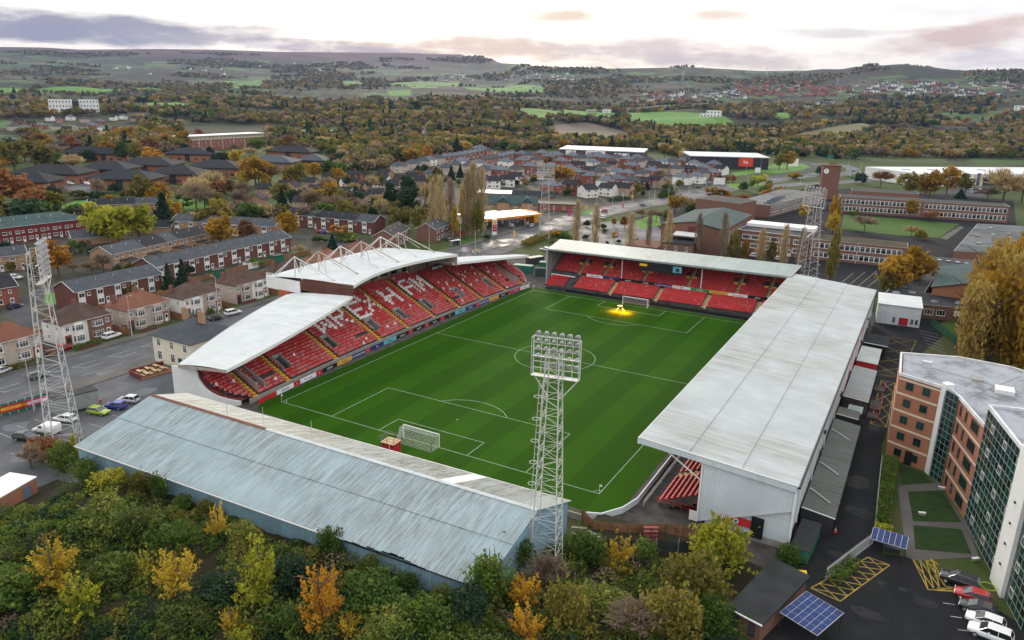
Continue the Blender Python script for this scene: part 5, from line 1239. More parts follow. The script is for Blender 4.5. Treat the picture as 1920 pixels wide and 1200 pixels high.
# ------------------------------------------------------------------ estate houses (one of each kind, then copies)
def estate_proto(kind):
    w, d, h, rh, wm, rm, gab = {'a': (11, 8, 5.2, 2.9, brick_red, slate_blue, False), 'b': (11, 8, 5.2, 2.9, pebble, slate, False), 'c': (11, 8, 5.2, 2.9, render_white, slate_blue, False),
        'd': (8, 8, 5.2, 2.6, brick_tan, slate_dark, True), 'e': (9, 9, 5, 2.6, render_white, slate_dark, True), 'f': (10, 8, 5.2, 2.4, brick_dark, slate_dark, True), 't': (7, 9, 5.4, 2.6, brick_red, slate_blue, False), 'v': (7, 9, 5.4, 2.6, brick_orange, slate, False)}[kind]
    o = thing('estate_house', 'x', 'house', (0, 0, -50))
    shell(w, d, h, rh, gab).build('wall', wm, o); r_ = hiproof(w, d, h, rh, .35, gab).build('roof', rm, o)
    chimney(r_, 0 if w > 8 else w*.3, d/2, h+rh*.5, h+rh+1.1, brick_red)
    if w > 8 and not gab: chimney(r_, w*.36, d*.55, h+rh*.2, h+rh*.9, brick_red)
    for s in (-.27, .27):
        for f_, y in ((0, -.02), (math.pi, d+.02)):
            win(o, s*w, y, f_, 3.4, 1.5, 1.2, 1); win(o, s*w, y, f_, .9, 1.7, 1.3, 1)
    for f_, x in ((R(-90), -w/2-.02), (R(90), w/2+.02)): win(o, x, d*.35, f_, 3.5, .9, 1.0, 0); win(o, x, d*.7, f_, 1.0, 1.0, 1.1, 0)
    door(o, 0, -.02, 0)
    if kind in 'ac': MB().prism([(-w*.42, 0), (-w*.34, -.7), (-w*.2, -.7), (-w*.12, 0)], 0, h-.3).build('bay', render_white if kind == 'c' else wm, o)
    return o
EP = {k: estate_proto(k) for k in 'abcdeftv'}; EUSED = set()
DESC = {'a': 'red brick semi with blue-grey hipped roof', 'b': 'pebble-dashed semi with grey hipped roof', 'c': 'white semi with blue-grey hipped roof', 'd': 'tan gabled house with dark roof', 'e': 'white gabled house with dark roof', 'f': 'dark brick gabled house', 't': 'narrow red brick terraced house with slate roof', 'v': 'narrow orange brick terraced house with slate roof'}
EST = [(752, 322, 'b', 60), (778, 317, 'b', 60), (795, 312, 'b', 60), (808, 309, 'c', 60), (824, 306, 'b', 60), (838, 303, 't', 60), (848, 302, 't', 60), (858, 301, 't', 60), (868, 299, 't', 60), (878, 297, 't', 60), (888, 295, 't', 60), (896, 293, 't', 60), (904, 291, 't', 60), (912, 289, 't', 60), (905, 284, 't', 60), (897, 286, 't', 60), (918, 291, 'v', 60),
 (837, 326, 'b', 40), (855, 320, 'b', 40), (900, 316, 'c', 50), (917, 309, 'v', 60), (925, 307, 'v', 60), (933, 305, 'v', 60), (941, 302, 't', 60), (949, 300, 't', 60), (957, 298, 't', 60), (964, 296, 't', 60),
 (915, 325, 'c', 10), (945, 313, 'c', 10), (962, 328, 'b', 5), (975, 297, 'a', 5), (1012, 295, 'a', 0), (1041, 299, 'a', 0), (1069, 300, 'a', -5), (1099, 303, 'a', -5), (1133, 305, 'a', -8), (1171, 307, 'a', -10), (1208, 309, 'b', -10),
 (1048, 311, 'a', -2), (1106, 314, 'c', -5), (1144, 318, 'd', 0), (1125, 323, 'b', -5), (1103, 330, 'd', 0), (1153, 334, 'c', -8), (1102, 342, 'a', -5), (1150, 347, 'a', -6), (1198, 337, 'b', 5), (1080, 318, 'f', 0), (1062, 326, 'c', 4),
 (1257, 313, 'b', -10), (1296, 316, 'c', -12), (1273, 344, 'c', -12), (1300, 342, 'c', -12), (1329, 334, 'a', -14), (1346, 326, 'e', -14), (1333, 317, 'a', -12), (1312, 324, 'a', -12), (1285, 326, 'f', -12), (1242, 325, 'd', -8), (1222, 318, 'f', -6),
 (1110, 369, 'e', 60), (1133, 366, 'e', -5), (1146, 364, 'e', -5), (1027, 361, 'a', -8), (1065, 359, 'f', -8), (1168, 366, 'd', -4), (1015, 335, 'b', 3), (990, 322, 'a', 3), (1180, 320, 'a', -6),
 (1030, 322, 'a', 0), (1052, 336, 'b', 2), (1076, 334, 'a', -2), (1120, 334, 'b', -4), (1172, 336, 'a', -6), (1190, 312, 'b', -8), (1216, 331, 'a', -8), (1240, 312, 'c', -10), (1262, 326, 'b', -10), (1276, 310, 'a', -10), (1310, 334, 'b', -13), (975, 310, 'a', 5), (990, 300, 'b', 2), (1025, 302, 'a', 0), (1084, 305, 'b', -4), (1118, 302, 'a', -5), (1152, 304, 'b', -8), (1190, 304, 'a', -8), (935, 330, 'a', 8), (905, 330, 'b', 20), (880, 322, 'b', 40), (870, 312, 'c', 50), (1040, 346, 'b', 0), (1130, 352, 'c', -5), (1180, 352, 'b', -5), (925, 352, 'e', 30), (952, 349, 'e', 30), (966, 343, 'e', 30), (1000, 309, 'b', 0), (1200, 352, 'f', -4), (1225, 350, 'd', -5)]
CUL = [(493, 370, 'd', 40), (499, 390, 'd', 120), (538, 362, 'f', 30), (561, 364, 'd', 110), (578, 356, 'd', 30), (617, 347, 'd', 40), (633, 341, 'd', 120), (661, 340, 'f', 10), (717, 339, 'd', 8), (659, 356, 'e', 60), (667, 366, 'd', 20), (692, 360, 'd', 100), (711, 350, 'e', 10), (749, 350, 'd', 20), (680, 384, 'd', 90), (700, 383, 'd', 20), (630, 398, 'd', 20), (563, 396, 'd', 20), (735, 362, 'd', 40), (600, 372, 'd', 60), (640, 376, 'e', 20), (772, 345, 'd', 20), (790, 352, 'd', 60), (812, 338, 'b', 50)]
FARL = [(90, 225, 'e', 20), (110, 228, 'v', 50), (130, 224, 'c', 30), (155, 228, 'b', 10), (210, 224, 'e', 20), (232, 222, 'c', 60), (105, 243, 'b', 20), (125, 247, 'f', 50), (150, 243, 'b', 10), (172, 240, 'a', 40), (195, 245, 'c', 70), (160, 252, 'b', 40), (30, 232, 'f', 20), (55, 236, 'f', 30), (75, 240, 'a', 15), (215, 247, 'd', 0), (185, 232, 'a', 25), (250, 226, 'd', 30), (20, 243, 'b', 10), (45, 246, 'a', 40)]
def place_houses(lst, where, group):
    order = sorted(range(len(lst)), key=lambda i_: lst[i_][0]); rank = {i_: r_ for r_, i_ in enumerate(order)}
    for i_, (px, py, k, a) in enumerate(lst):
        p = GT(px, py+2) if py < 262 else G(px, py+2); lb = f'{DESC[k]} {where}, {ordw(rank[i_])} from the left'
        if k not in EUSED: o = EP[k]; EUSED.add(k); o.location = p; o.rotation_euler = (0, 0, R(a)); o['label'] = lb; o['group'] = group
        else: o = copy_tree(EP[k], p, R(a), lb, group)
place_houses(EST, 'in the main estate', 'houses of the estate past the petrol station')
place_houses(CUL, 'in the cul-de-sacs', 'houses of the cul-de-sacs behind the pines')
place_houses(FARL, 'in the far village', 'houses of the village beyond the offices')

# ------------------------------------------------------------------ offices with dark hipped roofs
def office(label, px, py, w, d, rz, h=6.5, rh=4.2, rm=None):
    p = G(px, py); o = thing('office_block', label, 'office', (p[0], p[1], 0), R(rz)); mb = shell(w, d, h-1.2); mb.build('wall', brick_orange if rm is None else brick_tan, o)
    MB().box(-w/2+.4, w/2-.4, .4, d-.4, h-1.25, h).build('window_band', glass, o)
    r_ = hiproof(w, d, h, rh, 2.2).build('roof', rm or slate_dark, o); MB().box(-w/2-2.25, w/2+2.25, -2.25, d+2.25, h-.45, h-.2).build('eaves_fascia', tile_green, r_)
    n = int(w/6)
    for k in range(n):
        x = -w/2+w*(k+.5)/n; win(o, x, -.03, 0, 1.2, 2.6, 1.6, 2, fr=dark)
    for k in range(int(d/6)): y = d*(k+.5)/int(d/6); win(o, w/2+.03, y, R(90), 1.2, 2.2, 1.6, 2, fr=dark); win(o, -w/2-.03, y, R(-90), 1.2, 2.2, 1.6, 2, fr=dark)
    MB().box(-2, 2, -.3, .0, 0, h-1.0).build('entrance', dark, o); return o
OFF = [(85, 345, 38, 22, 32), (48, 362, 24, 18, 32), (195, 335, 28, 20, 30), (272, 326, 36, 24, 30), (225, 356, 34, 20, 28), (325, 345, 28, 20, 30), (398, 332, 34, 22, 28), (505, 320, 32, 22, 25), (582, 316, 20, 20, 25), (352, 303, 34, 22, 26), (128, 284, 26, 16, 28), (155, 302, 28, 14, 28), (195, 303, 30, 10, 28), (540, 298, 40, 16, 20)]
rk_ = sorted(range(len(OFF)), key=lambda i_: OFF[i_][0])
for i_, a in enumerate(OFF): tag(office(f'brick office block with dark hipped roof in the office park, {ordw(rk_.index(i_))} from the left', *a[:5], rm=None if i_ not in (7, 8) else slate), group='office park blocks')
# ------------------------------------------------------------------ long red hotel, white block, sheds
def block(name, label, cat, pts, h, wm, roofm, parapet=.5):
    """flat-roofed block on plan points (anticlockwise)"""
    o = thing(name, label, cat); MB().prism(pts, 0, h).build('wall', wm, o); c = np.mean(np.array(pts, float), 0)
    ins = [tuple(c+(np.array(p, float)-c)*.985) for p in pts]; r_ = MB().prism(ins, h+.01, h+.12).build('roof', roofm, o)
    if parapet:
        mb = MB()
        for a, b in zip(pts, pts[1:]+pts[:1]): mb.beam((*a, h+.02), (*b, h+.02), .22, .18)
        mb.build('parapet', white if parapet > 1 else concrete, r_)
    return o
hp, hq = G(352, 284)[:2], G(497, 274)[:2]; hd = (hq-hp)/np.linalg.norm(hq-hp); hn = np.array([-hd[1], hd[0]])*18
o = block('hotel', 'long three-storey red brick hotel with cream top floor and white roof', 'hotel', [tuple(hp), tuple(hq), tuple(hq+hn), tuple(hp+hn)], 9.5, brick_red, felt, 0)
MB().prism([tuple(hp+hn*.05), tuple(hq+hn*.05), tuple(hq+hn*.95), tuple(hp+hn*.95)], 9.6, 13.2).build('top_floor', band, o); MB().prism([tuple(hp-hn*.06), tuple(hq-hn*.06), tuple(hq+hn*1.05), tuple(hp+hn*1.05)], 13.25, 13.8).build('roof', white, o)
winrow(o, hp, hq, (3.6, 6.6), 20, 1.6, 1.7, bars=0); winrow(o, hp+hn*.05, hq+hn*.05, (10.6,), 20, 1.4, 1.4, bars=0)
for k in range(1, 7): q = hp+(hq-hp)*k/7; MB().box(q[0]-.3, q[0]+.3, q[1]-.3, q[1]+.3, 0, 9.5).build('pilaster', band, o)
def farblock(label, px0, px1, py, hpx, wm, storeys, nwin, name='apartment_block', cat='building'):
    a, b = GT(px0, py), GT(px1, py); a[2] = b[2] = min(a[2], b[2]); dist = np.linalg.norm((a+b)/2-CAM); h = hpx*dist/FPX; v = (b-a)[:2]; nrm = np.array([-v[1], v[0]])*.25
    o = thing(name, label, cat, (0, 0, a[2]-1)); pts = [a[:2], b[:2], b[:2]+nrm, a[:2]+nrm]; MB().prism(pts, 0, h+1).build('wall', wm, o); MB().prism([p+(p-np.mean(pts, 0))*.01 for p in pts], h+1.02, h+1.5).build('roof', concrete, o)
    sh = h/storeys; winrow(o, a, b, [1+sh*(k+.25) for k in range(storeys)], nwin, np.linalg.norm(v)/nwin*.34, sh*.42, bars=0, sill=False, fr=dark); return o
farblock('left half of the white three-storey apartment building before the hills', 93, 136, 211, 20, white, 3, 7); farblock('right half of the white three-storey apartment building before the hills', 151, 187, 210, 19, white, 3, 6)
farblock('dark glazed link between the two white apartment halves', 137, 150, 210, 17, dark, 3, 3)
farblock('white farmhouse standing on the bright green field', 1324, 1350, 220, 12, white, 2, 4, 'farmhouse', 'house'); farblock('low white barn beside the white farmhouse', 1312, 1325, 219, 6, white, 1, 2, 'barn', 'barn')
farblock('pale bungalow with grey roof above the green field', 1102, 1118, 212, 6, pebble, 1, 3, 'bungalow', 'house'); farblock('white cottage right of the pale bungalow', 1132, 1146, 212, 6, white, 1, 3, 'cottage', 'house')
farblock('white house at the far right edge of the wood', 1900, 1925, 208, 8, white, 2, 3, 'farmhouse', 'house')
def shed(label, p, q, d, h, wm, extra=()):
    p, q = np.array(p[:2], float), np.array(q[:2], float); v = q-p; w = np.linalg.norm(v); th = math.atan2(v[1], v[0]); c = (p+q)/2; o = thing('retail_shed', label, 'shop', (c[0], c[1], 0), th)
    MB().box(-w/2, w/2, 0, d, 0, h).build('wall', wm, o); n = int(w/4)
    r_ = MB().prism([(-w/2-.3, -.5), (w/2+.3, -.5), (w/2+.3, d+.3), (-w/2-.3, d+.3)], h+.02, [h+.6, h+.6, h+1.5, h+1.5]).build('roof', roof_white, o)
    for a, b, z0, z1, mt, nm, tx, tm in extra:
        e = MB().box(-w/2+w*a, -w/2+w*b, -.3, -.02, z0*h, z1*h).build(nm, mt, o)
        if tx: lettering(tx, e, h*(z1-z0)*.6, (-w/2+w*(a+b)/2, -.34, h*(z0+z1)/2), (R(90), 0, 0), tm)
    return o
shed('grey and white retail shed with blue shop sign beyond the estate', (-214, 560), (-137, 580), 40, 9, mat_plain('charcoal_cladding', (.06, .065, .075)), ((.08, .2, .45, .95, white, 'shop_front', '', None), (.32, .55, .3, 1.0, white, 'shop_front', '', None), (.38, .51, .5, .85, blue, 'shop_sign', 'carpetright', white), (.66, .74, .6, .85, white, 'shop_sign', '', None), (.75, .83, .6, .85, white, 'shop_sign', '', None), (.33, .4, .0, .3, red, 'shop_door', '', None), (.48, .55, .0, .3, red, 'shop_door', '', None)))
shed('black retail shed with a large red panel left of the roundabout', (-86, 556), (-26, 586), 40, 10, mat_plain('black_cladding', (.022, .024, .03)), ((.62, .80, .25, .98, mat_plain('bright_red_panel', (.62, .05, .02)), 'sign_panel', 'be', white), (.1, .55, .05, .3, glass, 'glazing', '', None)))
o = block('supermarket', 'wide white supermarket with blue canopy at the right behind the school', 'supermarket', [(52, 566), (91, 527), (215, 631), (176, 672)], 9, white, roof_white, 0)
th = math.atan2(104, 124)
def onw(s, off=-.3): v = np.array([124, 104.])/161.8; n_ = np.array([v[1], -v[0]]); return np.array([91, 527.])+v*s+n_*(-off)
for s0, s1, z0, z1, mt, nm in ((46, 53, 0, 8.6, band, 'pier'), (110, 117, 0, 8.6, band, 'pier'), (53, 110, 5.6, 7.0, blue, 'canopy'), (48, 51, .5, 9.6, blue, 'pier_panel'), (112, 115, .5, 9.6, blue, 'pier_panel'), (54, 109, .4, 5.4, glass, 'glazing')):
    a, b = onw(s0), onw(s1); a2, b2 = onw(s0, -1.4 if 'canopy' in nm else -.6 if 'glaz' not in nm else -.1), onw(s1, -1.4 if 'canopy' in nm else -.6 if 'glaz' not in nm else -.1); MB().prism([a2, b2, b, a], z0, z1).build(nm, mt, o)
for k, mt in enumerate((mag, cyan, gold, grn, mag, cyan)): a, b = onw(58+k*8, -.2), onw(61+k*8, -.2); MB().prism([a, b, onw(61+k*8, 0), onw(58+k*8, 0)], 1.2, 4.2).build('window_poster', mt, o)
for k in range(7): a = onw(12+k*22, 30); MB().box(a[0]-3, a[0]+3, a[1]-3, a[1]+3, 9.1, 9.9).build('roof_vent', steel, o)

# ------------------------------------------------------------------ petrol station and neighbours
o = thing('petrol_station', 'petrol station with white canopy edged in orange by the main road', 'petrol station', (-66.5, 200, 0), R(68))
MB().box(-16, 16, -8, 9, 4.6, 5.0).build('canopy', mat_plain('canopy_soffit', (.6, .58, .5)), o); MB().box(-15.7, 15.7, -7.7, 8.7, 5.0, 5.12).build('canopy_roof', white, o)
mb = MB(); mb.box(-16.1, 16.1, -8.15, -8.0, 4.5, 5.35); mb.box(16.0, 16.15, -8, 9, 4.5, 5.35); mb.box(-16.15, -16, -8, 9, 4.5, 5.35); mb.build('canopy_fascia', mat_plain('orange_fascia', (.75, .24, .01)), o)
for x in (-9, 0, 9):
    for y in (-4, 5): MB().cyl(x, y, 0, 4.6, .22, n=8).build('canopy_column', white, o)
    for y in (-4, 3): mb = MB(); mb.box(x+1, x+1.7, y-.4, y+.4, 0, 2.0); mb.box(x+.95, x+1.75, y-.45, y+.45, 1.5, 2.1, 1); mb.build('fuel_pump', [white, red], o)
MB().box(-14, 8, 10.5, 18, 0, 3.6).build('shop', mat_plain('shop_yellow', (.6, .5, .3)), o); MB().box(-14.3, 8.3, 10.2, 18.3, 3.6, 3.9).build('shop_roof', white, o); MB().box(16.2, 18.8, -2, 8, 0, 5).build('car_wash', mat_plain('orange_wall', (.7, .26, .02)), o)
p = G(927, 441); o = thing('fuel_price_sign', 'tall red and yellow fuel price sign beside the road', 'sign', (p[0], p[1], 0), R(60))
MB().box(-1.1, 1.1, -.2, .2, 0, 6.8).build('panel', white, o); MB().box(-1.0, 1.0, -.24, -.2, 1.6, 4.6).build('price_panel', red, o); MB().box(-.8, .8, -.24, -.2, 4.9, 6.4).build('logo_panel', yellow, o)
for k, tx in enumerate(('132.9', '138.9')): lettering(tx, o, .7, (0, -.26, 3.9-k*1.3), (R(90), 0, 0), white)
def simple(name, label, cat, px, py, w, d, h, rh, rz, wm, rm, gable=True, nw=3, chim=0):
    p = G(px, py); o = thing(name, label, cat, (p[0], p[1], 0), R(rz)); shell(w, d, h, rh, gable).build('wall', wm, o)
    r_ = hiproof(w, d, h, rh, .4, gable).build('roof', rm, o) if rh else MB().box(-w/2-.3, w/2+.3, -.3, d+.3, h+.01, h+.3).build('roof', rm, o)
    for k in range(nw):
        x = -w/2+w*(k+.5)/nw
        for z in ((1.0, 3.6) if h > 4.5 else (1.0,)): win(o, x, -.03, 0, z, 1.3, 1.4, 1)
    for z in ((1.0, 3.6) if h > 4.5 else (1.0,)): win(o, w/2+.03, d*.5, R(90), z, 1.2, 1.3, 1)
    for k in range(chim): chimney(r_, -w*.3+k*w*.5, d/2, h+rh*.6, h+rh+1)
    return o
o = simple('old_school_house', 'old stone building with green slate roofs behind the petrol station', 'house', 958, 402, 26, 9, 5, 4, 28, brick_tan, tile_green, nw=6)
for x in (-4, 8): MB().prism([(x-3, -2), (x+3, -2), (x+3, 4), (x-3, 4)], 0, 6.2).build('gable_bay', brick_tan, o); MB().add([(x-3.3, -2.3, 6.1), (x+3.3, -2.3, 6.1), (x+3.3, 4.5, 6.1), (x-3.3, 4.5, 6.1), (x, -2.3, 9), (x, 4.5, 9)], [(0, 4, 5, 3), (1, 2, 5, 4), (0, 1, 4), (2, 3, 5)]).build('gable_roof', tile_green, o)
simple('workshop', 'white flat-roofed workshop above the green-roofed building', 'workshop', 950, 378, 34, 14, 4.2, 0, 22, mat_plain('oxide_band', (.30, .12, .09)), white, False, 7)
simple('workshop', 'dark-roofed tan workshop right of the white flat roof', 'workshop', 1000, 385, 24, 12, 4.5, 2.6, 22, brick_tan, slate_dark, True, 4)
simple('shop_row', 'low brick shops with pale signs beside the side road', 'shop', 1030, 395, 30, 10, 3.4, 0, 20, brick_red, felt, False, 6)

# ------------------------------------------------------------------ brick school
def sblock(label, pts, h, roofm=felt, name='school_block', par=.5): return block(name, label, 'school', pts, h, brick_brown, roofm, par)
o = sblock('long two-storey school wing with rows of white windows behind the courtyard', [(58.5, 346.6), (137, 360.3), (135, 373), (56.5, 359)], 8.4)
winrow(o, (59.5, 346.6), (97, 353.2), (1.2, 4.9), 20, 1.85, 2.4, bars=0, trans=2, sill=False); winrow(o, (99, 353.5), (136, 360), (1.2, 4.9), 20, 1.8, 2.4, bars=0, trans=2, sill=False)
o = sblock('school wing with glinting wet flat roof left of the courtyard', [(13, 300), (31.2, 302), (45, 380), (22, 384)], 6.2, mat_asphalt('wet_felt', (.04, .042, .045), .8))
winrow(o, (31.2, 302), (45, 380), (1.0, 3.7), 34, 2.1, 1.9, bars=0, trans=2, sill=False)
for k in range(4): MB().prism([(26, 308+k*9), (29.5, 308.5+k*9), (30.8, 314.5+k*9), (27.2, 314+k*9)], 6.3, [6.7, 7.6, 7.6, 6.7]).build('skylight', glass_pale, o)
o = sblock('front school wing with white-edged flat roof behind the far stand', [(37, 205), (63, 203.5), (64, 221), (38, 223)], 8.2, felt, par=1.5)
winrow(o, (38, 204.9), (63, 203.5), (1.6, 4.9), [2.5, 6, 10, 13.5, 17.5, 22], 3.2, 1.9, bars=3, trans=2); MB().box(38, 64, 215, 224, 8.4, 9.6).build('roof_monitor', white, o)
door(o, 57.4, 203.75, -.06, 1.4, 2.6)
o = sblock('front school wing with mossy roof and long window rows beside the car park', [(64.4, 204.4), (97, 206.4), (96.5, 218.5), (64, 217)], 7.4, mat_asphalt('mossy_felt', (.065, .055, .035)))
winrow(o, (66, 204.5), (95.5, 206.3), (1.0, 4.4), 17, 1.72, 2.1, bars=0, trans=2, sill=False)
MB().beam((80.8, 205.2, 0), (80.8, 205.2, 7.4), .12).build('downpipe', white, o)
o = thing('assembly_hall', 'tall brick assembly hall with grey-green roof behind the far stand', 'school', (24, 186, 0)); shell(24, 46, 10.6, 2.0, True).build('wall', brick_brown, o); hiproof(24, 46, 10.6, 2.0, .4, True).build('roof', tile_green, o)
winrow(o, (12, 8), (12, 42), (2.5,), 9, 1.6, 6.2, bars=1, trans=1, sill=False); MB().box(-1.6, 1.6, -.1, -.02, 8.4, 10.6).build('louvre', mat_plain('dark_red_louvre', (.12, .03, .03)), o)
MB().box(-8, 4, -12, -.05, 0, 5.6).build('front_annexe', brick_brown, o); MB().box(-20, -8.05, -16, -2, 0, 4.0).build('side_annexe', brick_brown, o); MB().box(-8.2, 4.2, -12.2, -.05, 5.61, 5.8).build('annexe_roof', felt, o)
for x in (-6, -2, 2): win(o, x, -12.02, 0, 3.2, 1.0, 1.4, 0)
MB().prism([(-6, -4), (3, -4), (3, -.2), (-6, -.2)], 7.2, [7.6, 7.6, 8.4, 8.4]).build('white_canopy', white, o)
sblock('square brick block with flat roof behind the assembly hall', [(2, 268), (24, 262), (28, 280), (6, 286)], 11)
bt = G(1552, 374); o = thing('clock_tower', 'square brick clock tower with white clock above the school roofs', 'tower', (bt[0], bt[1], 0), .25); MB().box(-5, 5, 0, 9, 0, 20).build('wall', brick_brown, o); MB().box(-5.2, 5.2, -.2, 9.2, 20, 20.5).build('roof', brick_dark, o)
mb = MB(); mb.cyl(0, 0, 0, .1, 1.5, n=16); c_ = mb.build('clock_face', white, o, (-3, -.06, 17)); c_.rotation_euler = (R(90), 0, 0); mb = MB(); mb.box(-.06, .06, -.1, 1.0, .11, .14); mb.box(-.1, .7, -.06, .06, .11, .14); mb.build('clock_hand', dark, c_)
sblock('low brick block right of the clock tower', [(60, 392), (95, 398), (93, 412), (58, 406)], 7.5)
o = sblock('flat dark-roofed school block with rooflights right of the courtyard', [(100, 186), (112, 184), (127, 196), (126, 214), (104, 212)], 4.2)
for k in range(7): MB().box(104+2.8*k, 105.4+2.8*k, 205-k*.3, 207-k*.3, 4.3, 4.7).build('rooflight', glass_pale, o)
o = sblock('far right flat school block with blue-grey felt roof', [(112, 228), (135, 236), (144, 318), (122, 312)], 4.6, mat_asphalt('blue_felt', (.055, .065, .07), .4)); winrow(o, (135, 236), (144, 318), (1.2,), 18, 3.2, 2.2, bars=2)
for k in range(8): MB().box(120+(k % 3)*6, 121.4+(k % 3)*6, 250+k*7, 252+k*7, 4.7, 5.1).build('rooflight', glass_pale, o)
o = thing('school_gym', 'brick gymnasium with dark green pitched roof near the big golden trees', 'school', (114.5, 149, 0), -.06); shell(17, 34, 6.4, 2.4, True).build('wall', brick_orange, o); hiproof(17, 34, 6.4, 2.4, .5, True).build('roof', tile_green, o); MB().box(-.6, .6, -.1, -.03, 6.1, 7.1).build('plaque', blue, o)
o = sblock('low front school block with round rooflights beside the white cabin', [(94, 141), (104, 136), (124, 140), (123, 149), (95, 152)], 3.9)
winrow(o, (104, 136), (124, 140), (1.2,), [2, 5], 2.2, 1.6, bars=2); e = MB().box(112, 118.5, 137.2, 137.5, 1.6, 3.0).build('sign_panel', white, o); e.rotation_euler = (0, 0, 0)
for k, (x, y) in enumerate(((97, 146), (107, 141), (113, 143), (118, 144), (101, 149))): MB().cyl(x, y, 4.0, 4.5, 1.2, .7, 10).build('rooflight', glass_pale, o)
o = sblock('long narrow wing with skylights running back from the low front block', [(95, 152), (104, 150), (107, 184), (99, 186)], 3.8)
for k in range(8): MB().box(97, 99.4, 155+k*3.4, 156.4+k*3.4, 3.92, 4.3).build('rooflight', glass_pale, o)
o = thing('portable_cabin', 'white two-storey cabin with red shutter beside the access road', 'cabin', (99, 124.4, 0), .07)
MB().box(-5.2, 5.2, 0, 11, 0, 5.2).build('wall', wall_pale, o); mb = MB(); mb.box(-5.4, 5.4, -.2, 11.2, 5.2, 5.45); mb.prism([(-5.4, -.2), (5.4, -.2), (5.4, 11.2), (-5.4, 11.2)], 5.46, [5.5, 5.5, 6.0, 6.0]); mb.build('roof', roof_white, o)
MB().box(.2, 2.4, -.08, -.01, .2, 2.2).build('shutter', red, o)
for x, z in ((3.3, .9), (4.4, .9), (-1, .9)): win(o, x, -.02, 0, z, .6, 1.2, 0, fr=dark)
for k in range(5): MB().box(-5.2+k*2.1, -5.14+k*2.1, -.04, 0, 0, 5.2).build('joint_strip', steel, o)

def mat_stained(name, c, c2):
    t = NT(name); p = t.pos(); a = t.ramp(t.noise(p, .22, 7, .7), [(.40, c2), (.50, c), (.62, mul(c, 1.2))]); a = t.mix(t.math('MULTIPLY', t.noise(p, 1.6, 5, .7), .4), a, mul(c, .7)); t.col(a); return t.set(.6, 0, .25)
# ------------------------------------------------------------------ five-storey brick and glass building on the right
B = thing('brick_apartment_block', 'five-storey orange brick block with green glass front at the right edge', 'building')
A_, B_, C_, D_, E_ = (101.8, 37.3), (107.7, 34.4), (110.3, 30.6), (113.1, 20.7), (118.4, -2.8)
HB_ = 14.6
MB().prism([A_, B_, (109.2, 33.2), C_, D_, (126, 24), (135, 30), (128, 44), (118, 51), (110.4, 52), (101.4, 49)], 0, HB_).build('wall', brick_orange, B)
MB().prism([(102.2, 37.6), (107.8, 34.9), (110.6, 31.2), (113.3, 21.2), (125.8, 24.3), (134.6, 30), (127.7, 43.7), (117.8, 50.6), (110.4, 51.6), (101.8, 48.6)], HB_+.02, HB_+.1).build('flat_roof', mat_stained('pale_felt', (.28, .30, .335), (.13, .14, .15)), B)
mb = MB(); rim = [A_, B_, (109.2, 33.2), C_, D_]; rim2 = [(101.4, 49), (110.4, 52), (118, 51), (128, 44), (135, 30)]
for l_ in (rim, rim2, [A_, (101.4, 49)]):
    for a, b in zip(l_[:-1], l_[1:]): mb.beam((*a, HB_+.1), (*b, HB_+.1), .3, .5)
mb.build('parapet', mat_plain('pale_coping', (.58, .60, .62)), B)
for a_, b_ in (((103, 44.5), (127, 35)), ((111.5, 32), (119, 47))): MB().beam((*a_, HB_+.12), (*b_, HB_+.12), .09).build('roof_upstand', concrete, B)
for x_, y_ in ((105.5, 43.5), (123, 36), (120.5, 29)): MB().box(x_-.7, x_+.7, y_-.5, y_+.5, HB_+.1, HB_+1.1).build('roof_plant', steel, B)
MB().box(115, 117.5, 36, 38.5, HB_+.1, HB_+.7).build('roof_hatch', white, B); 
MB().prism([(112, 40), (113.6, 40), (113.6, 42), (112, 42)], HB_+.1, HB_+.5).build('roof_vent', concrete, B)
for k in range(1, 5):
    z = HB_*k/5-.35
    for a, b in ((A_, B_), (C_, D_), ((101.4, 49), A_)):
        a, b = np.array(a), np.array(b); d = (b-a)/np.linalg.norm(b-a); n_ = np.array([d[1], -d[0]])*.04; MB().prism([a+n_, b+n_, b-n_, a-n_][::1], z, z+.32).build('stone_band', band, B)
MB().prism([np.array(A_)+[.02, -.05], np.array(B_)+[.02, -.05], np.array(B_)+[0, .05], np.array(A_)+[0, .05]], HB_-.75, HB_-.45).build('stone_band', band, B)
darkfr = mat_plain('charcoal_frame', (.05, .055, .06), .5)
for k in range(5): winrow(B, A_, B_, (HB_*k/5+.7,), [1.9, 4.6], 1.25, 1.35, bars=1, fr=darkfr, gl=glass_green, split=True, sill=False); winrow(B, C_, D_, (HB_*k/5+.6,), [1.2, 3.6], .8, 1.7, bars=0, fr=darkfr, gl=glass_green, split=True, sill=False); winrow(B, C_, D_, (HB_*k/5+.6,), [7.2], 3.0, 1.7, bars=2, fr=darkfr, gl=glass_green, split=True, sill=False)
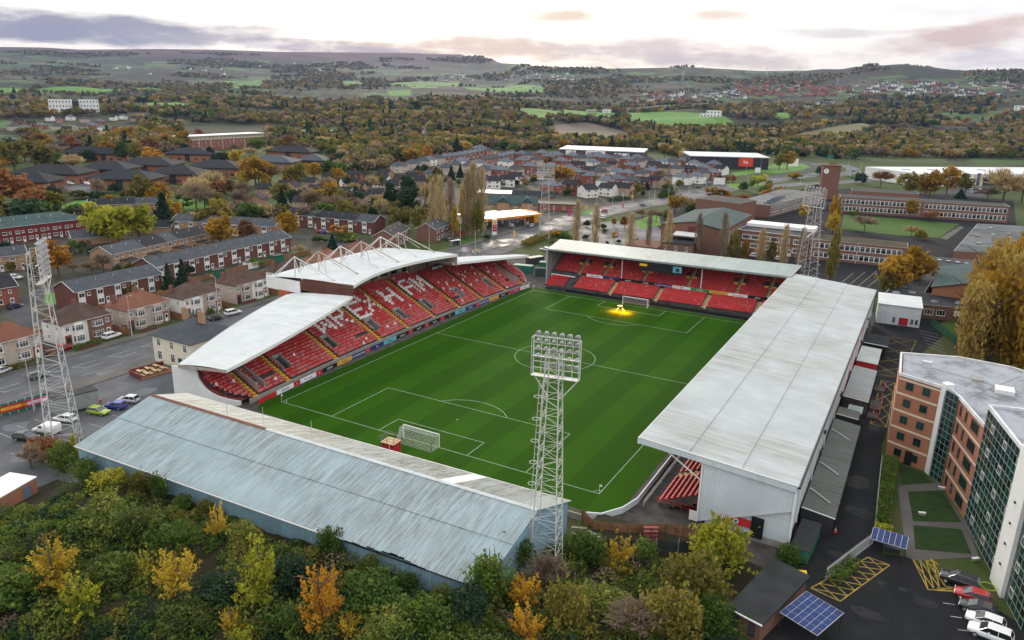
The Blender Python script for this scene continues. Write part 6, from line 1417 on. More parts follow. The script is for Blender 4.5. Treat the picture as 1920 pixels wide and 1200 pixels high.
# white fin and glazed stair slot
MB().prism([(107.75, 34.35), (108.3, 33.2), (109.5, 34.2), (108.6, 35.2)], 0, HB_+.9).build('white_fin', white, B)
def curtain(p, q, z0, z1, nx, nz, opens=0):
    p, q = np.array(p, float), np.array(q, float); v = (q-p)/nx; th = math.atan2(v[1], v[0]); dz = (z1-z0)/nz; w_ = np.linalg.norm(v)
    pane = MB().box(-w_/2+.03, w_/2-.03, -.02, .02, .03, dz-.03).mesh('pane', glass_green); op = wmesh(w_*.94, dz*.94, 1, 0, steel, glass, False)[2]
    for i_ in range(nx):
        for k in range(nz):
            c = p+v*(i_+.5); link('pane', pane, B, (c[0], c[1], z0+dz*k), th+random.uniform(-.006, .006))
    if opens:
        for i_ in range(2, nx-1):
            for k in range(1, nz-1, 3):
                if (i_ % 9) in (1, 2, 6): c = p+v*(i_+.5); n_ = np.array([v[1], -v[0]])/w_*.08; link('opening_window', op, B, (c[0]+n_[0], c[1]+n_[1], z0+dz*k+.03), th)
    mb = MB(); n_ = np.array([v[1], -v[0]])/w_*.04
    for i_ in range(nx+1): c = p+v*i_+n_; mb.beam((*c, z0), (*c, z1), .045)
    for k in range(nz+1): mb.beam((*(p+n_), z0+dz*k), (*(q+n_), z0+dz*k), .045)
    mb.build('mullions', mat_plain('grey_mullion', (.26, .31, .31)) if 'grey_mullion' not in MATS else MATS['grey_mullion'], B)
MB().prism([(108.9, 33.0), (110.2, 30.9), (111.5, 31.5), (110, 33.8)], 0, HB_-.2).build('slot_core', dark, B); curtain((108.5, 33.1), (110.1, 30.7), .1, HB_+.2, 3, 14)
MB().prism([(113.25, 20.9), (118.55, -2.9), (150, -2.9), (150, 24), (126, 24)], 0, 17.4).build('glass_wing_core', dark, B); curtain((113.1, 20.6), (118.4, -3.0), .15, 17.3, 19, 15, 1)
MB().prism([(113.2, 21.0), (118.5, -3.0), (150, -3.0), (150, 24), (126, 24.1)], 17.42, 17.5).build('glass_wing_roof', MATS['pale_felt'], B)
mb = MB(); mb.beam((113.1, 20.8, 17.6), (118.4, -3, 17.6), .35, .5); mb.beam((113.1, 20.8, 17.6), (126, 24.1, 17.6), .35, .5); mb.build('glass_wing_parapet', mat_plain('pale_coping_two', (.58, .6, .62)), B)
MB().prism([(115.7, 6.6), (116.6, 2.7), (118.2, 3.1), (117.4, 7.0)], 0, 18.6).build('white_fin', white, B)
for z in (3.4, 6.2, 9, 11.8): MB().box(116.0, 116.25, 4.4, 4.75, z, z+.2).build('fin_light', black, B)
MB().box(104.6, 105.7, 35.3, 35.9, 0, 2.3).build('door', black, B)

# ------------------------------------------------------------------ huts, canopies, fences bottom right and left
o = thing('brick_hut', 'small brick hut with black felt roof at the bottom beside the solar canopy', 'hut'); pts = [(89.4, -19.5), (93.0, -20.6), (96.0, -9.6), (92.0, -8.2)]
MB().prism(pts, 0, 2.6).build('wall', brick_brown, o); MB().prism([(89.1, -20.0), (93.2, -21.1), (96.4, -9.4), (91.8, -7.9)], 2.61, [2.8, 2.8, 3.0, 3.0]).build('roof', felt, o); MB().beam((89.1, -20.05, 2.75), (93.2, -21.15, 2.75), .14).build('fascia', white, o)
winrow(o, (89.4, -19.5), (93.0, -20.6), (.5,), [.8, 2.8], .7, 1.6, bars=0, fr=dark)
pan = mat_plain('solar_cell', (.008, .03, .13), .3, .3, .8, spec=.25)
def solar(label, c, w, d, z, tilt, rz, nx, ny):
    o = thing('solar_canopy', label, 'canopy', (c[0], c[1], 0), rz)
    for i_ in range(nx):
        for k in range(ny):
            p = MB(); x0, x1, y0, y1 = -w/2+w*i_/nx+.03, -w/2+w*(i_+1)/nx-.03, -d/2+d*k/ny+.03, -d/2+d*(k+1)/ny-.03; zf = lambda y: z+tilt*y
            p.prism([(x0, y0), (x1, y0), (x1, y1), (x0, y1)], [zf(y0)-.04, zf(y0)-.04, zf(y1)-.04, zf(y1)-.04], [zf(y0), zf(y0), zf(y1), zf(y1)]); p.build('solar_panel', pan, o)
    mb = MB()
    for i_ in range(nx+1): x = -w/2+w*i_/nx; mb.beam((x, -d/2, z+tilt*-d/2-.05), (x, d/2, z+tilt*d/2-.05), .05)
    for k in range(ny+1): y = -d/2+d*k/ny; mb.beam((-w/2, y, z+tilt*y-.05), (w/2, y, z+tilt*y-.05), .05)
    mb.build('frame', steel, o)
    for sx in (-1, 1):
        for sy in (-1, 1): MB().beam((sx*(w/2-.1), sy*(d/2-.1), 0), (sx*(w/2-.1), sy*(d/2-.1), z+tilt*sy*d/2-.1), .08).build('post', dark, o)
    return o
solar('large blue solar panel canopy over the bottom car park bay', G(1522, 1148, 2.6), 4.6, 5.0, 2.6, .12, R(-24), 6, 5)
o = solar('small blue solar panel canopy over the bike shelter', G(1668, 1008, 2.4), 4.2, 2.4, 2.4, .2, R(-3), 6, 3)
b_ = thing('bicycle_bench', 'dark bench table under the small solar canopy', 'table', G(1672, 1035)); MB().box(-1, 1, -.4, .4, .7, .76).build('top', dark, b_); MB().box(-.9, .9, -.1, .1, 0, .7).build('leg', dark, b_)
def palisade(label, pts, h=1.9, step=.28, mt=None, name='palisade_fence', stuff=True):
    o = thing(name, label, 'fence'); mt = mt or steel; mb = MB(); rails = MB()
    for a, b in zip(pts[:-1], pts[1:]):
        a, b = np.array(a[:2], float), np.array(b[:2], float); n = max(1, int(np.linalg.norm(b-a)/step))
        for k in range(n): q = a+(b-a)*k/n; mb.box(q[0]-.03, q[0]+.03, q[1]-.03, q[1]+.03, .05, h)
        for z in (.3, h-.3): rails.beam((*a, z), (*b, z), .05)
    s_ = mb.build('pales', mt, o); s_['kind'] = 'stuff'; rails.build('rail', mt, o); return o
palisade('grey palisade fence between the access road and the car park', [G(1548, 1088), G(1590, 1055), G(1636, 1020), (102.2, 8), (101.8, 20), (101.4, 33)])
palisade('green mesh fence below the big golden trees', [G(1745, 610), G(1790, 645), G(1815, 672), G(1850, 700)], 2.2, .25, green_paint, 'mesh_fence')
# timber fence at the near corner of the pitch: each board its own piece
o = thing('timber_fence', 'brown close-boarded timber fence at the near right corner of the pitch', 'fence'); bd = MB().box(-.07, .07, -.015, .015, 0, 1.9).mesh('board', wood)
fp = [(66.4, -8.4), (68.9, -10.2), (73.2, -8.6), (77.5, -5.6), (81.5, -4.4)]
for a, b in zip(fp[:-1], fp[1:]):
    a, b = np.array(a), np.array(b); d = b-a; n = int(np.linalg.norm(d)/.155); th = math.atan2(d[1], d[0])
    for k in range(n): q = a+d*(k+.5)/n; link('board', bd, o, (q[0], q[1], random.uniform(0, .04)), th)
    for z in (.4, 1.5): MB().beam((*(a+[0, -.05]), z), (*(b+[0, -.05]), z), .06).build('rail', wood, o)
    MB().box(a[0]-.08, a[0]+.08, a[1]-.12, a[1]+.04, 0, 2.05).build('post', wood, o)
# clutter by the fence
for k, (x, y, rz) in enumerate(((67.6, -12.2, .4), (69.8, -12.6, -.3))):
    o = thing('crowd_barrier_stack', 'grey stack of crowd barriers leaning by the timber fence, %s one' % ('left' if k == 0 else 'right'), 'barrier', (x, y, .4), rz)
    for j_ in range(3):
        mb = MB(); yy = j_*.14
        for z in (.1, 1.1): mb.beam((-1, yy, z), (1, yy, z), .05)
        for x2 in np.linspace(-1, 1, 8): mb.beam((x2, yy, .1), (x2, yy, 1.1), .035)
        mb.build('barrier', steel if k else rusty, o)
o = thing('red_shelving', 'red metal shelving unit standing against the timber fence', 'shelving', (76.3, -8.4, .5), .5)
for z in (.1, .7, 1.3, 1.9): MB().box(-1, 1, -.25, .25, z, z+.05).build('shelf', mat_plain('dark_red_shelf', (.2, .03, .03)) if 'dark_red_shelf' not in MATS else MATS['dark_red_shelf'], o)
for x in (-1, 0, 1):
    for y in (-.25, .25): MB().box(x-.04, x+.04, y-.04, y+.04, 0, 2).build('upright', MATS['dark_red_shelf'], o)
def tarp(label, x, y, z, sx, sy, sz, mt, name='tarpaulin', cat='tarpaulin'):
    n = 9; mb = MB(); rg = np.random.default_rng(int(abs(x*17+y*5)))
    for i_ in range(n+1):
        for j_ in range(n+1):
            u, v_ = i_/n*2-1, j_/n*2-1; hgt = max(0, 1-u**4-v_**4)**.5*sz*(.65+.5*rg.random()); mb.v.append((u*sx+rg.normal()*.05, v_*sy+rg.normal()*.05, hgt))
    for i_ in range(n):
        for j_ in range(n): o_ = i_*(n+1)+j_; mb.f.append((o_, o_+n+1, o_+n+2, o_+1)); mb.k.append(0)
    o = mb.build(name, mt, None, (x, y, z), .3); return tag(o, label, cat)
tarp('crumpled white sheeting heaped before the timber fence', 73.0, -12.6, .4, 1.6, .9, .8, white); tarp('white and dark sheeting heap beside the red shelving', 75.0, -12.0, .4, 1.3, .9, .9, mat_plain('grey_sheeting', (.25, .26, .27)))
tarp('white plastic sheet lying at the left edge of the bank', *G(60, 1008), .9, .7, .5, white); tarp('blue plastic sheet lying low at the bottom edge', *G(150, 1192), .8, .5, .3, mat_plain('blue_plastic', (.02, .16, .42)))
tarp('second white sheet on the track at the left edge', *G(20, 1035), 1.6, .3, .3, white)
o = thing('debris_netting', 'torn black netting fence hanging on poles by the red banner', 'netting'); pts = [(72.2, -14.2, .6), (75, -12.8, .7), (78, -11.2, .7), (80.5, -9.8, .6), (83.0, -8.2, .4)]
for a, b in zip(pts[:-1], pts[1:]): MB().quad(a, b, (b[0], b[1], b[2]+1.9+random.uniform(-.3, .2)), (a[0], a[1], a[2]+1.8+random.uniform(-.3, .2))).build('net_panel', mat_plain('dark_netting', (.035, .045, .045)) if 'dark_netting' not in MATS else MATS['dark_netting'], o)
for a in pts: MB().beam((a[0], a[1], 0), (a[0], a[1], 2.9), .05).build('pole', steel, o)
for k, (a, b) in enumerate((((79.3, -15.5, .3), (77.8, -12.9, 2.4)), ((76.9, -16.2, .3), (75.6, -13.2, 2.3)))): tag(MB().beam(a, b, .06).build('timber_prop', timber), 'timber prop leaning against the black netting, %s one' % ('right' if k == 0 else 'left'), 'prop')
o = thing('brick_outbuilding', 'small orange brick outbuilding with pale flat roof and blue door at the left edge', 'outbuilding'); c0 = G(0, 968); c1 = G(72, 925); v = (c1-c0)[:2]; nv = np.array([-v[1], v[0]])/np.linalg.norm(v)
q0 = c0[:2]-v*.9; q1 = c1[:2]; pts = [q0, q1, q1+nv*4.6, q0+nv*4.6]; MB().prism(pts, 0, 2.5).build('wall', brick_orange, o); MB().prism([p+(p-np.mean(pts, 0))*.03 for p in pts], 2.51, 2.66).build('roof', white, o)
for s in (.42, .86): a = q0+v*1.9*s; th = math.atan2(v[1], v[0]); MB().box(-1.1 if s < .5 else -.6, 1.1 if s < .5 else .6, -.06, .02, 0, 2.1).build('door', mat_plain('blue_grey_door', (.13, .18, .24)) if 'blue_grey_door' not in MATS else MATS['blue_grey_door'], o, (a[0], a[1], 0), th)
# green hoarding with banners, trailer in the left car park
o = thing('hoarding', 'green sheeted hoarding with two banners along the car park edge', 'fence'); a, b = G(-30, 790)[:2], G(96, 757)[:2]
d = (b-a)/8
for k in range(8): p, q = a+d*k, a+d*(k+.98); n_ = np.array([d[1], -d[0]])/np.linalg.norm(d)*.03; MB().prism([p+n_, q+n_, q-n_, p-n_], 0, 2.3).build('panel', green_paint, o); MB().box(p[0]-.05, p[0]+.05, p[1]-.05, p[1]+.05, 0, 2.4).build('post', steel, o)
th = math.atan2(d[1], d[0]); n_ = np.array([d[1], -d[0]])/np.linalg.norm(d)*.06
for s, m1, m2, nm in ((3.6, red, yellow, 'banner'), (6.0, mag, white, 'banner')):
    c = a+d*s+n_; e = MB().box(-2.2, 2.2, -.02, .02, .6, 1.9).build(nm, m1, o, (c[0], c[1], 0), th); MB().box(-2.1, 2.1, -.03, -.021, 1.0, 1.5).build('stripe', m2, e); lettering('WREXHAM' if m1 is mag else 'CYMRU AM BYTH', e, .5 if m1 is mag else .42, (0, -.04, 1.25), (R(90), 0, 0), m1)
o = thing('box_trailer', 'grey box trailer unit with dark roof in the car park', 'trailer', (-28.6, -22.5, 0), R(75)); MB().box(-3.6, 3.6, -1.4, 1.4, .5, 3.3).build('body', mat_plain('grey_green_box', (.23, .26, .25)), o); MB().box(-3.65, 3.65, -1.45, 1.45, 3.3, 3.45).build('roof', felt, o)
for x in (-2.4, -1.4, 2.2): 
    for s in (-1.2, 1.2): MB().beam((x, s-.12, .45), (x, s+.12, .45), .45, n=10).build('wheel', tyre_m, o)
MB().box(3.6, 4.3, -.4, .4, .4, .9).build('drawbar', red, o)
# green containers and small buildings at the far left corner
for k, (x, y, rz, c) in enumerate(((-9, 131, .3, green_paint), (-14, 122, .2, green_paint), (-6, 122, .5, tile_green), (-17, 136, 1.2, dark))):
    o = thing('shipping_container', 'dark %s container at the far left corner, %s of four' % ('green' if k < 3 else 'grey', ORD[k]), 'container', (x, y, 0), rz, 'containers at the far left corner'); MB().box(-3.2, 3.2, -1.25, 1.25, .1, 2.6).build('body', c, o)
    for j_ in range(8): MB().box(-3+j_*.82, -2.85+j_*.82, -1.3, -1.25, .2, 2.5).build('rib', c, o)
# ================================================================== plants
LEAF = {
 'lime': mat_leaf('lime_yellow_leaf', [(.2, (.16, .19, .02)), (.5, (.36, .36, .03)), (.8, (.52, .46, .06))], .35),
 'gold': mat_leaf('golden_leaf', [(.2, (.17, .105, .012)), (.5, (.33, .19, .018)), (.8, (.46, .27, .03))], .35),
 'yellow': mat_leaf('yellow_leaf', [(.2, (.24, .17, .02)), (.5, (.46, .32, .03)), (.8, (.58, .42, .07))], .35),
 'orange': mat_leaf('orange_leaf', [(.2, (.24, .11, .02)), (.5, (.50, .25, .025)), (.8, (.66, .42, .04))], .35),
 'rust': mat_leaf('rust_leaf', [(.2, (.12, .06, .03)), (.5, (.25, .11, .04)), (.8, (.35, .16, .055))], .3),
 'olive': mat_leaf('olive_leaf', [(.2, (.08, .08, .02)), (.5, (.17, .155, .03)), (.8, (.27, .22, .045))], .35),
 'green': mat_leaf('green_leaf', [(.2, (.032, .066, .013)), (.5, (.07, .13, .022)), (.8, (.165, .22, .038))], .35),
 'dark': mat_leaf('dark_evergreen_leaf', [(.2, (.014, .034, .018)), (.5, (.028, .06, .03)), (.8, (.045, .09, .04))], .3),
 'brown': mat_leaf('bare_brown_twig', [(.2, (.13, .10, .07)), (.5, (.23, .175, .12)), (.8, (.33, .25, .155))], .3),
 'tan': mat_leaf('tan_twig', [(.2, (.27, .20, .10)), (.5, (.44, .335, .165)), (.8, (.56, .44, .22))], .35),
 'bramble': mat_leaf('bramble_leaf', [(.15, (.05, .055, .024)), (.4, (.085, .12, .026)), (.65, (.17, .205, .04)), (.85, (.34, .32, .07))], .35),
}
def leaf_quads(C, size, rg, flat=.0, elong=1.0):
    n = len(C); d = rg.normal(size=(n, 3)); d[:, 2] *= 1-flat; d /= np.linalg.norm(d, axis=1)[:, None]; a = np.cross(d, rg.normal(size=(n, 3))); a /= np.linalg.norm(a, axis=1)[:, None]; b = np.cross(d, a)
    s = (size*rg.uniform(.6, 1.35, n))[:, None]; a *= s*elong; b *= s*.62
    return np.stack([C-a, C-b*.9+a*.1, C+a, C+b*.9+a*.1], 1).reshape(-1, 3)
def qf(n): return np.arange(n*4, dtype=np.int32).reshape(n, 4)
def crown(kind, seed, n=900, leaf=.15, clumps=26):
    """unit crown: radius 1 around its own centre"""
    rg = np.random.default_rng(seed)
    if kind in ('round', 'bush', 'poplar', 'open', 'plume'):
        c = rg.normal(size=(clumps, 3)); c /= np.linalg.norm(c, axis=1)[:, None]; c *= rg.uniform(.35, .86, clumps)[:, None]
        if kind == 'bush': c[:, 2] = np.abs(c[:, 2])*.9-.25
        if kind == 'round': c[:, 2] = np.where(c[:, 2] < -.45, -.45, c[:, 2])
        cr = rg.uniform(.2, .40, clumps)*(.7 if kind == 'open' else 1); k = rg.integers(0, clumps, n); o = rg.normal(size=(n, 3)); o /= np.linalg.norm(o, axis=1)[:, None]
        C = c[k]+o*(cr[k]*rg.uniform(.45, 1.05, n)**.6)[:, None]; hue = rg.random(clumps)[k]*.75+rg.random(n)*.25
        if kind == 'poplar':
            t = (C[:, 2]+1.2)/2.4; C[:, :2] *= np.clip(1.15-.6*t, .1, 1.1)[:, None]
        return leaf_quads(C, leaf, rg), np.repeat(hue, 4)
    if kind == 'shoots':
        m = clumps; b = rg.normal(size=(m, 3)); b[:, 2] = np.abs(b[:, 2])*1.2+.35; b /= np.linalg.norm(b, axis=1)[:, None]; b *= rg.uniform(.75, 1.25, m)[:, None]; k = rg.integers(0, m, n); t = rg.uniform(.22, 1, n)**.8
        C = np.array([0, 0, -.95])+b[k]*(t*np.array(1.55))[:, None]*np.array([.62, .62, 1.0])+rg.normal(size=(n, 3))*(.15*(1.15-t))[:, None]; C[:, :2] *= np.clip(.35+1.0*t, 0, 1)[:, None]*1.15
        return leaf_quads(C, leaf, rg), np.repeat(np.clip(rg.random(m)[k]*.5+t*.3+rg.random(n)*.25, 0, 1), 4)
    if kind == 'conifer':
        z = rg.uniform(0, 1, n)**1.4; th = rg.uniform(0, 2*np.pi, n); lay = .86+.14*np.cos(z*44+th*2); r = (1-z)*lay*rg.uniform(.55, 1.05, n)
        C = np.stack([r*np.cos(th), r*np.sin(th), z*2-1], 1); return leaf_quads(C, leaf, rg, elong=1.3), np.repeat(rg.random(n)*.6+.4*z, 4)
    if kind in ('bare', 'bpoplar'):
        # twigs: thin blades leaving a few dozen limbs
        m = clumps; b = rg.normal(size=(m, 3)); b[:, 2] = np.abs(b[:, 2])+.25; b /= np.linalg.norm(b, axis=1)[:, None]
        k = rg.integers(0, m, n); t = rg.uniform(.25, 1, n); base = b[k]*t[:, None]+rg.normal(size=(n, 3))*.07; base[:, 2] -= .35
        dr = b[k]*.7+rg.normal(size=(n, 3))*.5; dr[:, 2] += .35
        if kind == 'bpoplar': base[:, 2] = rg.uniform(-1.1, 1.05, n); aq = rg.uniform(0, 6.283, n); rq = np.sqrt(rg.random(n))*np.clip(1.0-.42*np.abs(base[:, 2]+.35)**1.3, .12, 1)*(.75+.25*np.sin(aq*3+base[:, 2]*4)); base[:, 0] = rq*np.cos(aq); base[:, 1] = rq*np.sin(aq); dr = rg.normal(size=(n, 3))*.22; dr[:, 2] += 1
        dr /= np.linalg.norm(dr, axis=1)[:, None]; ln = rg.uniform(.14, .38, n)[:, None]*(.8 if kind == 'bpoplar' else 1); sd = np.cross(dr, rg.normal(size=(n, 3))); sd /= np.linalg.norm(sd, axis=1)[:, None]; sd *= leaf*.16
        e = base+dr*ln; return np.stack([base-sd, base+sd, e+sd*.3, e-sd*.3], 1).reshape(-1, 3), np.repeat(rg.random(n), 4)
def trunk_mesh(kind, seed, bare=False):
    """unit trunk from z=0 to z=1 with limbs; scaled by the tree's height"""
    rg = np.random.default_rng(seed+50); mb = MB(); n = 7
    def tube(p, q, r0, r1):
        p, q = Vector(p), Vector(q); d = (q-p).normalized(); a = d.cross(Vector((.3, .9, .1))).normalized(); b = a.cross(d); vs = []
        for c, r in ((p, r0), (q, r1)):
            for i_ in range(n): t_ = 2*math.pi*i_/n; vs.append(c+a*(r*math.cos(t_))+b*(r*math.sin(t_)))
        mb.add(vs, [(i_, (i_+1) % n, n+(i_+1) % n, n+i_) for i_ in range(n)])
    tube((0, 0, 0), (.01, 0, .3), .028, .022); tube((.01, 0, .3), (0, .015, .62), .022, .014); tube((0, .015, .62), (.01, 0, .93), .014, .004)
    for k in range(9 if bare else 6):
        z = rg.uniform(.25, .7); a = rg.uniform(0, 6.28); ln = rg.uniform(.18, .34); s = .3 if 'poplar' in kind else 1
        m = (math.cos(a)*ln*.6*s, math.sin(a)*ln*.6*s, z+ln*.45); e = (math.cos(a+.3)*ln*1.1*s, math.sin(a+.3)*ln*1.1*s, z+ln*(.85 if s == 1 else 1.3)); tube((0, 0, z), m, .011, .007); tube(m, e, .007, .002)
    return mb
CACHE = {}
SPEC = {'round': (1000, .135, 30), 'open': (520, .13, 22), 'bush': (900, .12, 22), 'nearbush': (2600, .062, 46), 'nearopen': (1500, .062, 30), 'poplar': (1500, .12, 40), 'plume': (3200, .075, 90), 'conifer': (900, .13, 1), 'bare': (1500, .14, 30), 'bpoplar': (1100, .13, 30)}
def crown_mesh(kind, var, col):
    key = (kind, var, col)
    if key in CACHE: return CACHE[key]
    n, lf, cl = SPEC[kind]; k2 = {'nearbush': 'bush', 'nearopen': 'shoots'}.get(kind, kind)
    Vc, hue = crown(k2, 100+var*7+len(kind), n, lf, cl)
    if kind == 'nearbush': V2, h2 = crown('shoots', 200+var, 700, lf, 26); Vc = np.concatenate([Vc, V2*np.array([1.1, 1.1, .95])+np.array([0, 0, .12])]); hue = np.concatenate([hue, h2])
    CACHE[key] = bulk('crown', Vc, qf(len(Vc)//4), LEAF[col], hue); return CACHE[key]
def trunk_get(kind, var):
    bare = kind in ('bare', 'bpoplar'); key = ('t', kind if 'poplar' in kind else bare, var)
    if key not in CACHE: CACHE[key] = trunk_mesh(kind, var, bare).mesh('trunk', bark_pale if kind == 'bpoplar' else bark)
    return CACHE[key]
TN = 0
def tree(kind, col, p, h, w, label, group=None, name=None, trunkfrac=None, cat='tree'):
    global TN; TN += 1; var = TN % 3
    bushy = kind in ('bush', 'nearbush')
    name = name or ('bush' if bushy else {'conifer': 'conifer', 'poplar': 'poplar', 'bpoplar': 'poplar', 'plume': 'poplar'}.get(kind, 'tree'))
    o = thing(name, label, 'bush' if bushy and cat == 'tree' else cat, (p[0], p[1], p[2]), (TN*1.7) % 6.28, group)
    if bushy: z0, hz = h*.45, h*.62
    else:
        tf = trunkfrac if trunkfrac is not None else (.1 if kind in ('poplar', 'bpoplar', 'conifer') else .05 if kind == 'nearopen' else .2); z0, hz = h*(tf+(1-tf)/2), h*(1-tf)/2*1.05
        if kind == 'bare': hz *= .95
        if kind == 'bpoplar': hz *= .82; z0 = h*.5
    t_ = link('trunk', trunk_get(kind, var), o); t_.scale = (h*1.05, h*1.05, h*.95)
    c = link('crown', crown_mesh(kind, var, col), o, (0, 0, z0)); rr1 = math.sin(TN*12.9898)*.5+.5; rr2 = math.sin(TN*78.233)*.5+.5
    c.scale = (w/2*(.85+.3*rr1), w/2*(.85+.3*rr2), hz*(.92+.16*rr1)); c.rotation_euler = ((rr1-.5)*.3, (rr2-.5)*.3, TN*.7) if kind not in ('conifer', 'plume', 'bpoplar', 'poplar') else (0, 0, TN*.7); return o
def px_tree(px, py, hpx, wpx, kind, col, label, group=None, z=0.0, **k):
    p = G(px, py, z); dist = np.linalg.norm(p-CAM); s = dist/FPX; cosv = math.hypot(p[0]-CAM[0], p[1]-CAM[1])/dist
    w_ = wpx*s; h = max(1.0, (hpx*s-.25*w_*(1-cosv))/cosv); return tree(kind, col, p, h, w_, label, group, **k)
CN = {'lime': 'pale yellow-green', 'gold': 'golden', 'yellow': 'yellow', 'orange': 'orange', 'rust': 'rust-brown', 'olive': 'olive', 'green': 'green', 'dark': 'dark green', 'brown': 'bare brown', 'tan': 'bare tan', 'bramble': 'bramble'}
KN = {'round': 'tree', 'open': 'tree', 'bush': 'bush', 'poplar': 'poplar', 'bpoplar': 'poplar', 'conifer': 'conifer', 'bare': 'tree', 'nearbush': 'bush', 'nearopen': 'tree'}
def grove(lst, where, group):
    """trees of one neighbourhood; each label says its colour, kind and place in the order from the left among its likes there"""
    by = {}
    for a in sorted(lst, key=lambda a: a[0]): by.setdefault((CN[a[5]], KN[a[4]]), []).append(a)
    for (cn, kn), l_ in by.items():
        for i_, a in enumerate(l_):
            px_tree(*a[:6], (f'{cn} {kn} {where}' if len(l_) == 1 else f'{cn} {kn} {where}, {ordw(i_)} from the left'), group, **(a[6] if len(a) > 6 else {}))
grove([(190, 455, 62, 66, 'round', 'lime'), (225, 459, 60, 66, 'round', 'lime'), (262, 452, 58, 52, 'round', 'lime'), (112, 522, 62, 60, 'round', 'orange'), (85, 517, 42, 42, 'round', 'gold'), (415, 467, 58, 60, 'round', 'gold'), (465, 457, 42, 40, 'round', 'rust'), (540, 452, 52, 42, 'round', 'gold'), (638, 449, 30, 56, 'open', 'orange'),
 (318, 547, 46, 28, 'conifer', 'dark'), (345, 545, 52, 30, 'conifer', 'dark'), (624, 474, 34, 30, 'conifer', 'dark'), (322, 420, 42, 42, 'round', 'gold'), (362, 428, 30, 34, 'bare', 'brown'), (195, 512, 34, 30, 'bare', 'brown'), (560, 480, 22, 30, 'bare', 'tan'), (245, 560, 24, 28, 'open', 'olive'), (300, 555, 12, 14, 'bush', 'yellow'), (395, 590, 14, 16, 'bush', 'green'), (480, 500, 18, 36, 'bush', 'green'), (600, 455, 14, 34, 'bush', 'green'), (170, 478, 12, 18, 'bush', 'dark'), (155, 475, 10, 14, 'bush', 'green'), (650, 450, 14, 60, 'bush', 'green'), (50, 430, 20, 26, 'bare', 'brown'), (10, 470, 18, 20, 'bush', 'dark')],
 'among the terraces', 'trees among the terraces')
grove([(30, 390, 58, 72, 'round', 'rust'), (72, 404, 44, 50, 'round', 'rust'), (100, 402, 38, 40, 'round', 'olive'), (207, 388, 20, 36, 'round', 'gold'), (268, 388, 50, 52, 'round', 'olive'), (300, 390, 42, 42, 'round', 'gold'), (345, 394, 28, 34, 'open', 'green'), (385, 394, 42, 40, 'bare', 'brown'), (480, 352, 54, 74, 'round', 'gold'), (455, 352, 28, 26, 'round', 'yellow'), (500, 354, 28, 20, 'round', 'yellow'), (540, 352, 26, 28, 'round', 'orange'), (563, 348, 36, 26, 'round', 'yellow'), (590, 336, 28, 34, 'round', 'gold'), (407, 398, 32, 38, 'round', 'olive'), (455, 398, 42, 42, 'bare', 'brown'), (425, 365, 26, 32, 'round', 'rust'), (400, 352, 24, 30, 'round', 'olive'), (365, 356, 22, 34, 'bush', 'dark'), (215, 362, 18, 22, 'bush', 'dark'), (150, 372, 16, 60, 'bush', 'olive'), (190, 374, 16, 50, 'bush', 'dark'), (120, 368, 14, 30, 'bush', 'brown'), (330, 372, 24, 34, 'bare', 'brown'), (310, 362, 20, 26, 'bush', 'olive'), (20, 402, 20, 40, 'bush', 'dark'), (560, 330, 20, 26, 'bare', 'brown'), (240, 372, 18, 30, 'bush', 'olive')],
 'around the office park lawns', 'trees around the office park lawns')
grove([(238, 272, 30, 46, 'round', 'gold'), (205, 300, 30, 34, 'round', 'gold'), (228, 304, 32, 26, 'round', 'green'), (190, 298, 24, 28, 'round', 'olive'), (285, 306, 24, 42, 'round', 'orange'), (312, 282, 26, 24, 'round', 'orange'), (345, 284, 36, 34, 'round', 'gold'), (330, 284, 26, 26, 'bare', 'brown'), (262, 262, 22, 22, 'round', 'lime'), (76, 274, 20, 26, 'round', 'gold'), (28, 324, 46, 46, 'round', 'olive'), (60, 306, 36, 40, 'round', 'olive'), (105, 306, 34, 36, 'bare', 'brown'), (95, 282, 18, 22, 'round', 'gold'), (10, 312, 36, 30, 'bare', 'brown'), (140, 322, 22, 26, 'bare', 'tan'), (255, 300, 24, 24, 'open', 'olive'), (395, 302, 22, 40, 'conifer', 'dark'), (445, 310, 26, 30, 'round', 'yellow'), (420, 306, 20, 34, 'bush', 'dark'), (470, 300, 24, 30, 'bare', 'tan'), (510, 296, 22, 28, 'bare', 'tan'), (640, 320, 22, 30, 'bare', 'brown'), (160, 270, 16, 22, 'bare', 'brown'), (300, 262, 20, 24, 'round', 'gold'), (325, 258, 18, 22, 'round', 'gold'), (50, 256, 14, 40, 'round', 'olive')],
 'beyond the office roofs', 'trees beyond the office roofs')
grove([(530, 392, 36, 26, 'conifer', 'dark'), (550, 392, 36, 30, 'round', 'dark'), (570, 390, 34, 26, 'round', 'dark'), (735, 398, 52, 40, 'round', 'dark'), (700, 408, 36, 24, 'conifer', 'dark'), (766, 410, 60, 46, 'round', 'dark'), (752, 436, 48, 52, 'round', 'olive'), (785, 440, 52, 40, 'round', 'olive'), (588, 398, 44, 52, 'bare', 'brown'), (625, 402, 38, 46, 'bare', 'brown'), (655, 404, 34, 40, 'bare', 'brown'), (714, 412, 44, 30, 'bare', 'tan'), (730, 420, 34, 30, 'bare', 'brown'), (680, 408, 24, 30, 'round', 'olive'), (610, 408, 16, 24, 'bush', 'dark'), (740, 452, 18, 40, 'bush', 'dark'), (846, 342, 30, 24, 'conifer', 'dark'), (863, 336, 26, 18, 'conifer', 'dark'), (775, 310, 30, 52, 'round', 'gold'), (800, 304, 30, 22, 'round', 'orange'), (875, 286, 20, 22, 'round', 'yellow'), (800, 398, 60, 26, 'bare', 'tan'), (665, 320, 14, 22, 'bush', 'green')],
 'around the cul-de-sacs', 'trees around the cul-de-sacs')
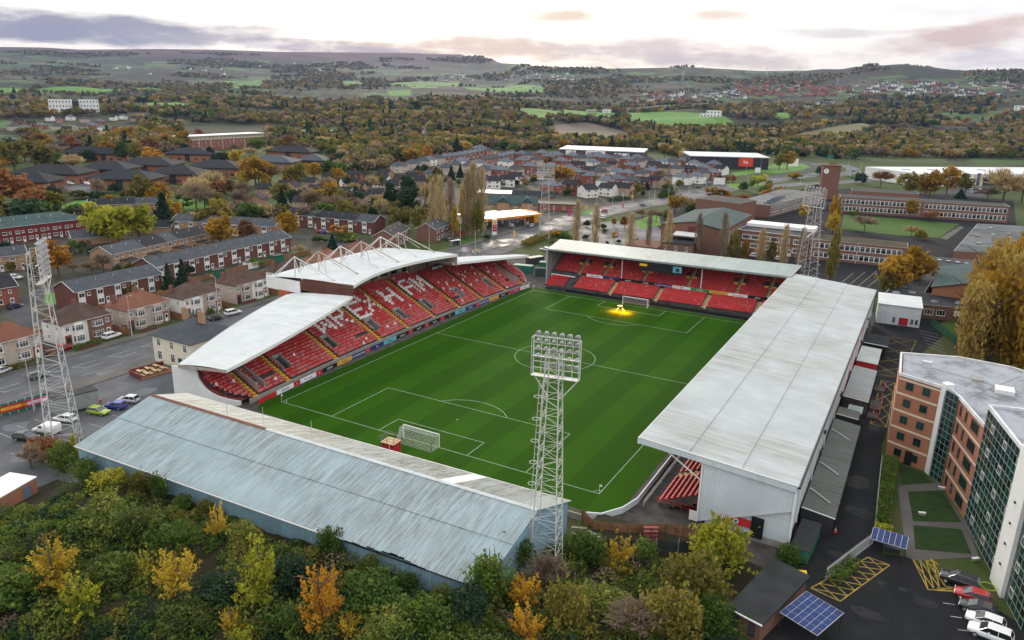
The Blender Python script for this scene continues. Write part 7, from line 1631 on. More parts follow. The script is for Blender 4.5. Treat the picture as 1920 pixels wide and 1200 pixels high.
grove([(825, 442, 108, 34, 'bpoplar', 'tan'), (812, 436, 100, 30, 'bpoplar', 'tan'), (845, 440, 100, 28, 'bpoplar', 'brown'), (868, 424, 74, 20, 'poplar', 'yellow'), (886, 442, 132, 40, 'bpoplar', 'tan'), (903, 442, 122, 34, 'bpoplar', 'tan'), (852, 446, 60, 18, 'poplar', 'yellow'), (876, 440, 118, 30, 'bpoplar', 'brown'), (865, 448, 20, 30, 'bush', 'rust'), (913, 450, 13, 18, 'bush', 'dark'), (895, 446, 70, 30, 'poplar', 'olive')],
 'behind the petrol station lawn', 'tall poplars by the petrol station')
grove([(1080, 462, 84, 26, 'bpoplar', 'tan'), (1115, 466, 82, 22, 'bpoplar', 'tan'), (1180, 474, 72, 26, 'bpoplar', 'tan'), (1214, 478, 80, 14, 'bpoplar', 'brown'), (1250, 482, 84, 26, 'bpoplar', 'tan'), (1306, 486, 82, 24, 'bpoplar', 'brown'), (1352, 492, 88, 22, 'bpoplar', 'brown'), (1372, 492, 60, 26, 'poplar', 'olive'), (1424, 494, 62, 26, 'bpoplar', 'tan'), (1466, 500, 76, 28, 'bpoplar', 'tan'), (1498, 504, 72, 24, 'bpoplar', 'brown'), (1556, 530, 96, 24, 'poplar', 'olive'), (1395, 492, 44, 20, 'poplar', 'gold'), (1444, 498, 46, 22, 'poplar', 'olive'),
 (1152, 452, 20, 18, 'open', 'orange'), (1171, 428, 22, 20, 'round', 'rust'), (1040, 445, 14, 18, 'open', 'orange'), (1150, 424, 14, 12, 'round', 'gold'), (1230, 416, 24, 34, 'bare', 'brown'), (1203, 410, 18, 24, 'bare', 'brown'), (1130, 430, 12, 20, 'bush', 'dark'), (1100, 425, 14, 16, 'bush', 'dark'), (1098, 448, 10, 18, 'bush', 'dark'), (1138, 458, 8, 10, 'bush', 'dark'), (1160, 456, 8, 12, 'bush', 'dark'), (1060, 446, 10, 34, 'bush', 'green'), (1040, 456, 10, 30, 'bush', 'olive'), (1132, 436, 8, 14, 'bush', 'green')],
 'behind the far stand', 'trees behind the far stand')
grove([(1052, 348, 34, 52, 'round', 'gold'), (1028, 356, 28, 26, 'round', 'olive'), (1022, 310, 14, 18, 'round', 'rust'), (1345, 382, 28, 60, 'round', 'gold'), (1265, 400, 34, 34, 'round', 'gold'), (1282, 398, 30, 26, 'bare', 'tan'), (1475, 318, 32, 28, 'round', 'gold'), (1460, 318, 28, 22, 'round', 'olive'), (1195, 364, 18, 30, 'round', 'olive'), (1213, 356, 14, 14, 'conifer', 'dark'), (1160, 352, 10, 10, 'round', 'green'), (1185, 326, 14, 26, 'bush', 'dark'), (1232, 334, 10, 26, 'bush', 'olive'), (1280, 304, 22, 18, 'round', 'tan'), (1370, 342, 14, 22, 'bush', 'rust'), (1420, 350, 22, 40, 'open', 'lime'), (1492, 336, 14, 34, 'bush', 'yellow'), (1390, 382, 18, 30, 'bare', 'rust'), (1435, 372, 16, 24, 'round', 'orange'), (1400, 395, 16, 24, 'bare', 'rust'), (935, 350, 16, 28, 'bush', 'dark'), (982, 350, 18, 20, 'bare', 'brown'), (1000, 344, 14, 20, 'bush', 'dark'), (1245, 366, 10, 26, 'bush', 'green'), (1250, 356, 10, 28, 'bush', 'green'), (1345, 336, 10, 22, 'bush', 'dark'), (1118, 296, 12, 14, 'round', 'gold'), (1058, 300, 10, 12, 'round', 'rust')],
 'along the estate roads', 'trees along the estate roads')
grove([(1505, 416, 34, 30, 'open', 'yellow'), (1562, 420, 46, 24, 'poplar', 'gold'), (1705, 411, 32, 26, 'round', 'gold'), (1620, 434, 28, 42, 'bare', 'brown'), (1745, 415, 18, 36, 'bare', 'rust'), (1708, 443, 18, 26, 'bare', 'tan'), (1727, 450, 18, 22, 'bush', 'olive'), (1560, 440, 40, 30, 'poplar', 'yellow'), (1672, 560, 78, 66, 'round', 'gold'), (1712, 545, 74, 58, 'round', 'gold'), (1660, 562, 50, 40, 'round', 'olive'), (1700, 372, 42, 36, 'round', 'olive'), (1742, 374, 46, 44, 'round', 'gold'), (1774, 364, 42, 36, 'round', 'gold'), (1808, 368, 36, 32, 'round', 'olive'), (1880, 378, 52, 72, 'bare', 'tan'), (1915, 380, 46, 56, 'bare', 'tan'), (1650, 352, 30, 40, 'bare', 'rust'), (1720, 362, 22, 26, 'round', 'green'), (1672, 340, 22, 44, 'bush', 'dark'), (1615, 345, 22, 34, 'bush', 'dark'), (1800, 372, 14, 20, 'conifer', 'dark'), (1850, 376, 22, 34, 'bare', 'brown'), (1560, 326, 24, 22, 'bush', 'olive'), (1538, 330, 20, 20, 'bush', 'dark'), (1850, 508, 14, 26, 'bush', 'dark'), (1880, 470, 14, 20, 'bush', 'green'), (1745, 408, 14, 20, 'bush', 'olive'), (1600, 408, 14, 20, 'open', 'green')],
 'around the school', 'trees around the school')
LEAF['beige'] = mat_leaf('beige_yellow_leaf', [(.2, (.20, .145, .045)), (.5, (.34, .24, .065)), (.8, (.46, .33, .09))], .35); CN['beige'] = 'beige'
PB = [(114.8, 96, 20, 10, 'beige'), (119, 101, 23, 12, 'gold'), (115.8, 106, 22, 10, 'beige'), (121.5, 110, 25, 12, 'beige'), (117.2, 116, 23, 11, 'gold'), (123.5, 121, 26, 13, 'beige'), (118.2, 127, 23, 10, 'beige'), (127.5, 108, 27, 14, 'beige'), (124.5, 132, 26, 12, 'gold'), (120.2, 138, 23, 10, 'beige'), (130, 128, 28, 14, 'beige'), (127.5, 97, 25, 13, 'gold'), (127, 144, 25, 12, 'beige'), (132.5, 152, 25, 12, 'beige'), (124.5, 152, 20, 9, 'beige')]
for k, (x, y, h, w_, c) in enumerate(PB):
    tree('plume', c, (x, y, 0), h, w_, f'tall dense golden-brown poplar in the belt at the right edge, {ORD[k]} counting back', 'golden poplar belt at the right edge', trunkfrac=.0)
# more trees filling the town's edges, each placed singly
def filler(seed, n, x0, x1, y0, y1, kinds, where, group, avoid, hp=(22, 40)):
    rgf = np.random.default_rng(seed); out = []
    while len(out) < n:
        px, py = rgf.uniform(x0, x1), rgf.uniform(y0, y1)
        if any(a_ < px < b_ and c2 < py < d2 for a_, b_, c2, d2 in avoid): continue
        kd, c = kinds[rgf.integers(len(kinds))]; s_ = rgf.uniform(*hp)*(py-150)/170; out.append((px, py, s_, s_*rgf.uniform(.85, 1.25)*(.45 if 'poplar' in kd or kd == 'conifer' else 1), kd, c))
    grove(out, where, group)
MIX = [('round', 'olive'), ('round', 'gold'), ('bare', 'brown'), ('bare', 'tan'), ('round', 'green'), ('open', 'gold'), ('bush', 'dark'), ('bare', 'brown'), ('round', 'rust')]
OFB = [(15, 150, 325, 372), (150, 250, 318, 372), (215, 375, 312, 362), (340, 450, 315, 345), (450, 620, 305, 330), (0, 70, 252, 275), (110, 345, 375, 402)]
filler(1, 46, 0, 640, 268, 402, MIX, 'between the offices and terraces', 'trees between the offices and terraces', OFB, (24, 40))
filler(2, 20, 20, 420, 405, 520, [('bush', 'green'), ('bare', 'brown'), ('open', 'olive'), ('bush', 'dark'), ('bush', 'olive')], 'in the terrace gardens', 'shrubs in the terrace gardens', [(0, 190, 405, 462), (150, 300, 405, 460), (180, 400, 445, 512), (315, 520, 410, 452), (110, 310, 520, 590)], (8, 14))
filler(3, 54, 730, 1350, 305, 372, [('bush', 'green'), ('bush', 'dark'), ('bush', 'olive'), ('open', 'gold'), ('bare', 'brown'), ('bush', 'rust')], 'in the estate gardens', 'shrubs in the estate gardens', [(820, 1000, 360, 400)], (9, 16))
filler(4, 30, 640, 830, 322, 415, [('round', 'olive'), ('bush', 'dark'), ('bare', 'brown'), ('round', 'dark'), ('bare', 'tan'), ('bush', 'green')], 'between the cul-de-sac roofs', 'trees between the cul-de-sac roofs', [(640, 760, 328, 352)], (15, 26))
filler(5, 26, 1240, 1480, 352, 412, [('bush', 'green'), ('bush', 'olive'), ('open', 'gold'), ('bare', 'rust'), ('bush', 'dark')], 'along the school road', 'shrubs along the school road', [(1240, 1385, 340, 384), (1380, 1480, 372, 412)], (10, 18))
# hedges: low leafy walls
def hedge(label, pts, w_, h, col, group=None):
    rg = np.random.default_rng(len(label)*31+int(abs(pts[0][0])*7)); C = []
    for a, b in zip(pts[:-1], pts[1:]):
        a, b = np.array(a[:2], float), np.array(b[:2], float); Ln = np.linalg.norm(b-a); n = int(Ln*w_*h*55)+60; s = rg.random(n); nn = np.array([-(b-a)[1], (b-a)[0]])/Ln
        u = rg.uniform(-1, 1, n); v = rg.uniform(0, 1, n); edge = np.maximum(np.abs(u), v); sc = np.where(rg.random(n) < .7, 1/np.maximum(edge, .3), 1); u = np.clip(u*sc, -1, 1); v = np.clip(v*sc, 0, 1)
        p = a+(b-a)*s[:, None]+nn*(u*w_/2)[:, None]; C.append(np.column_stack([p, v*h*(1+.12*np.sin(s*Ln*1.3))]))
    C = np.concatenate(C); V = leaf_quads(C, .17, rg); return tag(link('hedge', bulk('hedge', V, qf(len(C)), LEAF[col], np.repeat(rg.random(len(C)), 4))), label, 'hedge', group)
hedge('green clipped hedge before the white-fronted semis', [G(138, 660), G(190, 645)], 1.3, 1.3, 'green'); hedge('green hedge before the leftmost pebble-dashed semis', [G(5, 700), G(75, 682)], 1.2, 1.2, 'olive'); hedge('leafy hedge between the palisade fence and the lawns', [(103.0, 10), (102.8, 20), (102.9, 34)], 1.8, 1.8, 'green'); hedge('yellow-green hedge end by the small solar canopy', [(103.3, 7.6), (103.2, 10)], 2.0, 1.9, 'lime')
hedge('dark hedge in front of the bottom car park fence', [G(1556, 1096), G(1600, 1062)], 1.6, 1.3, 'green'); hedge('dark hedge along the school road verge', [G(1400, 386), G(1500, 364), G(1535, 352)], 2.5, 2.0, 'dark'); hedge('clipped green hedge at the estate corner', [G(1236, 372), G(1262, 366)], 3, 2.2, 'green'); hedge('roadside hedge below the estate', [G(1140, 378), G(1180, 374)], 2, 1.5, 'dark'); hedge('bushy verge hedge beside the main road behind the far stand', [G(985, 462), G(1018, 446), G(1060, 440)], 4, 1.8, 'olive')
# foreground bushes and small trees on the bank
def bank(px, py): 
    z = 2.0
    for _ in range(4): p = G(px, py, z); z = float(HB(p[0], p[1]))
    return p
def fg(px, py, hpx, wpx, kind, col, label, group=None, name=None):
    p = bank(px, py); s = np.linalg.norm(p-CAM)/FPX; return tree(kind, col, p-[0, 0, .1], hpx*s*1.12, wpx*s, label, group, name)
FG = [(490, 1128, 118, 104, 'nearopen', 'lime', 'bright yellow-green young tree in the middle of the bank'), (603, 1175, 118, 84, 'nearopen', 'orange', 'bright orange young tree low on the bank'), (412, 1008, 66, 46, 'nearopen', 'yellow', 'small amber tree close to the blue back wall'), (338, 1120, 92, 84, 'nearopen', 'yellow', 'yellow-olive tree left of the bright yellow-green tree'), (104, 1105, 84, 96, 'nearopen', 'yellow', 'yellow tree on the lower left of the bank'), (150, 1150, 70, 80, 'nearopen', 'lime', 'yellow-green tree at the lower left below the yellow tree'), (275, 1085, 60, 34, 'nearopen', 'lime', 'slim yellow-green sapling left of centre on the bank'), (436, 1195, 62, 44, 'nearopen', 'yellow', 'small amber sapling at the bottom edge'), (445, 1240, 60, 70, 'nearopen', 'lime', 'yellow-green sapling cut by the bottom edge'), (612, 1105, 50, 34, 'nearopen', 'orange', 'little orange sapling near the torn eaves'),
 (985, 1135, 66, 62, 'nearopen', 'orange', 'orange small tree right of the blue stand corner'), (985, 1205, 72, 66, 'nearopen', 'orange', 'orange small tree at the bottom beside the stand corner'), (1160, 1062, 62, 62, 'nearopen', 'yellow', 'yellow small tree below the timber fence'), (1060, 1175, 90, 90, 'nearbush', 'olive', 'olive bush at the bottom right of the stand corner'), (1352, 1062, 90, 100, 'nearbush', 'lime', 'yellow-green willow bush beside the end wall of the long stand'), (1300, 1130, 96, 120, 'nearbush', 'olive', 'grey-olive willow bush left of the brick hut'), (1250, 1195, 100, 110, 'nearbush', 'olive', 'olive willow bush at the bottom edge left of the hut'), (1340, 1190, 80, 90, 'nearbush', 'green', 'green willow bush touching the brick hut'), (1100, 1052, 66, 84, 'nearbush', 'green', 'dark green bush at the foot of the near floodlight tower'), (1205, 1045, 40, 60, 'nearbush', 'green', 'green bush under the black netting'),
 (918, 1128, 110, 96, 'nearbush', 'green', 'ivy-dark bush smothering the blue stand corner'), (962, 1072, 82, 74, 'nearbush', 'green', 'dark ivy bush against the end of the blue roof'), (880, 1160, 70, 100, 'nearbush', 'dark', 'very dark bush below the blue stand corner'), (620, 1052, 74, 56, 'nearbush', 'green', 'ivy column rising over the eaves of the blue stand'), (1022, 1110, 70, 80, 'bare', 'brown', 'bare brown shrub beside the near floodlight tower'), (1130, 1150, 50, 100, 'nearbush', 'bramble', 'bramble thicket below the yellow tree'), (1190, 1190, 60, 110, 'bare', 'brown', 'bare brown thicket at the bottom edge'), (1480, 1060, 40, 44, 'nearbush', 'green', 'green bush between the trailer and the yellow grit bin'),
 (85, 862, 40, 52, 'nearbush', 'rust', 'rust-coloured bush at the foot of the car park tower'), (118, 882, 52, 52, 'nearbush', 'green', 'dark green bush beside the car park tower'), (145, 872, 62, 26, 'nearopen', 'lime', 'yellow-green creeper bush on the corner of the blue wall'), (165, 905, 46, 44, 'nearbush', 'green', 'round green bush at the left end of the blue wall'), (210, 922, 42, 62, 'nearbush', 'lime', 'yellow-green bush against the blue wall'), (264, 926, 46, 40, 'nearbush', 'olive', 'olive creeper on the blue wall'), (300, 942, 62, 32, 'nearbush', 'green', 'ivy pillar up the middle of the blue wall'), (345, 958, 36, 40, 'nearbush', 'green', 'green bush against the blue wall right of the ivy pillar'), (386, 966, 34, 34, 'nearbush', 'olive', 'olive bush against the blue wall beside the small amber tree'), (260, 1020, 70, 90, 'nearbush', 'bramble', 'big bramble mound in the middle left of the bank'), (30, 1130, 60, 110, 'nearbush', 'green', 'green thicket at the lower left edge'), (20, 1060, 30, 60, 'nearbush', 'bramble', 'low bramble thicket at the left edge'), (60, 880, 40, 44, 'bare', 'brown', 'bare brown bush above the brick outbuilding'), (420, 1120, 50, 90, 'nearbush', 'dark', 'dark green bush beside the bright yellow-green tree'), (545, 1105, 60, 90, 'nearbush', 'dark', 'dark green thicket right of the bright yellow-green tree'), (700, 1140, 60, 110, 'nearbush', 'green', 'green thicket below the torn eaves'), (800, 1170, 60, 110, 'nearbush', 'green', 'green thicket left of the dark corner bush'), (730, 1195, 50, 100, 'nearbush', 'bramble', 'bramble thicket at the bottom centre'), (655, 1190, 40, 60, 'nearopen', 'yellow', 'yellow-flecked shrub right of the orange tree'),
 (455, 1020, 46, 60, 'nearbush', 'bramble', 'bramble bush against the blue wall right of the small amber tree'), (520, 1062, 44, 64, 'nearbush', 'green', 'green bush against the blue wall left of the ivy column'), (690, 1085, 50, 50, 'nearbush', 'bramble', 'creeper bush climbing to the torn eaves'), (760, 1112, 46, 50, 'nearbush', 'green', 'green creeper bush over the torn eaves'), (830, 1140, 50, 60, 'nearbush', 'bramble', 'bramble bush under the torn right end of the eaves'), (200, 985, 50, 90, 'nearbush', 'bramble', 'bramble mound on the upper left of the bank'), (330, 1030, 50, 90, 'nearbush', 'green', 'green mound below the ivy pillar'), (215, 1090, 50, 80, 'nearbush', 'bramble', 'bramble mound left of the slim sapling'), (560, 1180, 50, 80, 'nearbush', 'green', 'green mound left of the orange tree at the bottom'), (365, 1180, 50, 90, 'nearbush', 'bramble', 'bramble mound at the bottom left of centre')]
for a in FG: fg(*a[:7], group='shrubs on the overgrown bank')
# undergrowth of the bank: nobody could count it
rg = np.random.default_rng(5); Cs, hs, ks = [], [], []; tries = 0
while len(Cs) < 1750 and tries < 40000:
    tries += 1; x, y = rg.uniform(-9, 91), rg.uniform(-74, -13)
    if x < 66.5 and y > -38.3+.045*x: continue
    if x > 66 and y > -15+.35*(x-72): continue
    if x > 86.5 and y > -23: continue
    if x < 4 and y > -50+abs(x)*.2 and x < 2: continue
    px_, py_ = PJ((x, y, 2)); n = int(rg.uniform(150, 290)); r_ = rg.uniform(.6, 1.9)*(1.8 if rg.random() < .10 else 1); n = int(n*max(1, r_*.55)); hh = r_*rg.uniform(.5, 1.25); z = float(HB(x, y))
    dry = (x > 67) or rg.random() < .08
    if dry and rg.random() < .45: n = int(n*.5); hh *= .5
    u = rg.normal(size=(n, 3)); u /= np.linalg.norm(u, axis=1)[:, None]; u[:, 2] = np.abs(u[:, 2]); q = rg.uniform(.7, 1.08, n)[:, None]
    Cs.append(np.array([x, y, z-.1])+u*q*np.array([r_, r_, hh])); h0 = rg.random(); hs.append(np.clip(h0*.75+rg.random(n)*.2+.25*(u[:, 2]-.5), 0, 1))
    ks.append(np.full(n, rg.choice([0, 1, 2, 3, 4], p=[.14, .06, .14, .1, .56] if dry else [.36, .14, .07, .01, .42])))
C = np.concatenate(Cs); V = leaf_quads(C, .19, rg)
o = link('undergrowth', bulk('undergrowth', V, qf(len(C)), [LEAF['green'], LEAF['dark'], LEAF['olive'], LEAF['brown'], LEAF['bramble']], np.repeat(np.concatenate(hs), 4), kind_idx=np.concatenate(ks))); tag(o, 'tangled brambles and scrub covering the bank', 'scrub', kind='stuff')

# ------------------------------------------------------------------ the wooded country beyond: one mass
def inpoly(P, poly):
    x, y = P[:, 0], P[:, 1]; n = len(poly); c = np.zeros(len(P), bool); j = n-1
    for i_ in range(n):
        xi, yi = poly[i_]; xj, yj = poly[j]; cond = ((yi > y) != (yj > y)) & (x < (xj-xi)*(y-yi)/(yj-yi+1e-12)+xi); c ^= cond; j = i_
    return c
def vnoise(x, y, s, seed):
    r0 = np.random.default_rng(seed); T = r0.random((64, 64)); u, v = x/s, y/s; i0, j0 = np.floor(u).astype(int), np.floor(v).astype(int); a, b = u-i0, v-j0; a = a*a*(3-2*a); b = b*b*(3-2*b)
    g = lambda i_, j_: T[i_ % 64, j_ % 64]
    return g(i0, j0)*(1-a)*(1-b)+g(i0+1, j0)*a*(1-b)+g(i0, j0+1)*(1-a)*b+g(i0+1, j0+1)*a*b
CLEAR = [np.array([G(*q)[:2] for q in pl]) for pl in (
 [(640, 420), (640, 330), (700, 326), (740, 312), (880, 284), (905, 276), (960, 287), (1030, 280), (1225, 284), (1290, 300), (1300, 286), (1455, 291), (1465, 302), (1500, 294), (1600, 300), (1610, 296), (1930, 298), (1930, 460), (1200, 460)],
 [(-60, 270), (66, 268), (110, 262), (180, 300), (260, 292), (345, 290), (340, 240), (500, 240), (505, 285), (620, 290), (640, 420), (-60, 420)],
)]
CLEAR += FIELD_POLYS
CLEAR += [np.array([GT(*q)[:2] for q in pl]) for pl in ([(1375, 184), (1375, 158), (1585, 157), (1590, 182)], [(1595, 182), (1595, 158), (1930, 156), (1930, 182)], [(820, 153), (820, 141), (1090, 141), (1090, 152)], [(1290, 188), (1290, 173), (1375, 172), (1375, 188)], [(1160, 194), (1160, 177), (1285, 177), (1285, 193)], [(-60, 272), (-60, 224), (70, 221), (260, 218), (268, 258), (110, 262)], [(86, 216), (192, 214), (192, 200), (86, 200)], [(1305, 222), (1358, 224), (1358, 212), (1305, 212)], [(780, 266), (804, 266), (806, 232), (794, 232)], [(470, 246), (550, 244), (545, 232), (440, 234)])]
pts = []
for r0, r1, step, thr in ((330, 900, 8.0, .22), (900, 1500, 9.5, .27), (1500, 2600, 15, .47), (2600, 3900, 25, .55), (3900, 6300, 21, .62)):
    n = int(.72*(r1*r1-r0*r0)/step**2); rgw = np.random.default_rng(int(r0)); r_ = np.sqrt(rgw.uniform(r0*r0, r1*r1, n)); a = rgw.uniform(YAW-R(39), YAW+R(39), n); x, y = CAM[0]+r_*np.sin(a), CAM[1]+r_*np.cos(a)
    f = .6*vnoise(x, y, 120, 3)+.4*vnoise(x, y, 38, 4) if r0 < 2600 else .7*vnoise(x, y, 330, 5)+.3*vnoise(x, y, 90, 6); k = f > thr; x, y = x[k], y[k]; P2 = np.stack([x, y], 1); bad = np.zeros(len(x), bool)
    for pl in CLEAR: bad |= inpoly(P2, pl)
    bad |= (np.hypot(P2[:, 0]-CAM[0], P2[:, 1]-CAM[1]) < 620) & (P2[:, 0] > -120)
    P2 = P2[~bad]; z = HT(P2[:, 0], P2[:, 1]); tone = .55*vnoise(P2[:, 0], P2[:, 1], 70, 9)+.5*vnoise(P2[:, 0], P2[:, 1], 260, 12)+.13*rgw.normal(size=len(P2))
    sc = rgw.uniform(.7, 1.45, len(P2))*(1.05 if r0 < 1400 else 1.3); pts.append(np.column_stack([P2, z-(.4 if r0 < 1400 else 2.6 if r0 < 3900 else 4.5), sc, tone]))
# hedgerow trees along field edges far out
pts = np.concatenate(pts); print('woodland trees', len(pts))
wood_col = bpy.data.collections.new('woodland_kinds'); SPECW = [('bare', 'brown', 5.2, 9.5), ('bare', 'brown', 4.6, 8.5), ('round', 'rust', 4.8, 9), ('bare', 'tan', 4.6, 9), ('round', 'olive', 5.2, 9.5), ('round', 'gold', 4.6, 8.5), ('round', 'green', 4.8, 9), ('round', 'yellow', 4.0, 8), ('conifer', 'dark', 3.8, 11), ('round', 'dark', 4.8, 9)]
protos = []
for k, (kd, c, rw, h) in enumerate(SPECW):
    n = {'bare': 420, 'round': 260, 'conifer': 260}[kd]; Vc, hue = crown(kd, 300+k, n, .22 if kd != 'bare' else .62, 20); Vc = Vc*np.array([rw, rw, h*.45]); Vc[:, 2] += h*.55
    tr = [(-.25, -.25, 0), (.25, -.25, 0), (.25, .25, 0), (-.25, .25, 0), (-.1, -.1, h*.55), (.1, -.1, h*.55), (.1, .1, h*.55), (-.1, .1, h*.55)]; nv = len(Vc); Fq = np.concatenate([qf(nv//4), np.array([(0, 1, 5, 4), (1, 2, 6, 5), (2, 3, 7, 6), (3, 0, 4, 7)])+nv])
    me = bulk('wood_tree', np.concatenate([Vc, tr]), Fq, [LEAF[c], bark], np.concatenate([hue, np.zeros(8)]), kind_idx=[0]*(nv//4)+[1]*4); ob = bpy.data.objects.new('wood_tree_%02d' % k, me); wood_col.objects.link(ob); protos.append(ob)
tone = pts[:, 4]; rgw = np.random.default_rng(77); u = rgw.random(len(pts)); kind = np.zeros(len(pts), int)
tabs = [(.34, [0, 4, 4, 3, 8, 9, 6, 6]), (.45, [0, 4, 3, 0, 4, 6, 0]), (.54, [0, 3, 4, 4, 3, 2, 4, 6]), (.62, [4, 3, 0, 3, 6, 4, 5]), (.72, [5, 7, 3, 4, 7, 5, 4]), (9, [6, 9, 8, 4, 0])]
lo_ = -9
for hi_, tb in tabs:
    m_ = (tone >= lo_) & (tone < hi_); kind[m_] = np.array(tb)[(u[m_]*len(tb)).astype(int)]; lo_ = hi_
me = bpy.data.meshes.new('woodland'); me.vertices.add(len(pts)); me.vertices.foreach_set('co', pts[:, :3].astype(np.float32).ravel())
for nm, ty, arr in (('kind', 'INT', kind.astype(np.int32)), ('size', 'FLOAT', pts[:, 3].astype(np.float32)), ('turn', 'FLOAT', (u*6.28).astype(np.float32))): at = me.attributes.new(nm, ty, 'POINT'); at.data.foreach_set('value', arr)
wo_ = link('woodland', me); tag(wo_, 'autumn woods and hedgerow trees covering the country beyond the town', 'woodland', kind='stuff')
gn = bpy.data.node_groups.new('woodland', 'GeometryNodeTree'); gn.interface.new_socket('Geometry', in_out='INPUT', socket_type='NodeSocketGeometry'); gn.interface.new_socket('Geometry', in_out='OUTPUT', socket_type='NodeSocketGeometry')
gi, go = gn.nodes.new('NodeGroupInput'), gn.nodes.new('NodeGroupOutput'); iop = gn.nodes.new('GeometryNodeInstanceOnPoints'); ci = gn.nodes.new('GeometryNodeCollectionInfo'); ci.inputs[0].default_value = wood_col; ci.inputs['Separate Children'].default_value = True; ci.inputs['Reset Children'].default_value = True
m2p = gn.nodes.new('GeometryNodeMeshToPoints'); gn.links.new(gi.outputs[0], m2p.inputs[0]); gn.links.new(m2p.outputs[0], iop.inputs['Points']); gn.links.new(ci.outputs[0], iop.inputs['Instance']); iop.inputs['Pick Instance'].default_value = True
def na(nm, ty): n_ = gn.nodes.new('GeometryNodeInputNamedAttribute'); n_.data_type = ty; n_.inputs[0].default_value = nm; return n_.outputs[0]
gn.links.new(na('kind', 'INT'), iop.inputs['Instance Index']); cx = gn.nodes.new('ShaderNodeCombineXYZ'); gn.links.new(na('turn', 'FLOAT'), cx.inputs[2])
gn.links.new(cx.outputs[0], iop.inputs['Rotation']); gn.links.new(na('size', 'FLOAT'), iop.inputs['Scale']); gn.links.new(iop.outputs[0], go.inputs[0])
md = wo_.modifiers.new('woodland', 'NODES'); md.node_group = gn
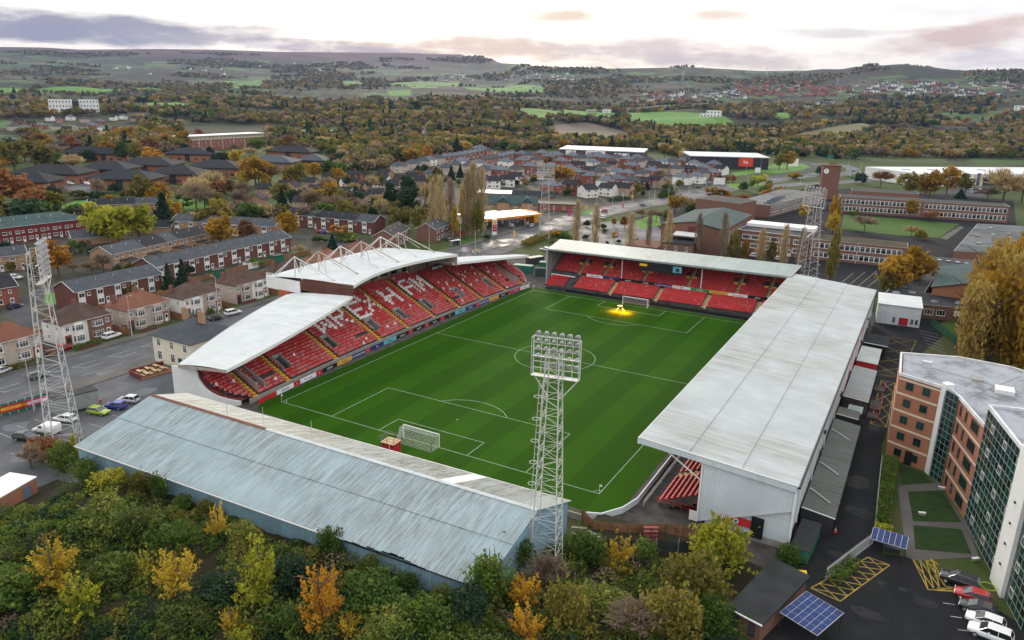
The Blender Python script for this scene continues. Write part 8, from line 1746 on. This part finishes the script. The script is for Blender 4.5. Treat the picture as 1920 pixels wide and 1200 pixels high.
# ================================================================== vehicles
def car_meshes(kind):
    """car along +x, wheels on z=0: body lofted from rounded sections, tapering glasshouse, roof skin with pillars"""
    L_, W_ = {'van': (4.5, 1.82), 'suv': (4.4, 1.84), 'hatch': (4.0, 1.74)}[kind]; hw = W_/2
    st = {'hatch': [(0, .80, .42, .78), (.06, .92, .30, .88), (.3, .98, .26, .93), (1.0, 1, .22, .94), (2.6, 1, .22, .93), (3.2, .98, .24, .88), (3.7, .93, .28, .78), (3.93, .84, .34, .68), (4.0, .74, .42, .60)],
          'suv': [(0, .84, .50, .90), (.06, .94, .36, 1.02), (.3, .99, .30, 1.06), (1.0, 1, .28, 1.06), (2.9, 1, .28, 1.04), (3.5, .98, .30, .99), (4.05, .94, .34, .90), (4.33, .86, .40, .78), (4.4, .76, .48, .70)],
          'van': [(0, .90, .42, 1.78), (.06, .96, .32, 1.84), (.4, 1, .28, 1.86), (2.6, 1, .26, 1.84), (2.95, .99, .26, 1.66), (3.45, .98, .28, 1.18), (4.1, .94, .32, 1.0), (4.42, .85, .38, .86), (4.5, .76, .46, .76)]}[kind]
    def sect(x, k, zb, zt): h = hw*k; dz = zt-zb; return [(x-L_/2, -h*.90, zb), (x-L_/2, -h, zb+dz*.32), (x-L_/2, -h*.985, zb+dz*.72), (x-L_/2, -h*.90, zt-.02), (x-L_/2, -h*.55, zt+.015), (x-L_/2, h*.55, zt+.015), (x-L_/2, h*.90, zt-.02), (x-L_/2, h*.985, zb+dz*.72), (x-L_/2, h, zb+dz*.32), (x-L_/2, h*.90, zb)]
    def loftm(S):
        mb = MB(); n = len(S[0])
        for s_ in S: mb.v += s_
        for a in range(len(S)-1):
            for i_ in range(n): j_ = (i_+1) % n; mb.f.append((a*n+i_, (a+1)*n+i_, (a+1)*n+j_, a*n+j_)); mb.k.append(0)
        mb.f.append(tuple(range(n))); mb.k.append(0); mb.f.append(tuple(range(len(mb.v)-1, len(mb.v)-n-1, -1))); mb.k.append(0); return mb
    body = loftm([sect(*q) for q in st]); g = MB(); r_ = MB()
    if kind == 'van':
        for s in (-1, 1):
            q = [(2.35, 1.22), (2.35, 1.66), (2.75, 1.66), (3.2, 1.24)]; g.quad(*[(x-L_/2, s*(hw+.005), z) for x, z in (q if s < 0 else q[::-1])])
        g.quad((2.98-L_/2, -.76, 1.66), (3.42-L_/2, -.80, 1.24), (3.42-L_/2, .80, 1.24), (2.98-L_/2, .76, 1.66)); r_.prism([(.15-L_/2, -.74), (2.5-L_/2, -.74), (2.5-L_/2, .74), (.15-L_/2, .74)], 1.85, 1.89)
        return L_, W_, body, g, r_
    z0, z1 = (.92, 1.43) if kind == 'hatch' else (1.04, 1.62); pr = [(.10, .02, 0), (.42, .86, 0), (.75, 1.0, 0), (1.9, 1.0, 0), (2.25, .86, 0), (3.05, .0, 0)] if kind == 'hatch' else [(.10, .02, 0), (.35, .84, 0), (.7, 1, 0), (2.3, 1, 0), (2.65, .86, 0), (3.3, 0, 0)]
    S = []
    for x, f_, _ in pr:
        zt = z0-.03+(z1-z0+.03)*max(f_, .03); h = hw*(.95-.17*f_); S.append([(x-L_/2, -hw*.93, z0-.04), (x-L_/2, -h, zt-.05*f_), (x-L_/2, -h*.8, zt), (x-L_/2, h*.8, zt), (x-L_/2, h, zt-.05*f_), (x-L_/2, hw*.93, z0-.04)])
    g = loftm(S); T = []
    for x, f_ in ((pr[1][0]+.06, .95), (pr[2][0], 1.02), (pr[3][0], 1.02), (pr[4][0]-.06, .95)):
        zt = z0+(z1-z0)*f_+.02; h = hw*.79; T.append([(x-L_/2, -h, zt-.07), (x-L_/2, -h*.82, zt), (x-L_/2, h*.82, zt), (x-L_/2, h, zt-.07)])
    r_ = loftm(T)
    for s in (-1, 1):
        for a, b in ((0, 1), (5, 4)): r_.beam((pr[a][0]-L_/2, s*hw*.93, z0-.02), (pr[b][0]-L_/2, s*hw*.79, z0+(z1-z0)*pr[b][1]-.02), .055)
        xm = (pr[2][0]+pr[3][0])/2-L_/2; r_.beam((xm, s*hw*.94, z0-.02), (xm, s*hw*.79, z1-.06), .05); body.box(xm+.75, xm+.95, s*(hw+.02)-.07, s*(hw+.02)+.07, z0-.02, z0+.12)
    body.box(-L_/2-.01, -L_/2+.04, -.26, .26, .52, .64)
    return L_, W_, body, g, r_
PAINT = {}
def paint(name, c):
    if name not in PAINT:
        t = NT('car_paint_'+name); t.col(c); t.set(.25, .0, .5); t.b.inputs['Coat Weight'].default_value = .6; PAINT[name] = t.m
    return PAINT[name]
tail = mat_plain('tail_lamp', (.35, .01, .01), .3, .05); headl = mat_plain('head_lamp', (.75, .76, .78), .15, .03); rimm = mat_plain('wheel_rim', (.45, .46, .47), .35, .1, metal=.5); CARP = {}
def car(kind, pc, x, y, rz, label, group=None, z=.03, detail=True):
    if kind not in CARP:
        L_, W_, b, g, r_ = car_meshes(kind); wt = MB(); n = 12; wt.beam((0, -.1, 0), (0, .1, 0), .44, n=n); wr = MB(); wr.beam((0, -.11, 0), (0, .11, 0), .27, n=10)
        sm = MB(); sm.box(-.04, .04, -.2, .2, -.08, .08)
        CARP[kind] = (L_, W_, b, g.mesh('windows', glass), r_, wt.mesh('wheel', tyre_m), wr.mesh('rim', rimm), sm, {})
    L_, W_, b, g, r_, wt, wr, sm, cache = CARP[kind]
    if pc.name not in cache: cache[pc.name] = (b.mesh('body', pc, True), r_.mesh('roof', pc), sm.mesh('lamp', headl), sm.mesh('lamp', tail))
    bm_, rm_, hm_, tm_ = cache[pc.name]; o = thing('parked_van' if kind == 'van' else 'parked_car', label, 'van' if kind == 'van' else 'car', (x, y, z), rz, group)
    bo = link('body', bm_, o)
    link('windows', g, o); link('roof', rm_, o)
    if detail:
        for sx in (-.30, .31):
            for s in (-1, 1): w_ = link('wheel', wt, o, (L_*sx, s*(W_/2-.1), .32)); link('rim', wr, w_)
        for s in (-1, 1): link('headlight', hm_, o, (L_/2-.10, s*W_*.36, .66)); link('tail_light', tm_, o, (-L_/2+.05, s*W_*.40, .80 if kind != 'van' else 1.1))
    else:
        for sx in (-.30, .31):
            for s in (-1, 1): link('wheel', wt, o, (L_*sx, s*(W_/2-.1), .32))
    return o
PC = {'white': paint('white', (.78, .78, .78)), 'black': paint('black', (.012, .013, .015)), 'red': paint('red', (.42, .012, .015)), 'blue': paint('blue', (.015, .03, .30)), 'lime': paint('lime', (.30, .42, .01)), 'silver': paint('silver', (.55, .58, .62)), 'grey': paint('grey', (.10, .105, .115)), 'navy': paint('navy', (.015, .025, .07))}
for a in [('hatch', 'black', -23.6, -34, 20, 'black hatchback in the car park beside the white van'), ('van', 'white', -23.4, -30.7, 200, 'small white van in the car park'), ('hatch', 'white', -25.4, -26.3, 195, 'white car seen through the legs of the car park tower'), ('hatch', 'lime', -23.5, -21.4, 15, 'lime green hatchback in the car park'), ('hatch', 'blue', -23.2, -18.3, 200, 'bright blue hatchback next to the lime green one'), ('hatch', 'silver', -23.9, -15.2, 200, 'silver-white car next to the bright blue one'),
 ('hatch', 'grey', *G(72, 708)[:2], 88, 'dark grey car on the main road behind the tower'), ('hatch', 'red', *G(122, 656)[:2], 100, 'red car on the drive of the white-fronted semis'), ('suv', 'white', *G(210, 634)[:2], 95, 'white estate car before the white-fronted semis'), ('suv', 'white', *G(437, 590)[:2], 80, 'white off-roader on the road by the curved stand'), ('hatch', 'black', *G(404, 600)[:2], 85, 'black car behind the white off-roader'), ('hatch', 'grey', *G(358, 596)[:2], 95, 'grey car on the drive of the white semis'), ('hatch', 'black', *G(243, 618)[:2], 100, 'black car on the drive of the pinkish semis'), ('hatch', 'silver', *G(3, 700)[:2], 100, 'silver car at the left edge of the road'), ('hatch', 'navy', *G(28, 578)[:2], 100, 'navy car by the brick house at the left edge'), ('hatch', 'silver', *G(30, 523)[:2], 20, 'silver car half seen behind the gabled house'),
 ('suv', 'black', *G(1797, 1095)[:2], 172, 'black hatchback in the disabled bay'), ('hatch', 'red', *G(1822, 1124)[:2], 175, 'red car in the row by the glass front'), ('hatch', 'black', *G(1832, 1148)[:2], 172, 'black saloon between the red and white cars'), ('hatch', 'white', *G(1846, 1172)[:2], 172, 'white car, upper of the two at the bottom right'), ('suv', 'white', *G(1855, 1196)[:2], 172, 'white car cut by the bottom right edge'),
 ('hatch', 'red', *G(600, 437)[:2], 10, 'red car parked in the cul-de-sac'), ('hatch', 'blue', *G(611, 438)[:2], 10, 'blue car beside the red one in the cul-de-sac'), ('hatch', 'blue', *G(725, 457)[:2], 20, 'blue car beside the gabled brick house'), ('hatch', 'black', *G(838, 446)[:2], 60, 'black car on the drive by the bus shelter'), ('hatch', 'black', *G(845, 451)[:2], 60, 'second black car behind the first by the bus shelter'), ('hatch', 'red', *G(1132, 397)[:2], 200, 'red car at the junction on the main road'), ('hatch', 'white', *G(1128, 410)[:2], 200, 'white car on the main road below the red car'), ('hatch', 'silver', *G(997, 425)[:2], 110, 'silver car turning by the forecourt'), ('hatch', 'grey', *G(1205, 386)[:2], 20, 'dark car on the main road beside the estate'), ('suv', 'white', *G(1712, 492)[:2], 80, 'white pickup by the school side wall'), ('van', 'white', *G(133, 346)[:2], 5, 'white police van, left one in the office car park'), ('van', 'white', *G(165, 347)[:2], 5, 'white police van, right one in the office car park'), ('hatch', 'navy', *G(152, 344)[:2], 5, 'dark car between the two white police vans'), ('van', 'navy', *G(1060, 391)[:2], 10, 'navy van beside the shops'), ('suv', 'white', *G(1410, 482)[:2], 170, 'white car by the school front wall'), ('hatch', 'white', *G(1455, 487)[:2], 170, 'second white car by the school front wall'), ('hatch', 'white', *G(1022, 470)[:2], 170, 'white car parked behind the corner of the far stand'), ('hatch', 'black', *G(1192, 452)[:2], 80, 'black car in the retail car park'), ('hatch', 'grey', *G(1600, 322)[:2], 70, 'dark car on the roundabout'), ('hatch', 'silver', *G(1592, 330)[:2], 70, 'silver car leaving the roundabout')]:
    car(a[0], PC[a[1]], a[2], a[3], R(a[4]), a[5])
rgc = np.random.default_rng(3); cl = ['white', 'silver', 'black', 'grey', 'navy', 'red', 'white', 'silver']
for k in range(44): r_, c = divmod(k, 11); p = G(4+c*5.3+r_*.5, 257+r_*4); cn = cl[rgc.integers(8)]; car('hatch', PC[cn], p[0], p[1], R(35), cn+' car in the crowded car park at the far left', 'cars in the far left car park', detail=False)
for k in range(10): p = G(1822+(k % 5)*8, 356+(k//5)*6); cn = cl[rgc.integers(8)]; car('hatch', PC[cn], p[0], p[1], R(70), cn+' car parked before the supermarket entrance', 'cars before the supermarket', detail=False)
for k, (px, py) in enumerate(((760, 338), (800, 326), (852, 312), (890, 335), (915, 300), (985, 310), (1050, 330), (1090, 322), (1215, 322), (1260, 322), (1180, 345), (1075, 365), (1120, 352), (1240, 340), (1310, 352), (1020, 375), (1330, 345), (1000, 330))): p = G(px, py); car('hatch', PC[cl[rgc.integers(8)]], p[0], p[1], R(rgc.uniform(0, 180)), f'parked car on the estate streets, {ordw(sorted([760, 800, 852, 890, 915, 985, 1050, 1090, 1215, 1260, 1180, 1075, 1120, 1240, 1310, 1020, 1330, 1000]).index(px))} from the left', 'cars on the estate streets', detail=False)

# ================================================================== street furniture
def lamp_post(px, py, h, rz, label, group):
    p = G(px, py); o = thing('street_lamp', label, 'street lamp', (p[0], p[1], 0), rz, group); mb = MB(); mb.cyl(0, 0, 0, h*.3, .12, .09, 8); mb.cyl(0, 0, h*.3, h, .08, .05, 8); mb.build('post', steel, o)
    MB().beam((0, 0, h-.05), (1.3, 0, h+.25), .05).build('arm', steel, o); MB().prism([(1.0, -.14), (1.9, -.1), (1.9, .1), (1.0, .14)], h+.18, h+.34).build('lantern', concrete, o)
LPX = [(248, 631, 10), (410, 589, 10), (805, 474, 10), (863, 459, 10), (891, 478, 9), (963, 464, 9), (991, 421, 9), (1038, 402, 9), (1118, 396, 9), (1148, 388, 9), (1167, 397, 9), (1185, 381, 9), (1216, 389, 9), (1227, 374, 9), (1253, 372, 9), (1263, 359, 9), (1290, 366, 9), (1293, 374, 9), (1324, 355, 9), (1353, 349, 9), (1369, 351, 9), (1398, 330, 12), (1425, 326, 12), (1472, 318, 12), (1500, 345, 10), (1555, 300, 12), (1590, 318, 12), (1612, 330, 12), (1400, 352, 10), (64, 770, 10)]
rk_ = sorted(LPX)
for i_, (px, py, h) in enumerate(LPX): lamp_post(px, py, h, R(180 if i_ % 2 else 0), f'grey street lamp along the roads, {ordw(rk_.index((px, py, h)))} from the left', 'street lamps along the roads')
def sign(label, px, py, h, w_, hh, mt, rz=R(30), two=False, name='road_sign'):
    p = G(px, py); o = thing(name, label, 'sign', (p[0], p[1], 0), rz); MB().cyl(0, 0, 0, h, .06, n=6).build('post', steel, o); MB().box(-w_/2, w_/2, -.1, -.04, h-hh, h).build('panel', mt, o)
    if two: MB().cyl(w_*.4, 0, 0, h, .06, n=6).build('post', steel, o)
sign('yellow road sign on the verge left of the junction', 1099, 398, 3.2, 1.6, 1.4, yellow); sign('yellow road sign on the verge before the hedges', 1185, 380, 4.2, 1.4, 1.2, yellow); sign('white billboard with yellow base beside the roundabout', 1487, 312, 7, 9, 7, white, two=True); sign('white billboard right of the red panel shed', 1420, 326, 5, 4.5, 4, white, two=True); sign('green direction sign on the roundabout approach', 1556, 300, 5, 7, 4, green_paint, two=True); sign('white billboard at the estate corner', 1348, 347, 5, 8, 4.5, white, two=True)
sign('pink and white vertical banner sign by the junction', 1067, 413, 5, 1.0, 3.0, mag); sign('pink and white vertical banner sign nearer the estate', 1167, 396, 4.4, .9, 2.6, mag); sign('yellow vertical banner on the lamp by the far stand', 964, 463, 6.2, .9, 2.4, yellow)
p = G(853, 462); o = thing('bus_shelter', 'glazed grey bus shelter by the main road', 'bus shelter', (p[0], p[1], 0), R(75)); MB().box(-2.2, 2.2, -.9, .7, 2.35, 2.5).build('roof', steel, o); MB().box(-2.1, 2.1, .55, .6, .3, 2.2).build('back_pane', glass_pale, o)
for x in (-2.1, 2.1): MB().box(x-.03, x+.03, -.6, .55, .3, 2.2).build('end_pane', glass_pale, o); MB().beam((x, .6, 0), (x, .6, 2.4), .06).build('post', steel, o); MB().beam((x, -.7, 0), (x, -.7, 2.4), .06).build('post', steel, o)
for k, (px, py) in enumerate(((887, 474), (894, 471), (899, 473), (926, 465), (929, 456), (933, 462))):
    p = G(px, py); o = thing('traffic_bollard', f'lit yellow and white traffic bollard on the road islands, {ORD[k]} from the left', 'bollard', (p[0], p[1], 0), 0, 'bollards on the road islands'); MB().box(-.22, .22, -.15, .15, 0, .5).build('base', white, o); MB().box(-.2, .2, -.13, .13, .5, 1.2).build('panel', yellow, o)
for a in ([(926, 467), (960, 458), (975, 462), (940, 470)], [(1000, 444), (1040, 428), (1046, 431), (1008, 447)]): mb = MB(); mb.prism([G(*q)[:2] for q in a][::-1], 0, .14); structure('traffic_island', mb, paving)
for k, (px, py) in enumerate(((1790, 654), (1797, 660), (1806, 671), (1811, 675), (1370, 1007), (1566, 998))):
    p = G(px, py); o = thing('traffic_cone', 'red and white traffic cone ' + (f'by the mesh fence, {ORD[k]} from the left' if k < 4 else 'beside the trailer' if k == 5 else 'by the red banner'), 'cone', (p[0], p[1], .03)); MB().box(-.22, .22, -.22, .22, 0, .05).build('base', red, o); mb = MB(); mb.cyl(0, 0, .05, .75, .16, .04, 10); mb.build('cone_body', mat_plain('cone_orange', (.7, .08, .03)) if 'cone_orange' not in MATS else MATS['cone_orange'], o); MB().cyl(0, 0, .35, .52, .115, .085, 10).build('band', white, o)
p = G(1503, 1085); o = thing('grit_bin', 'yellow grit bin beside the hut path', 'bin', (p[0], p[1], 0), .4); MB().prism([(-.5, -.35), (.5, -.35), (.5, .35), (-.5, .35)], 0, [.6, .6, .85, .85]).build('body', yellow, o); MB().prism([(-.55, -.4), (.55, -.4), (.55, .4), (-.55, .4)], [.62, .62, .87, .87], [.72, .72, .97, .97]).build('lid', yellow, o)
p = G(1852, 1104); mb = MB()
for k in range(20): a1, a2 = 2*math.pi*k/20, 2*math.pi*(k+1)/20; mb.beam((math.cos(a1)*.85, math.sin(a1)*.85, 0), (math.cos(a2)*.85, math.sin(a2)*.85, 0), .09)
tag(mb.build('ring_seat', mat_plain('lime_plastic', (.35, .55, .03)), None, (p[0], p[1], .35)), 'lime green ring-shaped seat at the foot of the glass front', 'seat')
for k, (px, py) in enumerate(((1765, 918), (1728, 966), (1828, 1052))): p = G(px, py); o = thing('bench', f'small white bench on the lawns, {ORD[k]} from the top', 'bench', (p[0], p[1], .05), R(20*k), 'benches on the lawns'); MB().box(-.5, .5, -.2, .2, .38, .45).build('seat', white, o); MB().box(-.45, .45, -.15, .15, 0, .38).build('base', concrete, o)
o = thing('cable_drums', 'white coiled pipe bundle beside the dark lean-to end', 'pipe', G(1527, 980)); MB().cyl(0, 0, 0, .7, .4, n=12).build('coil', white, o)
# ================================================================== far villages on the hills
def far_house(kind):
    wm, rm = {'w': (render_white, slate), 'r': (brick_red, tile_red), 'g': (pebble, slate_dark), 'o': (brick_orange, tile_red)}[kind]; mb = shell(9, 7, 4.6, 2.6, True); h_ = hiproof(9, 7, 4.6, 2.6, .4, True); b = MB(); b.add(mb.v, mb.f, 0); b.add(h_.v, h_.f, 1)
    for x in (-2.4, 2.4):
        for z in (.8, 3.0): b.add([(x-.7, -.04, z), (x+.7, -.04, z), (x+.7, -.04, z+1.2), (x-.7, -.04, z+1.2)], [(0, 1, 2, 3)], 2)
    b.box(3, 4, 3, 4, 6, 8.6, 0); return b.mesh('hill_house', [wm, rm, glass])
FH = {k: far_house(k) for k in 'wrgo'}; rgv = np.random.default_rng(21); cnt = 0
for (x0, x1, y0, y1, n, kinds, where) in ((1380, 1580, 158, 182, 84, 'rrrog', 'of the red-roofed hillside estate'), (1590, 1915, 156, 182, 88, 'wwgrg', 'of the pale hillside town at the right'), (1290, 1400, 172, 188, 26, 'wwg', 'of the white houses left of the red estate'), (1160, 1290, 176, 194, 26, 'wgrw', 'of the village behind the green field'), (820, 1090, 140, 152, 42, 'wwwg', 'of the white village under the dark hill'), (1430, 1560, 190, 204, 14, 'ggw', 'in the wood below the red estate'), (200, 640, 118, 142, 14, 'w', 'of the white farms on the left slope')):
    for k in range(n):
        px, py = rgv.uniform(x0, x1), rgv.uniform(y0, y1); p = GT(px, py); kd = kinds[rgv.integers(len(kinds))]; cnt += 1
        o = link('hill_house', FH[kd], None, (p[0], p[1], p[2]-.3), R(rgv.uniform(-60, 30))); s = rgv.uniform(1.3, 2.1); o.scale = (s*1.2, s, s); tag(o, {'w': 'small white', 'r': 'small red brick', 'g': 'small grey', 'o': 'small orange brick'}[kd]+' house '+where, 'house', 'houses '+where)
# pylons on the skyline
for k, (px, py, hpx) in enumerate(((1437, 141, 14), (1498, 138, 14), (1280, 152, 16), (1570, 160, 12))):
    p = GT(px, py); h = hpx*np.linalg.norm(p-CAM)/FPX; o = thing('electricity_pylon', f'grey electricity pylon on the far slopes, {ORD[sorted([1437, 1498, 1280, 1570]).index(px)]} from the left', 'pylon', p); mb = MB(); w_ = h*.1
    for sx in (-1, 1):
        for sy in (-1, 1): mb.beam((sx*w_, sy*w_, 0), (sx*w_*.2, sy*w_*.2, h), .5)
    for z in (.6, .75, .9): mb.beam((-h*.16, 0, h*z), (h*.16, 0, h*z), .4)
    mb.build('lattice', steel, o)
# ================================================================== air
hz = MB(); hz.box(-9000, 7000, -2500, 9500, -3, 700); t = NT('haze_air'); t.t.nodes.remove(t.b); pv = t.n('ShaderNodeVolumePrincipled'); pv.inputs['Color'].default_value = (.40, .56, 1, 1); pv.inputs['Density'].default_value = 2.8e-5; pv.inputs['Anisotropy'].default_value = .2
t.l(pv.outputs[0], t.o.inputs['Volume']); ho = hz.build('haze', t.m); tag(ho, kind='stuff')
